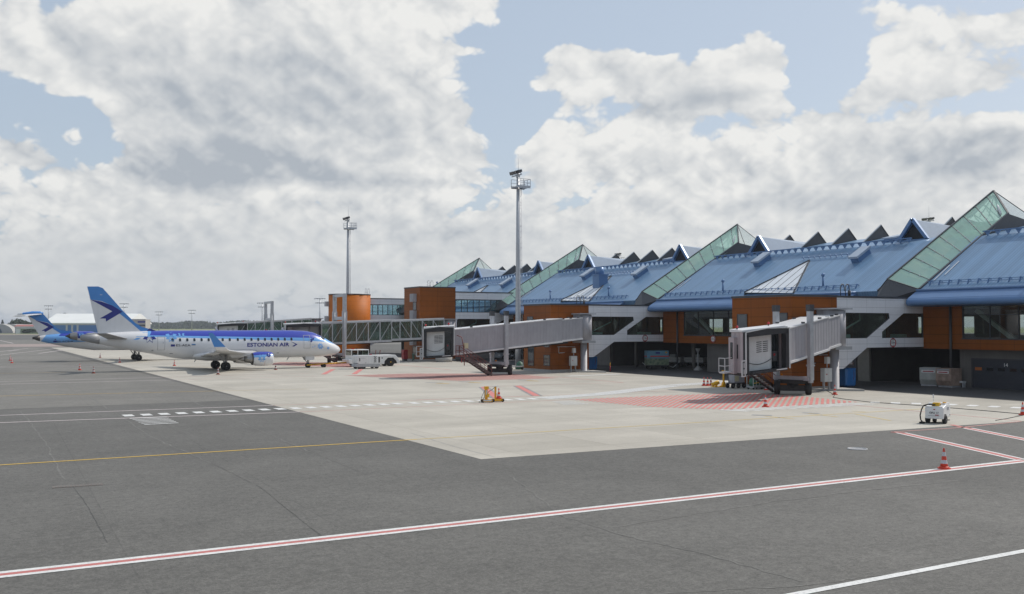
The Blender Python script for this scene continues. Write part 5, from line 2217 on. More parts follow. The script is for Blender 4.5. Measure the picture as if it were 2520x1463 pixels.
for sg in (-1, 1):
    wing([(0.5, 17.3, 15.0, 3.72, .22), (5.0, 14.35, 13.15, 4.42, .10)], Y0, sg).build('tailplane', M['tailmetal'], A)
    W_ = wing([(1.2, 32.0, 25.7, 1.95, .75), (4.3, 29.7, 25.35, 2.08, .50), (9.0, 27.4, 24.8, 2.36, .30), (12.5, 25.75, 24.3, 2.58, .18)], Y0, sg).build('wing', M['wing'], A)
    m = MB()
    m.loft([airfoil(le, te, z, t, Y0 + sg * y) for y, le, te, z, t in ((12.5, 25.75, 24.3, 2.58, .18), (12.85, 25.5, 24.15, 2.72, .16), (13.02, 25.2, 24.0, 3.0, .12))])
    m.build('wingtip', M['acwhite'], W_)
    m = MB()
    pts = [(25.2, 3.0), (24.0, 3.0), (23.35, 4.5), (23.75, 4.48)]
    m.hexa([(25.2, Y0 + sg * 12.98, 3.0), (24.0, Y0 + sg * 12.98, 3.0), (24.0, Y0 + sg * 13.06, 3.0), (25.2, Y0 + sg * 13.06, 3.0),
            (23.75, Y0 + sg * 13.28, 4.5), (23.3, Y0 + sg * 13.28, 4.52), (23.3, Y0 + sg * 13.32, 4.52), (23.75, Y0 + sg * 13.32, 4.5)], 0)
    q = lambda a, b, c, d, e: m.poly([(a, Y0 + sg * (12.975 + (b - 3) * .2 - .012), b), (c, Y0 + sg * (12.975 + (d - 3) * .2 - .012), d), (e[0], Y0 + sg * (12.975 + (e[1] - 3) * .2 - .012), e[1])], 1)
    m.build('winglet', [M['mb'], M['db']], W_)
    m = MB()
    yy = Y0 + sg * (12.96 if sg < 0 else 12.96)
    m.poly([(24.35, Y0 + sg * 12.96, 3.22), (25.0, Y0 + sg * 12.95, 3.12), (24.5, Y0 + sg * 12.93, 2.92)])
    m.build('winglet_mark', M['db'], W_)
    for y, x0, x1, z in ((3.4, 24.6, 26.6, 1.85), (6.5, 24.3, 26.0, 2.05), (9.6, 24.2, 25.5, 2.3)):
        m = MB()
        m.lathe([(.02, x0), (.13, x0 + .4), (.16, x0 + 1.0), (.06, x1)], (0, Y0 + sg * y, z), 'x', 10)
        m.build('flap_fairing', M['wing'], W_)
    m = MB()
    m.loft([airfoil(le, te, z, t, Y0 + sg * y) for y, le, te, z, t in ((1.7, 26.3, 24.9, 1.62, .14), (9.6, 25.0, 24.1, 2.22, .1))])
    m.build('flap', M['winglight'], W_)
    # engine
    ey, ez = Y0 + sg * 4.25, 1.36
    m = MB()
    m.lathe([(.60, 32.55), (.70, 32.78), (.77, 32.70), (.84, 32.2), (.86, 31.5), (.80, 30.75), (.70, 30.36)], (0, ey, ez), 'x', 32, caps=False)
    ng = livery('engine_livery' if sg < 0 else 'engine_livery_port', [(LB, 1.30, .085, 0, 0, 0, 0), (DB, 1.62, .06, 0, 0, 0, 0)])
    en = m.build('engine_cowl', ng, A)
    m = MB()
    m.lathe([(.60, 32.55), (.58, 32.0), (.2, 31.95), (.02, 32.3)], (0, ey, ez), 'x', 28, caps=False)
    m.lathe([(.70, 30.36), (.62, 30.3), (.58, 30.45)], (0, ey, ez), 'x', 28, caps=False)
    m.build('intake', M['exhdark'], en)
    m = MB()
    m.lathe([(.71, 30.365), (.73, 30.5), (.75, 30.56)], (0, ey, ez), 'x', 28, caps=False)
    m.build('dark_band', M['dark'], en)
    m = MB()
    m.lathe([(.56, 30.42), (.46, 29.9), (.36, 29.5), (.30, 29.48)], (0, ey, ez), 'x', 24, caps=False)
    m.lathe([(.26, 29.52), (.22, 29.2), (.03, 28.7)], (0, ey, ez), 'x', 16)
    m.build('exhaust', M['exhaust'], en)
    m = MB()
    m.hexa([(32.3, ey - .14, ez + .7), (28.0, ey - .10, ez + .15), (28.0, ey + .10, ez + .15), (32.3, ey + .14, ez + .7),
            (31.4, ey - .12, 2.0), (27.6, ey - .10, 1.98), (27.6, ey + .10, 1.98), (31.4, ey + .12, 2.0)])
    m.build('pylon', M['winglight'], en)
    if sg < 0:
        EB = Body([(30.36, ez + .70, ez - .70, .70), (30.75, ez + .80, ez - .80, .80), (31.5, ez + .86, ez - .86, .86), (32.2, ez + .84, ez - .84, .84), (32.7, ez + .77, ez - .77, .77)], ey)
        m = MB()
        petals(EB, m, 31.33, 1.45, .52, 0, None, .015)
        m.build('snowflake_mark', M['lb'], en)
        m = MB()
        petals(EB, m, 32.15, 1.80, .30, 0, None, .016)
        m.build('snowflake_mark', M['db'], en)
        m = MB()
        EB.rect(m, 31.7, 31.72, .62, 1.15, 0, .015, 3)
        m.build('red_line', M['red'], en)
gear(A, 27.7, Y0 - 2.6, .50, .34, .30, 2.0, 'main_gear', .13)
gear(A, 27.7, Y0 + 2.6, .50, .34, .30, 2.0, 'main_gear', .13)
gear(A, 38.55, Y0, .30, .2, .2, 1.5, 'nose_gear', .09)
m = MB()
for sg in (-1, 1):
    m.box(38.1, 39.25, Y0 + sg * .42 - .02, Y0 + sg * .42 + .02, .98, 1.45)
m.build('gear_door', M['acwhite'], A)
for x, z0, h, t in ((27.2, 4.72, .42, .25), (35.3, 4.72, .3, .2)):
    m = MB()
    m.prism([(x, z0 - .05), (x + t, z0 - .05), (x + t - .3, z0 + h), (x - .2, z0 + h)], Y0 - .02, Y0 + .02)
    m.build('antenna', M['winglight'], A)
for x in (24.8, 36.0):
    m = MB()
    m.prism([(x, 1.4), (x + .2, 1.4), (x - .12, .98), (x - .22, .98)], Y0 - .02, Y0 + .02)
    m.build('drain_mast', M['winglight'], A)
m = MB()
m.tube((33.2, Y0, 4.72), (33.2, Y0, 4.82), .1, n=8)
m.build('beacon', M['lens_red'], A)

# ---- rear engined jet behind it ---------------------------------------------
Y1 = 158.5
B = thing('regional_jet', 'white and blue jet with a T tail, mostly hidden behind the other aircraft', 'aircraft', (24.1, Y1, 0), world=True)
CB = Body([(9.7, 3.66, 3.36, .15), (10.62, 3.86, 3.03, .42), (12.2, 4.05, 2.6, .75), (14, 4.2, 2.22, 1.05), (15.65, 4.25, 1.92, 1.2), (18, 4.27, 1.62, 1.34),
           (20, 4.27, 1.58, 1.345), (39.5, 4.27, 1.58, 1.345), (41.5, 4.1, 1.6, 1.18), (43, 3.6, 1.8, .85), (44.1, 3.05, 2.1, .4), (44.4, 2.8, 2.4, .12)], Y1)
m_c = livery('rear_jet_livery', [(LB, 3.22, .04, 0, 0, -15.6, .75), (DB, 3.78, .0, 0, 0, -15.0, 1.05)])
CB.mesh(32).build('fuselage', m_c, B)
m = MB()
m.loft([[(x, Y1 + hw * 1.02 * math.cos(2 * math.pi * i / 24), zc + rz_ * 1.02 * math.sin(2 * math.pi * i / 24)) for i in range(24)]
        for x, (zc, rz_, hw) in ((9.66, CB.at(9.7)), (10.1, CB.at(10.1)), (10.64, CB.at(10.64)))])
m.build('tail_cone', M['exhdark'], B)
m = MB()
cf = [(10.65, 3.75), (8.89, 6.95), (10.9, 7.15), (11.51, 6.5), (12.08, 5.77), (12.75, 5.04), (13.37, 4.67), (14.66, 4.52), (15.2, 4.2), (12, 3.9)]
m.prism(cf, Y1 - .13, Y1 + .13, 'y', 0)
m.prism([(9.27, 6.61), (9.15, 7.0), (10.9, 7.16), (11.52, 6.5), (12.09, 5.77), (12.76, 5.04), (13.38, 4.67), (14.67, 4.52), (15.2, 4.2), (13.4, 4.16), (12.3, 4.9), (12.4, 5.2), (11.63, 5.78), (10.15, 6.1)], Y1 - .14, Y1 + .14, 'y', 1)
m.prism([(9.98, 6.13), (11.63, 5.71), (12.52, 5.1), (11.29, 4.34), (11.24, 4.55), (10.85, 4.56), (11.75, 5.13)], Y1 - .15, Y1 + .15, 'y', 2)
fn = m.build('tail_fin', [M['acwhite'], M['mb'], M['db']], B)
m = MB()
m.loft([[(x, Y1 + w * math.cos(2 * math.pi * i / 12), z + h * math.sin(2 * math.pi * i / 12)) for i in range(12)]
        for x, w, z, h in ((7.6, .03, 6.98, .05), (8.3, .17, 7.05, .16), (9.6, .24, 7.17, .26), (10.6, .2, 7.2, .24), (11.1, .03, 7.18, .06))], ms=[0, 1, 1, 1])
m.build('fin_bullet', [M['acwhite'], M['mb']], fn)
for sg in (-1, 1):
    wing([(0.1, 10.9, 8.9, 7.0, .2), (4.2, 8.5, 7.2, 6.72, .1)], Y1, sg).build('tailplane', M['winglight'], B)
    wing([(1.0, 29.0, 22.5, 1.75, .6), (4.5, 26.0, 22.3, 1.95, .4), (12.2, 21.6, 20.2, 2.5, .16), (12.5, 21.0, 19.9, 3.6, .06)], Y1, sg).build('wing', M['wing'], B)
    ey, ez = Y1 + sg * 2.35, 3.78
    m = MB()
    m.lathe([(.48, 17.55), (.56, 17.75), (.64, 17.6), (.70, 17.0), (.70, 16.2), (.62, 15.45)], (0, ey, ez), 'x', 28, caps=False)
    en = m.build('engine_cowl', livery('rear_engine_livery' if sg < 0 else 'rear_engine_livery_port', [(DB, 4.06, .045, 0, 0, -20, 0)]), B)
    m = MB()
    m.lathe([(.60, 15.5), (.55, 15.0), (.42, 14.46)], (0, ey, ez), 'x', 24, caps=False)
    m.build('nozzle', M['exhaust'], en)
    m = MB()
    m.lathe([(.36, 14.5), (.30, 14.35), (.02, 13.8)], (0, ey, ez), 'x', 16)
    m.lathe([(.56, 17.6), (.1, 17.3)], (0, ey, ez), 'x', 16, caps=False)
    m.build('exhaust_cone', M['exhdark'], en)
    m = MB()
    ys = sorted((Y1 + sg * .8, ey - sg * .4))
    m.box(15.4, 17.2, ys[0], ys[1], 3.62, 3.9)
    m.build('pylon', M['acwhite'], en)
    if sg < 0:
        EB = Body([(15.45, ez + .62, ez - .62, .62), (16.2, ez + .70, ez - .70, .70), (17.0, ez + .70, ez - .70, .70), (17.6, ez + .64, ez - .64, .64)], ey)
        m = MB()
        petals(EB, m, 15.95, 3.95, .42, 0, None, .015)
        m.build('snowflake_mark', M['lb'], en)
        m = MB()
        EB.rect(m, 15.48, 15.9, 3.45, 4.1, 0, .012, 3)
        m.build('dark_blue_mark', M['db'], en)
    gear(B, 24.1, Y1 + sg * 2.05, .46, .3, .28, 1.9, 'main_gear', .12)
gear(B, 40.3, Y1, .28, .18, .18, 1.7, 'nose_gear', .08)
CB.word('ES-ACB', 12.93, 14.55, 2.86, 3.10, M['lettering'], B, .006, 'registration')
m = MB()
CB.rect(m, 12.40, 12.86, 2.87, 3.12, 0, n=2)
CB.rect(m, 14.66, 15.06, 2.95, 3.06, 1, n=1)
CB.rect(m, 12.55, 12.75, 3.22, 3.34, 1, n=1)
m.build('flag_mark', [M['db'], M['lettering']], B)
for i in range(20):
    m = MB()
    CB.rect(m, 20 + i * .82, 20.25 + i * .82, 3.15, 3.5, 0, .014, 1)
    m.build('cabin_window', M['acwin'], B)


# ---------------------------------------------------------------- traffic cones
def cone(label, loc, rz=0.0, dirty=False, h=.76):
    t = thing('traffic_cone', label, 'traffic cone', loc, rz, group='traffic cones on the apron')
    c0, c1 = (M['conedirty'] if dirty else M['cone']), M['conewhite']
    m = MB()
    b = .21
    o = [(math.cos(R(22.5 + 45 * i)) * b * 1.08, math.sin(R(22.5 + 45 * i)) * b * 1.08) for i in range(8)]
    m.prism(o, 0, .05, 'z')
    m.lathe([(.185, .05), (.165, .085), (.135, .10)], n=20)
    bs = m.build('base', c0, t)
    m = MB()
    s = h / .76
    m.lathe([(.135, .10), (.118, .20 * s), (.094, .33 * s), (.072, .47 * s), (.048, .62 * s), (.030, h - .02), (.022, h)], n=20, ms=[0, 1, 0, 1, 0, 0])
    m.build('body', [c0, c1], t)
    return t


CONES = [((2323.5, 1154.5), 'big banded traffic cone standing alone on the white and red line near the camera', 0),
         ((2517, 1022), 'traffic cone cut by the picture edge beyond the white ground power trailer', 0),
         ((1884, 1002), 'traffic cone in front of the near bridge, on the red striped ground', 0),
         ((2054.5, 972), 'small traffic cone by the cable, left of the dark road and below the blue tank', 0),
         ((1732.5, 950), 'leftmost of the two tall red cones beside the yellow roller', 0),
         ((1741.5, 950.4), 'second tall red cone from the left in the cluster by the yellow roller', 0),
         ((1749.5, 949.6), 'faded brownish cone right next to the yellow roller', 1),
         ((25, 888), 'farther cone of the pair at the left picture edge', 0),
         ((29, 894), 'nearer cone of the pair at the left picture edge', 0),
         ((196, 911.5), 'bright red cone on asphalt below the aircraft tail', 0),
         ((230, 919.5), 'faded brown cone on asphalt in the shade below the aircraft tail', 1),
         ((246.5, 881), 'small dark cone on the concrete farthest off, behind the pale red cone', 1),
         ((294.6, 893), 'pale red cone standing in front of the far aircraft main wheels', 0),
         ((429, 901), 'plain orange cone on concrete under the rear fuselage', 0),
         ((536.6, 922.5), 'faded banded cone standing in front of the aircraft main wheels', 1),
         ((678.3, 910.8), 'banded cone on concrete right of the engine', 1)]
for (p, lb, d) in CONES:
    cone(lb, gp(*p), random.uniform(0, 1.5), d)

# ---------------------------------------------------------------- yellow chock stands
def chock_stand(label, loc, rz, kind):
    t = thing('chock_stand', label, 'equipment stand', loc, rz, group='yellow equipment stands on the apron')
    m = MB()
    m.box(-.36, .36, -.22, .22, .05, .22)
    if kind == 0:
        m.box(-.3, .3, -.23, -.225, .10, .2, 1)
    bs = m.build('base', [M['orangepaint'], M['lightgrey']], t, bevel=.02)
    m = MB()
    if kind == 0:
        m.box(-.13, .05, -.06, .06, .22, .98)
        m.box(-.17, .11, -.12, .12, .90, 1.10)
        m.box(-.02, .16, -.10, .10, .36, .60, 1)
        m.box(-.08, .02, -.065, -.06, .52, .86, 2)
    else:
        m.box(-.20, -.08, -.06, .06, .22, 1.05)
        m.box(-.36, .08, -.12, .12, 1.07, 1.10, 2)
    m.build('post', [M['orangepaint'], M['yellow'], M['lightgrey']], t, bevel=.012)
    for sx in (-.34, .34):
        w = MB()
        w.lathe([(.03, -.05), (.11, -.05), (.12, 0), (.11, .05), (.03, .05)], (sx, -.17, .12), 'y', 14)
        w.build('wheel', M['rubber'], bs)
    m = MB()
    if kind == 0:
        for pts in ([(-.16, -.05, .84), (-.22, -.1, .75), (-.38, -.15, .45), (-.48, -.2, .14), (-.62, -.25, .03)], [(-.18, 0, .78), (-.2, -.1, .35), (-.36, -.2, .2)]):
            m.path([Vector(p) for p in pts], .016, n=5)
    else:
        m.path([Vector((-.2, 0, 1.0)), Vector((-.4, .02, .82)), Vector((-.6, .04, .72)), Vector((-.75, .05, .45))], .018, n=5)
    m.build('hose', M['undercar'], t)
    return t


chock_stand('yellow stand with striped hoses, left one of the pair on the white block line', gp(1198, 991), R(-14), 0)
sp = gp(1224, 989.5)
chock_stand('yellow stand with a thin post and flat top plate, carrying a traffic cone', sp, R(-16), 1)
cone('red and white cone standing on the orange base of the yellow stand', (sp.x + .10, sp.y - .03, .22), .3, 0, .72)

# ---------------------------------------------------------------- ground power unit at the right
g0 = gp(2322, 1045)
G = thing('ground_power_unit', 'small white ground power trailer with yellow lamp and black hoses beside it', 'power unit', g0, R(20))
m = MB()
m.prism([(0, .26), (1.25, .34), (1.28, .92), (1.2, 1.0), (.55, 1.02), (.0, .86)], 0, .95)
bd = m.build('body', M['white'], G, bevel=.04)
m = MB()
m.box(.52, 1.2, .03, .92, 1.0, 1.08)
m.box(.02, .5, .06, .9, .86, .93)
m.build('lid', M['white'], bd, bevel=.02)
m = MB()
m.prism([(.1, .25), (.16, .52), (.48, .52), (.56, .27)], -.006, .02)
m.build('wheel_arch', M['dark'], bd)
for x, y, r in ((.33, .03, .235), (.33, .9, .235), (1.0, .2, .12), (1.0, .75, .12)):
    t_, h_ = MB(), MB()
    wheel(t_, h_, (x, y, r), r, .17, 'y')
    o = t_.build('wheel', M['rubber'], G)
    h_.build('hub', M['hub'], o)
text('GPU 17', .15, (-.016, .48, .58), 'x', M['dark'], 'lettering', G)
m = MB()
m.box(-.02, -.008, .2, .78, .42, .44, 0)
m.box(-.02, -.008, .24, .42, .45, .49, 1)
m.box(-.02, -.008, .42, .5, .74, .79, 1)
m.box(.62, .96, -.012, 0, .72, .88, 2)
m.box(1.1, 1.16, -.012, 0, .4, .46, 3)
m.build('marking_strip', [M['outline'], M['red'], M['outline'], M['dark']], bd)
m = MB()
m.hexa([(.12, .25, .94), (.5, .25, .94), (.5, .62, .94), (.12, .62, .94), (.18, .28, 1.12), (.46, .28, 1.12), (.46, .6, 1.12), (.18, .6, 1.12)], 0)
m.box(.14, .48, .24, .26, .98, 1.02, 1)
m.build('lamp_housing', [M['yellow'], M['dark']], bd)
m = MB()
m.prism([(.54, 1.09), (.62, 1.15), (.9, 1.12), (.92, 1.085)], .1, .2)
m.build('orange_handset', M['orangepaint'], bd)
m = MB()
m.tube((1.15, .85, 1.05), (1.15, .85, 1.5), .012, n=5)
m.tube((1.15, .85, 1.3), (1.15, .85, 1.5), .03, n=6)
m.build('mast_lamp', M['lightgrey'], bd)
m = MB()
m.path([Vector(p) for p in ((.15, .45, 1.0), (.0, .8, 1.02), (-.12, .98, .95), (-.22, 1.05, .75), (-.3, 1.1, .45), (-.28, 1.08, .2), (-.2, 1.0, .06))], .035, n=8)
m.path([Vector(p) for p in ((1.2, .6, 1.0), (1.45, .5, .75), (1.75, .55, .4), (2.1, .5, .14), (2.35, .5, .03))], .022, n=7)
m.path([Vector(p) for p in ((-.2, 1.0, .05), (.2, .5, .05), (.7, .35, .04), (1.3, .3, .04), (1.8, .45, .04), (2.3, .55, .03), (2.5, .4, .03))], .025, n=6)
m.box(-.42, -.12, .92, 1.12, 0, .10)
m.build('hose', M['rubber'], G)
cb = [gp(1978, 950), gp(2030, 960), gp(2054, 973), gp(2050, 979), (gp(2075, 983)), gp(2143, 991), gp(2300, 1002), gp(2400, 1010), gp(2513, 1020)]
m = MB()
m.path([Vector((p.x, p.y, .02)) for p in cb], .022, n=5)
m.path([Vector((p.x, p.y, .02)) for p in (gp(2450, 1036), gp(2480, 1031), gp(2513, 1024), gp(2560, 1016))], .02, n=5)
tag(m.build('cable', M['rubber']), 'black cable lying across the concrete from the bridge column past the white trailer', 'cable')

# ---------------------------------------------------------------- push-back tractor, tow bar, second power unit
TY = 119.3
T2 = thing('tow_tractor', 'white push-back tractor with a glazed cab, nose to the parked jet', 'tow tractor', (47, TY, 0), world=True)
m = MB()
prof = [(43.7, .42), (43.55, .95), (44.2, 1.02), (44.3, 1.48), (50.0, 1.48), (50.35, 1.1), (50.65, .75), (50.6, .38), (50.3, .34), (50.15, .7), (49.75, 1.12), (48.95, 1.12), (48.5, .7), (48.45, .3), (44.6, .34)]
m.prism(prof, TY - 1.25, TY + 1.25)
bd = m.build('body', M['white'], T2, bevel=.05)
m = MB()
m.prism([(48.5, .3), (48.5, .72), (48.95, 1.13), (49.75, 1.13), (50.2, .7), (50.25, .35)], TY - 1.1, TY + 1.1)
m.build('wheel_well', M['undercar'], bd)
m = MB()
m.prism([(43.95, 1.0), (43.95, 1.48), (46.4, 1.5), (46.4, 1.0)], TY - 1.1, TY + 1.1)
m.hexa([(43.95, TY - 1.1, 2.14), (46.4, TY - 1.1, 2.14), (46.4, TY + 1.1, 2.14), (43.95, TY + 1.1, 2.14), (44.0, TY - 1.05, 2.24), (46.3, TY - 1.05, 2.24), (46.3, TY + 1.05, 2.24), (44.0, TY + 1.05, 2.24)])
for x in (44.0, 44.85, 46.33):
    for sg in (-1, 1):
        m.beam((x, TY + sg * 1.05, 1.45), (x, TY + sg * 1.05, 2.16), .08, .08)
cabo = m.build('cab', M['white'], T2)
m = MB()
m.box(44.02, 46.32, TY - 1.04, TY - 1.02, 1.48, 2.14)
m.box(44.02, 46.32, TY + 1.02, TY + 1.04, 1.48, 2.14)
m.box(43.98, 44.0, TY - 1.0, TY + 1.0, 1.48, 2.14)
m.box(46.34, 46.36, TY - 1.0, TY + 1.0, 1.5, 2.14)
m.build('cab_glass', M['win'], cabo)
m = MB()
m.box(45.2, 45.6, TY - .5, TY + .1, 1.3, 1.95)
m.box(44.5, 44.7, TY - .6, TY + .2, 1.3, 1.75)
m.build('seat', M['dark'], cabo)
m = MB()
m.box(44.3, 44.5, TY - .6, TY - .3, 2.24, 2.36, 0)
m.box(45.0, 45.1, TY - .2, TY - .1, 2.24, 2.4, 1)
m.build('roof_beacon', [M['lens_red'], M['dark']], cabo)
for x, r in ((49.35, .56), (44.95, .48)):
    for sg in (-1, 1):
        t_, h_ = MB(), MB()
        wheel(t_, h_, (x, TY + sg * 1.02, r), r, .42, 'y', 24)
        o = t_.build('wheel', M['rubber'], T2)
        h_.build('wheel_hub', M['yellow'] if r > .5 else M['hub'], o)
m = MB()
m.box(48.05, 48.2, TY - 1.27, TY - 1.25, 1.02, 1.17, 0)
m.build('fuel_cap', M['dark'], bd)
MB().box(46.5, 46.8, TY - 1.0, TY - .7, 1.48, 1.62).build('red_box', M['red'], bd)
for x in (48.0, 48.6):
    MB().beam((x - .08, TY + .6, 1.48), (x, TY + .6, 2.1), .08, .08).build('red_post', M['redbrown'], bd)
tb = thing('tow_bar', 'long orange tow bar between the aircraft nose gear and the white tractor', 'tow bar', (41, TY - .05, 0), world=True)
m = MB()
m.tube((38.9, TY - .1, .38), (43.75, TY - .1, .55), .09, n=10)
m.build('bar', M['orangepaint'], tb)
m = MB()
m.box(38.3, 38.95, TY - .45, TY + .25, .28, .42)
m.build('head', M['yellow'], tb)
for sg in (-1, 1):
    t_, h_ = MB(), MB()
    wheel(t_, h_, (40.6, TY - .1 + sg * .4, .22), .22, .14, 'y', 14)
    o = t_.build('wheel', M['rubber'], tb)
    h_.build('hub', M['hub'], o)
MB().beam((40.6, TY - .5, .24), (40.6, TY + .3, .24), .08, .08).build('axle', M['dark'], tb)

U = thing('power_trailer', 'white boxy power trailer with grey skirt and checker marks beside the tow tractor', 'power unit', (43.9, 112.9, 0), world=True)
u0, u1, v0, v1 = 42.45, 45.45, 112.0, 113.8
m = MB()
m.prism([(u0 + .15, .62), (u0, .75), (u0, 1.58), (u0 + .1, 1.66), (u1 - .35, 1.66), (u1, 1.5), (u1, .62)], v0, v1)
bd = m.build('body', M['white'], U, bevel=.03)
m = MB()
m.prism([(u0 - .15, .25), (u0 - .1, .62), (u1 + .05, .62), (u1 + .02, .35), (u1 - .2, .22)], v0 + .02, v1 - .02)
m.build('skirt', M['steel'], U, bevel=.03)
m = MB()
for i in range(7):
    for j in range(3):
        if (i + j) % 2 == 0:
            m.box(u1 - .88 + j * .11, u1 - .77 + j * .11, v0 - .012, v0, .78 + i * .11, .89 + i * .11)
m.box(u1 - .28, u1 - .08, v0 - .012, v0, .75, 1.45)
m.box(u0 + .22, u0 + .34, v0 - .012, v0, .95, 1.35)
m.box(u0 + .98, u0 + 1.12, v0 - .012, v0, .72, .76)
m.build('checker_mark', M['dark'], bd)
m = MB()
m.box(u0 + .7, u0 + .71, v0 - .008, v0, .65, 1.64)
m.box(u0 + 1.45, u0 + 1.46, v0 - .008, v0, .65, 1.64)
m.box(u0 + .45, u0 + 1.05, v0 - .008, v0, 1.28, 1.30)
m.build('panel_joint', M['outline'], bd)
for x in (u0 + .35, u0 + .85, u1 - .45):
    for y in (v0 + .16, v1 - .16):
        t_, h_ = MB(), MB()
        wheel(t_, h_, (x, y, .27), .27, .2, 'y', 16)
        o = t_.build('wheel', M['rubber'], U)
        h_.build('hub', M['hub'], o)


# ---------------------------------------------------------------- lighting masts
def big_mast(label, loc, h, head_only=False, seed=0):
    t = thing('lighting_mast', label, 'lighting mast', loc, group='floodlight masts of the terminal')
    m = MB()
    m.lathe([(.40, 0), (.38, 3), (.28, h * .6), (.19, h)], n=14)
    m.build('pole', M['steel'], t)
    m = MB()
    for d in (-.18, .18):
        m.tube((.62, d, .5), (.42, d, h - 1.5), .03, n=5)
    n = int(h / .8)
    for i in range(n):
        z = .6 + i * .8
        m.tube((.62 - .2 * z / h, -.18, z), (.62 - .2 * z / h, .18, z), .025, n=4)
    for i in range(8):
        z = 1.5 + i * (h - 3) / 8
        m.beam((.2, 0, z), (.6, 0, z), .05)
    m.build('ladder', M['steel'], t)
    m = MB()
    m.box(-.6, 1.5, -.8, .8, h - 2.0, h - 1.88)
    m.box(-.6, 1.5, -.84, -.76, h - 2.1, h - 1.75)
    m.box(-.6, 1.5, -0+.76, .84, h - 2.1, h - 1.75)
    for z in (h - 1.35, h - .85):
        for y in (-.8, .8):
            m.beam((-.6, y, z), (1.5, y, z), .05)
        m.beam((1.5, -.8, z), (1.5, .8, z), .05)
    for x, y in ((-.6, -.8), (-.6, .8), (.45, -.8), (.45, .8), (1.5, -.8), (1.5, .8), (1.5, 0)):
        m.beam((x, y, h - 1.9), (x, y, h - .85), .06)
    m.build('platform', M['steel'], t)
    m = MB()
    m.beam((-.2, -1.3, h - .35), (-.2, 1.3, h - .35), .13, .13)
    m.beam((0, 0, h - .6), (0, 0, h - .2), .4, .4)
    m.build('lamp_bar', M['steel'], t)
    for y, yaw in ((-1.15, -.35), (-.5, -.1), (.4, .1), (1.0, .4)):
        m = MB()
        m.hexa([(-.55, -.34, -.34), (.25, -.24, -.18), (.25, .24, -.18), (-.55, .34, -.34), (-.62, -.34, .30), (.25, -.24, .26), (.25, .24, .26), (-.62, .34, .30)], 0)
        m.poly([(-.585, -.30, -.29), (-.585, .30, -.29), (-.64, .30, .26), (-.64, -.30, .26)], 1)
        m.box(-.1, .0, -.03, .03, -.55, -.2, 0)
        m.v = [Matrix.Rotation(R(-16), 4, 'Y') @ v for v in m.v]
        m.v = [Matrix.Rotation(yaw, 4, 'Z') @ v * .72 + Vector((-.25, y, h + .1)) for v in m.v]
        m.build('floodlight', [M['dark'], M['lampglass']], t)
    m = MB()
    m.tube((.05, 0, h), (.05, 0, h + 2.6), .03, .015, n=5)
    m.build('lightning_rod', M['steel'], t)
    return t


big_mast('tall grey floodlight mast with platform, near the second gate and left of the glass ridges', (66.4, 114.3, 0), 26.2)
big_mast('tall grey floodlight mast rising behind the orange round tower', (66.5, 181.0, 0), 26.4)
big_mast('floodlight mast head over the roof ridge between two glass prisms in the middle', (159, 218, 0), 25.2)
big_mast('floodlight mast head showing over the roof right of the nearest blue dormer', (162, 121.5, 0), 25.8)


def far_mast(label, px_, top, z):
    d = ray(px_, 804)
    k = z / d.dot(F0)
    p = Vector((d.x * k, d.y * k, 0))
    h = CAMH + (804 - top) * z / FPX
    t = thing('far_light_mast', label, 'lighting mast', p, -YAW, group='thin lighting masts across the airfield')
    MB().tube((0, 0, 0), (0, 0, h), .42, .32, n=6).build('pole', M['steel'], t)
    m = MB()
    for zz, w in ((h - .4, 3.4), (h - 3.2, 2.6)):
        m.box(-w, w, -.18, .18, zz - .22, zz + .22)
    m.build('crossarm', M['steel'], t)
    m = MB()
    for zz, w in ((h - .4, 3.4), (h - 3.2, 2.6)):
        for i in range(5):
            x = -w + 2 * w * i / 4
            m.box(x - .22, x + .22, -.4, .1, zz - .4, zz + .15)
    m.build('floodlight_row', M['dark'], t)


far_mast('thin far mast above the white hangar roof, left of the blue fin', 119, 752, 830)
far_mast('thin far mast just right of the tall blue fin', 305, 747, 800)
far_mast('thin far mast standing in the grass, nearer the fin than the one beside it', 391, 767, 900)
far_mast('thin far mast standing in the grass midway along the fuselage', 472, 763, 880)
far_mast('thin far mast seen through the grey bridge portal', 645, 745, 700)
far_mast('thin far mast just left of the orange round tower', 787, 734, 640)


# ---------------------------------------------------------------- gate equipment
def tank(label, loc, rz_=0.0):
    t = thing('blue_tank', label, 'service tank', loc, rz_, group='blue service tanks beside the bridge columns')
    m = MB()
    w = .76
    o = [(-w, -w + .12), (-w + .12, -w), (w - .25, -w), (w, -w + .25), (w, w - .12), (w - .12, w), (-w + .12, w), (-w, w - .12)]
    m.loft([[(x * s, y * s, z) for x, y in o] for s, z in ((.86, .08), (.98, .2), (1, .6), (1, 1.5), (1.03, 1.52), (1.03, 1.60), (.95, 1.63))], sm=False)
    b = m.build('tank', M['bluebin'], t)
    m = MB()
    m.path([Vector(p) for p in ((.2, -.72, 1.6), (.26, -.74, 1.3), (.27, -.75, .9), (.18, -.74, .6))], .035, n=6)
    m.build('hose', M['redbrown'], b)
    m = MB()
    m.box(-.55, .55, -.5, .5, 0, .09)
    m.build('pallet', M['dark'], t)


tank('blue plastic service tank right of the near bridge column', gp(2090, 953.5) + Vector((0.1, .6, 0)), .1)
tank('blue plastic service tank right of the second gate column', gp(1458, 911.5) + Vector((0, .6, 0)), .1)


def slab(label, p, q, d):
    a, b = Vector(gp(*p)), Vector(gp(*q))
    m = MB()
    m.prism([tuple(a[:2]), tuple(b[:2]), (b.x + .3, b.y + d), (a.x + .3, a.y + d)], 0, .16, 'z')
    tag(m.build('concrete_island', M['concretebit'], bevel=.02), label, 'kerb', 'concrete islands under the bridge columns')


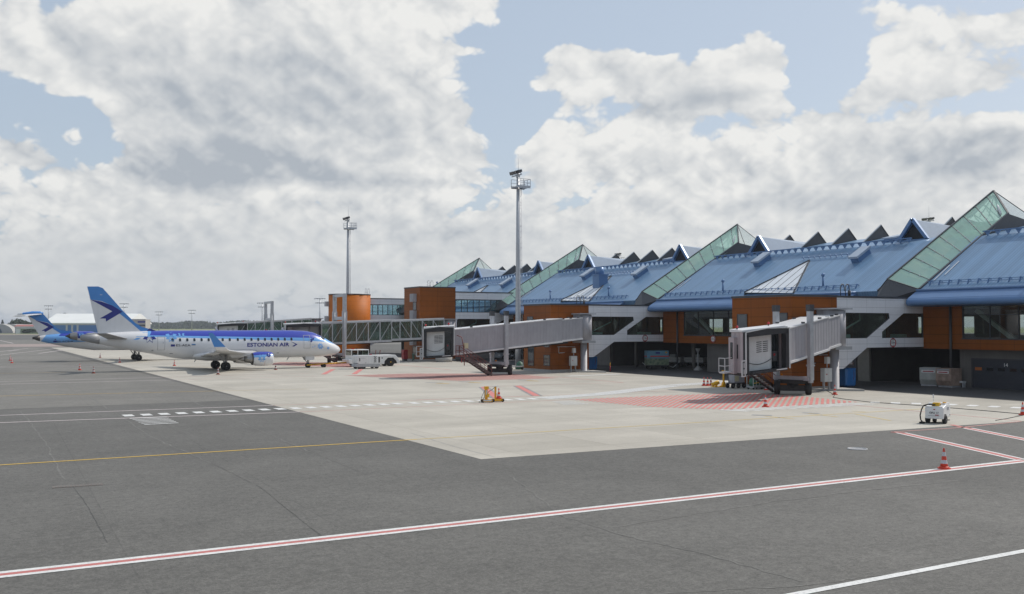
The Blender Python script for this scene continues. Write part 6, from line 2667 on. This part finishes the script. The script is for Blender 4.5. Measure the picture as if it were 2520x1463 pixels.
slab('pale concrete island under the near bridge column and its blue tank', (1990, 962), (2128, 963.5), 2.6)
slab('pale concrete island under the second gate bridge column', (1418, 917), (1492, 917.5), 3.0)


def cabinet(label, loc):
    t = thing('control_cabinet', label, 'control cabinet', loc, group='grey control cabinets at the bridge columns')
    m = MB()
    m.box(-.42, .42, -.22, .22, .75, 1.85)
    for x in (-.3, .3):
        m.box(x - .04, x + .04, -.1, .1, 0, .75, 1)
    b = m.build('box', [M['lightgrey'], M['steel']], t, bevel=.015)
    MB().box(-.02, .40, -.235, -.22, .78, 1.82).build('door', M['lightgrey'], b)
    m = MB()
    m.lathe([(.05, -.26), (.05, -.22)], (-.2, 0, 1.35), 'y', 10)
    m.build('red_button', M['red'], b)
    m = MB()
    m.box(-.1, .25, -.2, .1, 2.2, 2.75, 0)
    m.tube((.05, -.05, 1.85), (.05, -.05, 2.2), .04, n=6, m=1)
    m.tube((-2.0, .2, 2.9), (.4, .2, 2.9), .035, n=6, m=1)
    m.tube((-1.8, .2, 2.9), (-1.8, .2, 2.2), .035, n=6, m=1)
    m.tube((-1.8, .2, 2.2), (-1.0, .2, 2.25), .04, n=6, m=1)
    m.build('conduit', [M['lightgrey'], M['steel']], t)


cabinet('grey control cabinet with a red button beside the near bridge column', (60.9, 55.35, 0))
cabinet('grey control cabinet beside the second gate column', (60.8, 92.2, 0))


def bench(label, loc, rz_=0.0, k=1.0):
    t = thing('steel_bench', label, 'bench', loc, rz_, group='small steel benches at the gates')
    MB().box(-.75 * k, .75 * k, -.22, .22, .55 * max(k, .7), .78 * max(k, .7)).build('top', M['lightgrey'], t)
    for x in (-.6 * k, .6 * k):
        MB().box(x - .04, x + .04, -.18, .18, 0, .55 * max(k, .7)).build('leg', M['steel'], t)


bench('small steel bench against the orange wall of the second gate', gp(1377, 909))
bench('small steel bench beside the green bins of the third gate', gp(1049, 888))
bench('small steel rack by the dark garage doors right of the blue tank', (74.6, 64.8, 0), R(90), .5)
bench('small steel rack at the left edge of the garage door with the number', (74.6, 53.0, 0), R(90), .45)

# cluster left of the near bridge
def marker_stand(label, loc):
    t = thing('yellow_post_stand', label, 'equipment stand', loc, group='yellow post stands by the bridges')
    m = MB()
    m.box(-.28, .28, -.2, .2, 0, .12)
    m.prism([(-.2, .12), (.2, .12), (.08, .45), (-.08, .45)], -.1, .1)
    m.build('foot', M['yellow'], t)
    m = MB()
    m.box(-.06, .06, -.05, .05, .4, 1.35)
    m.box(-.14, .14, -.08, .08, 1.32, 1.42)
    m.build('post', M['yellow'], t)


p = gp(1781, 953)
m = MB()
c = gp(1763, 953)
m.tube((c.x - .35, c.y + .2, .18), (c.x + .18, c.y - .15, .45), .17, n=14)
m.box(c.x - .4, c.x + .35, c.y - .3, c.y + .3, 0, .06)
m.beam((c.x - .1, c.y, 0), (c.x + .1, c.y - .1, .35), .12)
tag(m.build('yellow_roller', M['yellow']), 'tilted yellow cable roller between the cones and the yellow post', 'cable roller')
marker_stand('yellow post stand between the cable roller and the grey generator cart', p)
gc = gp(1812, 955.5)
K = thing('generator_cart', 'grey generator box on a small black wheeled cart, left of the near bridge stairs', 'generator', gc, R(4))
m = MB()
m.box(-.85, .65, -.35, .35, .38, .48)
m.beam((-.85, 0, .45), (-1.0, 0, 1.25), .04)
m.build('cart', M['dark'], K)
m = MB()
m.box(-.6, .62, -.35, .35, .48, 1.12, 0)
m.box(-.55, -.05, -.36, -.35, .6, 1.05, 1)
m.build('generator', [M['bridge'], M['yellowgrey']], K, bevel=.02)
for x in (-.72, -.05, .6):
    for y in (-.3, .3):
        t_, h_ = MB(), MB()
        wheel(t_, h_, (x, y, .22), .22, .12, 'y', 14)
        o = t_.build('wheel', M['rubber'], K)
        h_.build('hub', M['hub'], o)
pc = gp(1866, 958)
K = thing('cage_trolley', 'grey tubular cage trolley holding a green bag, behind the near bridge stairs', 'trolley', pc, R(3))
m = MB()
for x in (-.95, -.6, -.25, .1, .45, .8, 1.1):
    m.beam((x, -.35, .3), (x, -.35, 1.1), .03)
for z in (.3, 1.12):
    m.beam((-.95, -.35, z), (1.1, -.35, z), .045)
    m.beam((-.95, .35, z), (1.1, .35, z), .045)
for x in (-.95, 1.1):
    for y in (-.35, .35):
        m.beam((x, y, .15), (x, y, 1.14 if x > 0 else 1.7), .04)
m.beam((-.95, -.35, 1.7), (-.95, .35, 1.7), .04)
m.build('cage', M['lightgrey'], K)
MB().box(-.95, 1.1, -.35, .35, .16, .24).build('platform', M['steel'], K)
m = MB()
for i in range(5):
    m.lathe([(.02, .25), (.30, .3), (.33, .55), (.26, .82), (.05, .98 + .05 * (i % 2))], (-.6 + i * .36, .05, 0), n=10)
m.build('green_bag', M['green'], K)
m = MB()
m.beam((-.9, -.4, .52), (.8, -.4, .68), .05)
m.box(.5, .72, -.3, .2, .26, .75)
m.build('yellow_pole', M['yellow'], K)
for x in (-.85, .1, 1.0):
    for y in (-.28, .28):
        MB().lathe([(.02, -.03), (.1, -.03), (.1, .03), (.02, .03)], (x, y, .1), 'y', 12).build('castor', M['undercar'], K)
cone('small orange cone half hidden at the foot of the near bridge stairs', gp(1886, 960.5), 0, 0, .45)
m = MB()
rb = gp(1918, 961)
m.lathe([(.2, .9), (.26, 1.3), (.2, 1.8), (.05, 1.95)], (rb.x + .9, rb.y + 1.6, 0), n=12)
m.box(rb.x + .7, rb.x + 1.1, rb.y + 1.4, rb.y + 1.8, 0, .9)
tag(m.build('red_hydrant', M['red']), 'dark red covered hydrant behind the near bridge stairs', 'hydrant')
# second gate clutter
t = thing('step_ladder', 'yellow wheeled step ladder leaning to the orange wall of the second gate', 'ladder', gp(1305, 912), R(8))
m = MB()
for y in (-.35, .35):
    m.beam((-.3, y, .1), (1.5, y, 2.5), .06, .1)
    m.beam((1.5, y, 2.5), (1.7, y, 0), .06)
m.build('frame', M['ladderwood'] if 'ladderwood' in M else mat('pale_yellow_rail', (.42, .30, .12), .5), t)
for i in range(8):
    u = (i + .5) / 8
    MB().box(-.3 + 1.8 * u - .1, -.3 + 1.8 * u + .14, -.34, .34, .1 + 2.4 * u, .14 + 2.4 * u).build('step', M['yellowgrey'], t)
for i, (x_, y_) in enumerate(((1316, 911), (1327.5, 911.5))):
    t = thing('yellow_bollard', ('yellow bollard at the foot of the step ladder', 'yellow bollard with pale top beside the red bottles')[i], 'bollard', gp(x_, y_), group='yellow bollards at the second gate')
    MB().box(-.18, .18, -.18, .18, 0, .08).build('base', M['yellow'], t)
    MB().tube((0, 0, .08), (0, 0, 1.35), .10, n=10).build('post', M['yellow'], t)
    MB().lathe([(.11, 1.35), (.12, 1.42), (.03, 1.48)], n=10).build('cap', M['yellow'] if i == 0 else M['white'], t)
for i, x_ in enumerate((1337, 1342.5, 1347)):
    t = thing('gas_bottle', ('red gas bottle next to the yellow bollard', 'dark red gas bottle in the middle of the row of three', 'dark red gas bottle nearest the yellow strut')[i], 'gas bottle', gp(x_, 911), group='red gas bottles at the second gate')
    MB().lathe([(.16, 0), (.17, .1), (.17, 1.25), (.09, 1.42), (.04, 1.5)], n=12).build('bottle', M['red'], t)
    MB().lathe([(.05, 1.48), (.05, 1.6)], n=8).build('valve', M['dark'], t)
pt = gp(1272, 911)
t = thing('baggage_trolley', 'flat grey baggage trolley with rails between the bridge wheels and the step ladder', 'trolley', pt, 0)
m = MB()
m.box(-1.4, 1.4, -.5, .5, .35, .45)
m.build('deck', M['steel'], t)
m = MB()
for x in (-1.35, -.4, .6, 1.35):
    m.beam((x, -.45, .45), (x, -.45, 1.2), .05)
m.beam((-1.4, -.45, 1.2), (1.4, -.45, 1.2), .05)
m.build('rail', M['lightgrey'], t)
for x in (-1.0, 1.0):
    for y in (-.4, .4):
        MB().lathe([(.04, -.06), (.17, -.06), (.17, .06), (.04, .06)], (x, y, .17), 'y', 12).build('wheel', M['rubber'], t)
m = MB()
gt = gp(1322, 909)
m.lathe([(.5, 0), (.6, .3), (.35, .8), (.05, 1.0)], (gt.x - 2.0, gt.y + .8, 0), n=9)
tag(m.build('green_tarpaulin', M['green']), 'green tarpaulin heap left of the step ladder', 'tarpaulin')
t = thing('delineator_post', 'thin red and orange post at the edge of the dark road', 'post', gp(1501.5, 916))
MB().tube((0, 0, .04), (0, 0, .72), .06, .05, n=8).build('lower_post', M['red'], t)
MB().tube((0, 0, .72), (0, 0, 1.05), .055, .045, n=8).build('upper_post', M['orangepaint'], t)
MB().lathe([(.16, 0), (.14, .05), (.06, .06)], n=12).build('foot', M['rubber'], t)
# third gate clutter
t = thing('red_cabinet', 'dark red hose cabinet by the orange wall of the third gate', 'hose cabinet', (58.5, 134.6, 0))
MB().box(-.35, .35, -.4, .4, .3, 1.7).build('box', M['red'], t, bevel=.02)
MB().box(-.3, .3, -.3, .3, 0, .3).build('stand', M['dark'], t)
for i, (x_, lb) in enumerate(((1021.5, 'green wheeled bin left of the yellow post'), (1041, 'taller dark green bin right of the yellow post'))):
    t = thing('wheeled_bin', lb + ' at the third gate', 'waste bin', gp(x_, 889), group='green wheeled bins at the third gate')
    hh = 1.0 + .35 * i
    m = MB()
    m.loft([[(-.33 * s, -.35 * s, z), (.33 * s, -.35 * s, z), (.33 * s, .35 * s, z), (-.33 * s, .35 * s, z)] for s, z in ((.85, .1), (1.05, hh))], sm=False)
    m.build('bin', M['green'], t)
    m = MB()
    m.hexa([(-.37, -.4, hh), (.37, -.4, hh), (.37, .38, hh), (-.37, .38, hh), (-.33, -.36, hh + .1), (.33, -.36, hh + .1), (.33, .34, hh + .16), (-.33, .34, hh + .16)])
    m.build('lid', M['green'], t)
    for s in (-.28, .28):
        MB().lathe([(.03, -.04), (.11, -.04), (.11, .04), (.03, .04)], (s, .3, .11), 'x', 10).build('wheel', M['rubber'], t)
t = thing('yellow_post', 'thin yellow post between the two green bins', 'post', gp(1031.5, 889))
MB().tube((0, 0, 0), (0, 0, 1.5), .07, n=8).build('post', M['yellow'], t)
MB().box(-.12, .12, -.12, .12, 0, .06).build('base', M['yellow'], t)
kb = gp(1101, 892)
m = MB()
m.lathe([(1.2, 0), (1.25, .7), (1.05, .75), (1.05, 1.0)], (kb.x, kb.y + 1.2, 0), n=18)
tag(m.build('concrete_footing', M['concretebit']), 'round pale concrete footing under the glass bridge rotunda', 'footing')
for i, x_ in enumerate((1136, 1150)):
    m = MB()
    q = gp(x_, 893)
    m.tube((q.x, q.y, 0), (q.x, q.y, 1.15), .07, n=8)
    m.lathe([(.07, 1.15), (.09, 1.2), (.02, 1.26)], tuple(q), n=8)
    tag(m.build('red_bollard', M['red']), ('red bollard near the second bridge stairs, left one', 'red bollard right at the second bridge stairs')[i], 'bollard', 'red bollards behind the second bridge')

# ---------------------------------------------------------------- undercroft: containers, carts, cars
def container(label, loc, rz_, c, printed):
    t = thing('air_cargo_container', label, 'cargo container', loc, rz_, group='cargo containers under the first gate')
    m = MB()
    m.prism([(-.65, .15), (.65, .15), (.65, 1.62), (-.85, 1.62), (-.85, .58)], -.72, .72, 'x')
    b = m.build('body', c, t, bevel=.02)
    MB().box(-.66, .66, -.6, .6, 0, .14).build('base', M['steel'], t)
    m = MB()
    m.box(-.55, .55, -.862, -.85, 1.18, 1.40, 0)
    m.box(-.45, .45, -.87, -.862, 1.24, 1.33, 1)
    m.box(-.6, .6, -.862, -.85, 1.46, 1.56, 2)
    m.build('printed_label', [M['white'], M['red'], M['outline']], b)


M['contwhite'] = mat('scuffed_shaded_container', (.42, .42, .39), .5, var=.15, streak=.2)  # white darkened for the shade of the passage, plus scuff streaks
M['conttan'] = mat('stained_tan_container', (.34, .24, .19), .6, var=.35, vscale=2.2, streak=.3)
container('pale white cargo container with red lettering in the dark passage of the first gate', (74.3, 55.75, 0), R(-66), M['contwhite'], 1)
container('stained tan cargo container beside the pale one', (74.05, 53.7, 0), R(-90), M['conttan'], 1)


def printed_mat(name, top, low, low2):
    m = mat(name, top, .5, var=.12)
    N, L = m.node_tree.nodes, m.node_tree.links
    t = N.new('ShaderNodeTexCoord')
    s = N.new('ShaderNodeSeparateXYZ')
    L.new(t.outputs['Object'], s.inputs[0])
    v = N.new('ShaderNodeTexVoronoi')
    v.inputs['Scale'].default_value = 3.2
    L.new(t.outputs['Object'], v.inputs['Vector'])
    c = N.new('ShaderNodeMix')
    c.data_type = 'RGBA'
    L.new(v.outputs['Distance'], c.inputs[0])
    c.inputs[6].default_value = (*low, 1)
    c.inputs[7].default_value = (*low2, 1)
    g = N.new('ShaderNodeMapRange')
    L.new(s.outputs[2], g.inputs[0])
    g.inputs[1].default_value, g.inputs[2].default_value = 1.2, 1.45
    k = N.new('ShaderNodeMix')
    k.data_type = 'RGBA'
    L.new(g.outputs[0], k.inputs[0])
    L.new(c.outputs[2], k.inputs[6])
    L.new(N[m['mx']].outputs[2], k.inputs[7])
    L.new(k.outputs[2], N['Principled BSDF'].inputs['Base Color'])
    return m


t = thing('baggage_cart', 'box baggage cart with a blue and leafy green printed cover under the second gate', 'baggage cart', (74.4, 94.3, 0), R(-25))
m = MB()
m.box(-1.35, 1.35, -.75, .75, .5, 2.25)
b = m.build('printed_cover', printed_mat('leafy_print', (.13, .30, .42), (.05, .10, .07), (.28, .33, .20)), t, bevel=.03)
m = MB()
m.box(-.95, 1.36, -.765, -.75, 1.50, 1.64, 0)
m.box(-1.37, -1.35, -.7, .7, 1.50, 1.62, 0)
m.box(.9, 1.15, -.765, -.75, 1.95, 2.13, 1)
m.box(-.3, .25, -.765, -.75, 1.88, 2.08, 2)
m.build('printed_stripe', [M['cone'], M['yellow'], M['db']], b)
MB().box(-1.4, 1.4, -.7, .7, .38, .5).build('chassis', M['dark'], t)
for x in (-.95, .95):
    for y in (-.6, .6):
        MB().lathe([(.05, -.08), (.22, -.08), (.22, .08), (.05, .08)], (x, y, .22), 'y', 14).build('wheel', M['rubber'], t)
m = MB()
m.beam((1.4, .0, .42), (2.0, -.2, .2), .07)
m.beam((2.0, -.2, .2), (2.7, -.5, .85), .07)
m.beam((-1.4, 0, .45), (-1.75, 0, .8), .07)
m.build('drawbar', M['lightgrey'], t)
for i in range(3):
    t = thing('white_cart', ('white baggage cart nearest the printed cart, in the dark passage', 'middle white baggage cart of the row in the dark passage', 'white baggage cart at the right end of the row in the dark passage')[i],
              'baggage cart', (83.0 + i * 1.3, 101.6 - i * 3.0, 0), R(-66), group='white baggage carts in the passage')
    m = MB()
    m.box(-1.35, 1.35, -.7, .7, .5, 1.15)
    bb = m.build('bin', M['white'], t, bevel=.03)
    MB().box(-1.37, 1.37, -.72, -.7, .82, .9).build('band', M['lightgrey'], bb)
    MB().box(-1.2, 1.2, -.6, .6, .35, .5).build('chassis', M['dark'], t)
    MB().box(-.4, .4, -.3, .3, 1.15, 1.5).build('load', M['lightgrey'], t)
    for x in (-.9, .9):
        for y in (-.6, .6):
            MB().lathe([(.05, -.08), (.2, -.08), (.2, .08), (.05, .08)], (x, y, .2), 'y', 12).build('wheel', M['rubber'], t)
t = thing('sign_pedestal', 'grey post with a flared head on a conical concrete foot, before the dark passage', 'post', (76.4, 89.0, 0))
MB().lathe([(.6, 0), (.55, .12), (.2, .45), (.12, .5)], n=16).build('foot', M['concretebit'], t)
MB().tube((0, 0, .45), (0, 0, 2.2), .09, n=10).build('post', M['lightgrey'], t)
MB().lathe([(.09, 2.1), (.3, 2.55), (.3, 2.6)], n=12).build('head', M['lightgrey'], t)


def car(label, loc, rz_, paint, kind='car'):
    t = thing('parked_car', label, 'car', loc, rz_, group='cars parked in the shade of the terminal')
    W2 = .86

    def ring(x, zlo, zhi, w, wt):
        return [(x, -w, zlo), (x, -w, (zlo + zhi) / 2), (x, -wt, zhi), (x, wt, zhi), (x, w, (zlo + zhi) / 2), (x, w, zlo)]
    m = MB()
    m.loft([ring(-2.1, .35, .85, .7, .6), ring(-1.95, .25, .92, W2, .78), ring(-.9, .2, .98, W2, .80), ring(1.2, .2, .98, W2, .80), ring(1.95, .25, .95, W2, .78), ring(2.12, .38, .85, .72, .65)])
    b = m.build('body', paint, t)
    m = MB()
    m.loft([ring(-1.05, .9, 1.0, .80, .78), ring(-.35, .9, 1.44, .80, .62), ring(.9, .9, 1.46, .80, .62), ring(1.75, .9, 1.0, .80, .76)])
    m.build('roof', paint, b)
    m = MB()
    for s in (-1, 1):
        m.poly([(-.85, s * .775, 1.02), (-.32, s * .66, 1.36), (.25, s * .66, 1.38), (.25, s * .79, 1.02)])
        m.poly([(.33, s * .79, 1.02), (.33, s * .66, 1.38), (.85, s * .66, 1.37), (1.4, s * .775, 1.03)])
    m.poly([(-1.0, -.7, 1.03), (-1.0, .7, 1.03), (-.4, .6, 1.42), (-.4, -.6, 1.42)])
    m.poly([(1.7, -.7, 1.04), (1.7, .7, 1.04), (.95, .6, 1.44), (.95, -.6, 1.44)])
    m.v = [v + Vector((0, .012 if v.y > 0 else -.012, .012)) for v in m.v]
    m.build('window', M['darkglass'], b)
    for s in (-.6, .6):
        MB().box(-2.13, -2.05, s - .16, s + .16, .62, .78).build('headlight', M['conewhite'], b)
        MB().box(2.05, 2.14, s - .14, s + .14, .66, .84).build('tail_light', M['lens_red'], b)
    for x in (-1.3, 1.3):
        for s in (-1, 1):
            t_, h_ = MB(), MB()
            wheel(t_, h_, (x, s * .80, .31), .31, .2, 'y', 16)
            o = t_.build('wheel', M['rubber'], t)
            h_.build('rim', M['silver'], o)


M['carsilver'] = mat('silver_car_paint', (.50, .53, .56), .25, .4, var=.03)
M['cardark'] = mat('dark_green_car_paint', (.03, .036, .034), .22, .2, var=.05)
cp = gp(1238, 884.5)
car('silver hatchback parked in the shade behind the second bridge wheels', cp, R(28), M['carsilver'])
cp = gp(1290, 886)
car('dark green hatchback parked right of the silver one, behind the mast', cp, R(18), M['cardark'])


# ---------------------------------------------------------------- far buildings, trees, wood
def far_pt(x, z):
    d = ray(x, 804)
    k = z / d.dot(F0)
    return Vector((d.x * k, d.y * k, 0))


def zh(y, z):
    return CAMH + (804 - y) * z / FPX


HZ = 700
ha, hb = far_pt(107, HZ), far_pt(312, HZ)
HW = (hb - ha).length
H_ = thing('hangar', 'long white roofed hangar with blue walls, behind the two aircraft tails', 'hangar', (ha + hb) / 2, -YAW)
w = HW / 2
ht, he = zh(771.5, HZ), zh(796, HZ)
MB().box(-w, w, 0, 46, 0, he - .6).build('wall', mat('hangar_blue_wall', (.05, .19, .46), .5, var=.08, vscale=.1), H_)
m = MB()
m.prism([(-.6, he - .6), (-.6, he + .2), (21, ht), (25, ht), (46.6, he + .2), (46.6, he - .6)], -w - .6, w + .6, 'x')
m.build('roof', mat('hangar_roof_sheet', (.82, .82, .78), .5, var=.05, vscale=.1), H_)
for u in (.27, .335, .40):
    MB().box(-w + HW * u, -w + HW * u + 1.3, -.3, 0, 0, he - .6).build('door_rail', M['lightgrey'], H_)
for u in (.07, .44):
    MB().box(-w + HW * u, -w + HW * u + 2.0, 21.5, 23.5, ht - .02, ht + .6).build('roof_vent', M['steel'], H_)
MB().box(-w, w, -.12, 0, he - 1.4, he - .62).build('eave_band', M['lightgrey'], H_)

bz = 660
a, b = far_pt(318, bz), far_pt(358, bz)
t = thing('office_block', 'flat beige office block with a dark blue sign, right of the hangar behind the fin', 'office block', (a + b) / 2, -YAW)
w = (b - a).length / 2
top = zh(787, bz)
MB().box(-w, w, 0, 9, 0, top).build('wall', mat('beige_render', (.42, .40, .35), .8, var=.06), t)
MB().box(-w - .15, w + .15, -.15, 9.15, top, top + .35).build('roof_edge', M['lightgrey'], t)
MB().box(.2, w - .2, -.12, 0, top - 2.2, top - 1.0).build('sign_board', M['db'], t)
m = MB()
m.box(-w + .4, w - .3, -.1, 0, top - 4.6, top - 3.4)
m.build('window_band', M['darkglass'], t)
# arched hangar
a, b = far_pt(-30, 760), far_pt(52, 760)
t = thing('arched_hangar', 'pale arched hangar with a big dark door at the left picture edge', 'hangar', (a + b) / 2, -YAW)
w = (b - a).length / 2
hh = zh(797.5, 760)
arc = [(w * math.cos(math.pi * i / 16), hh * math.sin(math.pi * i / 16)) for i in range(17)]
m = MB()
m.prism([(x * .9 - 5 , z) for x, z in arc], 0, 8)
m.prism([(x, z * .97) for x, z in arc], 8, 40)
m.build('shell', mat('pale_arch_shell', (.42, .41, .38), .7, var=.12, vscale=.2), t)
m = MB()
m.prism([(x * .55 - 9, z * .80) for x, z in arc], -.4, 0)
m.build('door', mat('slate_blue_door', (.09, .12, .16), .6), t)
# low green building
a, b = far_pt(42, 700), far_pt(98, 700)
t = thing('low_service_building', 'low green walled building with a white flat roof by the arched hangar', 'service building', (a + b) / 2, -YAW)
w = (b - a).length / 2
hh = zh(810, 700)
MB().box(-w, w, 0, 10, 0, hh).build('wall', mat('pale_green_wall', (.27, .31, .22), .8), t)
MB().box(-w - .5, w + .5, -.6, 10.5, hh, hh + 1.8).build('roof', M['lightgrey'], t)
MB().box(-w - .3, -w + 2.6, -.5, 1.0, 0, hh + .4).build('annex', M['white'], t)
for u in (.35, .55, .75):
    MB().box(-w + 2 * w * u, -w + 2 * w * u + 1.4, -.06, 0, 1.2, 2.6).build('window', M['darkglass'], t)
a = far_pt(66, 740)
t = thing('red_roof_building', 'long low building with a pink red roof between the trees and the tail', 'building', a, -YAW)
MB().box(-9, 12, 0, 8, 0, zh(804.5, 740)).build('wall', M['lightgrey'], t)
m = MB()
m.prism([(-.5, zh(804.5, 740)), (8.5, zh(804.5, 740)), (4, zh(799.5, 740))], -9.5, 12.5, 'x')
m.build('roof', mat('pink_red_roof', (.40, .15, .13), .7), t)


def leafmat(name, c):
    return mat(name, c, .7, var=.5, vscale=.35, fine=.4, fscale=2.5, spec=.2)


M['leafA'] = leafmat('dark_leaves', (.035, .055, .030))
M['leafB'] = leafmat('mid_leaves', (.055, .080, .035))
M['bark'] = mat('bark', (.09, .07, .05), .9, var=.3)


def crown(m, c, rx, rz_, n, leaf, rnd):
    """leaf clumps spread through an uneven crown"""
    for i in range(n):
        a, e = rnd.uniform(0, 6.283), math.asin(rnd.uniform(-.7, 1))
        k = rnd.uniform(.35, 1.0) ** .6
        lump = 1 + .25 * math.sin(a * 3 + c[0]) * math.cos(e * 2)
        p = Vector((c[0] + rx * k * lump * math.cos(a) * math.cos(e), c[1] + rx * k * lump * math.sin(a) * math.cos(e), c[2] + rz_ * k * lump * math.sin(e)))
        s = leaf * rnd.uniform(.6, 1.4)
        d1 = Vector((rnd.uniform(-1, 1), rnd.uniform(-1, 1), rnd.uniform(-1, 1))).normalized() * s
        d2 = Vector((rnd.uniform(-1, 1), rnd.uniform(-1, 1), rnd.uniform(-1, 1))).normalized() * s
        m.add([p - d1 - d2 * .4, p + d1 * .3 - d2, p + d1 + d2 * .4, p - d1 * .3 + d2], [(0, 1, 2, 3)], 0 if rnd.random() < .6 else 1)


def tree(label, loc, h, rx, seed, conifer=False, leaf=.55):
    rnd = random.Random(seed)
    t = thing('far_tree', label, 'tree', loc, group='trees behind the far buildings')
    m = MB()
    m.tube((0, 0, 0), (.15, 0, h * .75), h * .022, h * .008, n=7)
    for i in range(5):
        a = i * 1.3
        m.tube((.05, 0, h * (.3 + .08 * i)), (rx * .5 * math.cos(a), rx * .5 * math.sin(a), h * (.5 + .07 * i)), h * .008, h * .003, n=5)
    m.build('trunk', M['bark'], t)
    m = MB()
    if conifer:
        for i in range(7):
            u = i / 6
            crown(m, (0, 0, h * (.2 + .74 * u)), rx * (1.05 - .95 * u), h * .09, 110, leaf * .8, rnd)
    else:
        crown(m, (0, 0, h * .62), rx, h * .36, 700, leaf, rnd)
        crown(m, (rx * .4, 0, h * .75), rx * .55, h * .24, 250, leaf, rnd)
        crown(m, (-rx * .5, 0, h * .52), rx * .5, h * .22, 250, leaf, rnd)
    m.build('crown', [M['leafA'], M['leafB']], t)


for i, (x_, top, z, rx, con, lb) in enumerate(((6, 789, 840, 3.2, 1, 'pointed conifer over the arched hangar at the left edge'), (29.5, 788, 860, 2.6, 1, 'slender conifer left of the leafy trees'),
                                               (38, 789, 790, 5.5, 0, 'broad leafy tree behind the low green building, left one'), (43.5, 786, 800, 5.2, 0, 'tallest broad tree behind the low green building'),
                                               (53, 788.5, 790, 5.0, 0, 'broad leafy tree right of the tallest one'), (70, 793, 880, 5.5, 0, 'pale distant tree over the pink red roof'),
                                               (63, 813, 690, 1.7, 0, 'dark round bush in front of the low green building, left one'), (73, 811.5, 690, 3.2, 0, 'wide dark bush in front of the low green building, right one'))):
    tree(lb, far_pt(x_, z), zh(top, z), rx, 20 + i, con)
# far wood along the horizon: one mass
rnd = random.Random(5)
m = MB()
x = 300.0
while x < 1240:
    z = rnd.uniform(1900, 2300)
    top = 797 - 6.0 * min(1, max(0, (x - 340) / 500)) + rnd.uniform(-2.2, 2.2) + 1.6 * math.sin(x * .05)
    p = far_pt(x, z)
    h = zh(top, z)
    n = 26
    for i in range(n):
        c = Vector((p.x + rnd.uniform(-7, 7), p.y + rnd.uniform(-7, 7), h * rnd.uniform(.05, 1.0)))
        s = rnd.uniform(1.6, 3.6)
        d1 = Vector((rnd.uniform(-1, 1), rnd.uniform(-1, 1), rnd.uniform(-.6, .6))).normalized() * s
        d2 = Vector((rnd.uniform(-.4, .4), rnd.uniform(-.4, .4), 1)).normalized() * s * .8
        m.add([c - d1 - d2, c + d1 - d2 * .6, c + d1 * .7 + d2, c - d1 * .8 + d2 * .8], [(0, 1, 2, 3)], 0 if rnd.random() < .55 else 1)
    x += 1.7
o = m.build('far_wood', [M['leafA'], M['leafB']])
o['kind'] = 'stuff'
# landside trees seen through the hall windows
for i, (X_, Y_, h) in enumerate(((120, 36, 9), (126, 44, 8), (118, 52, 7.5), (130, 76, 9))):
    tree(('leafy tree on the lawn behind the hall, seen through the nearest window', 'second leafy tree on the lawn seen through the hall glass', 'small leafy tree on the lawn seen through the hall glass', 'leafy tree on the lawn behind the hall, beyond the first gate')[i], (X_, Y_, 0), h, 3.6, 70 + i, False, .5)


# ---------------------------------------------------------------- haze
hm = bpy.data.materials.new('air_haze')
hm.use_nodes = True
hm.node_tree.nodes.clear()
pv = hm.node_tree.nodes.new('ShaderNodeVolumePrincipled')
pv.inputs['Color'].default_value = (.86, .91, 1.0, 1)
pv.inputs['Density'].default_value = 0.00015
pv.inputs['Anisotropy'].default_value = .2
ho = hm.node_tree.nodes.new('ShaderNodeOutputMaterial')
hm.node_tree.links.new(pv.outputs[0], ho.inputs['Volume'])
hb = MB().box(-9100, 12100, -700, 14100, -1, 45).build('haze', hm)
hb['kind'] = 'stuff'
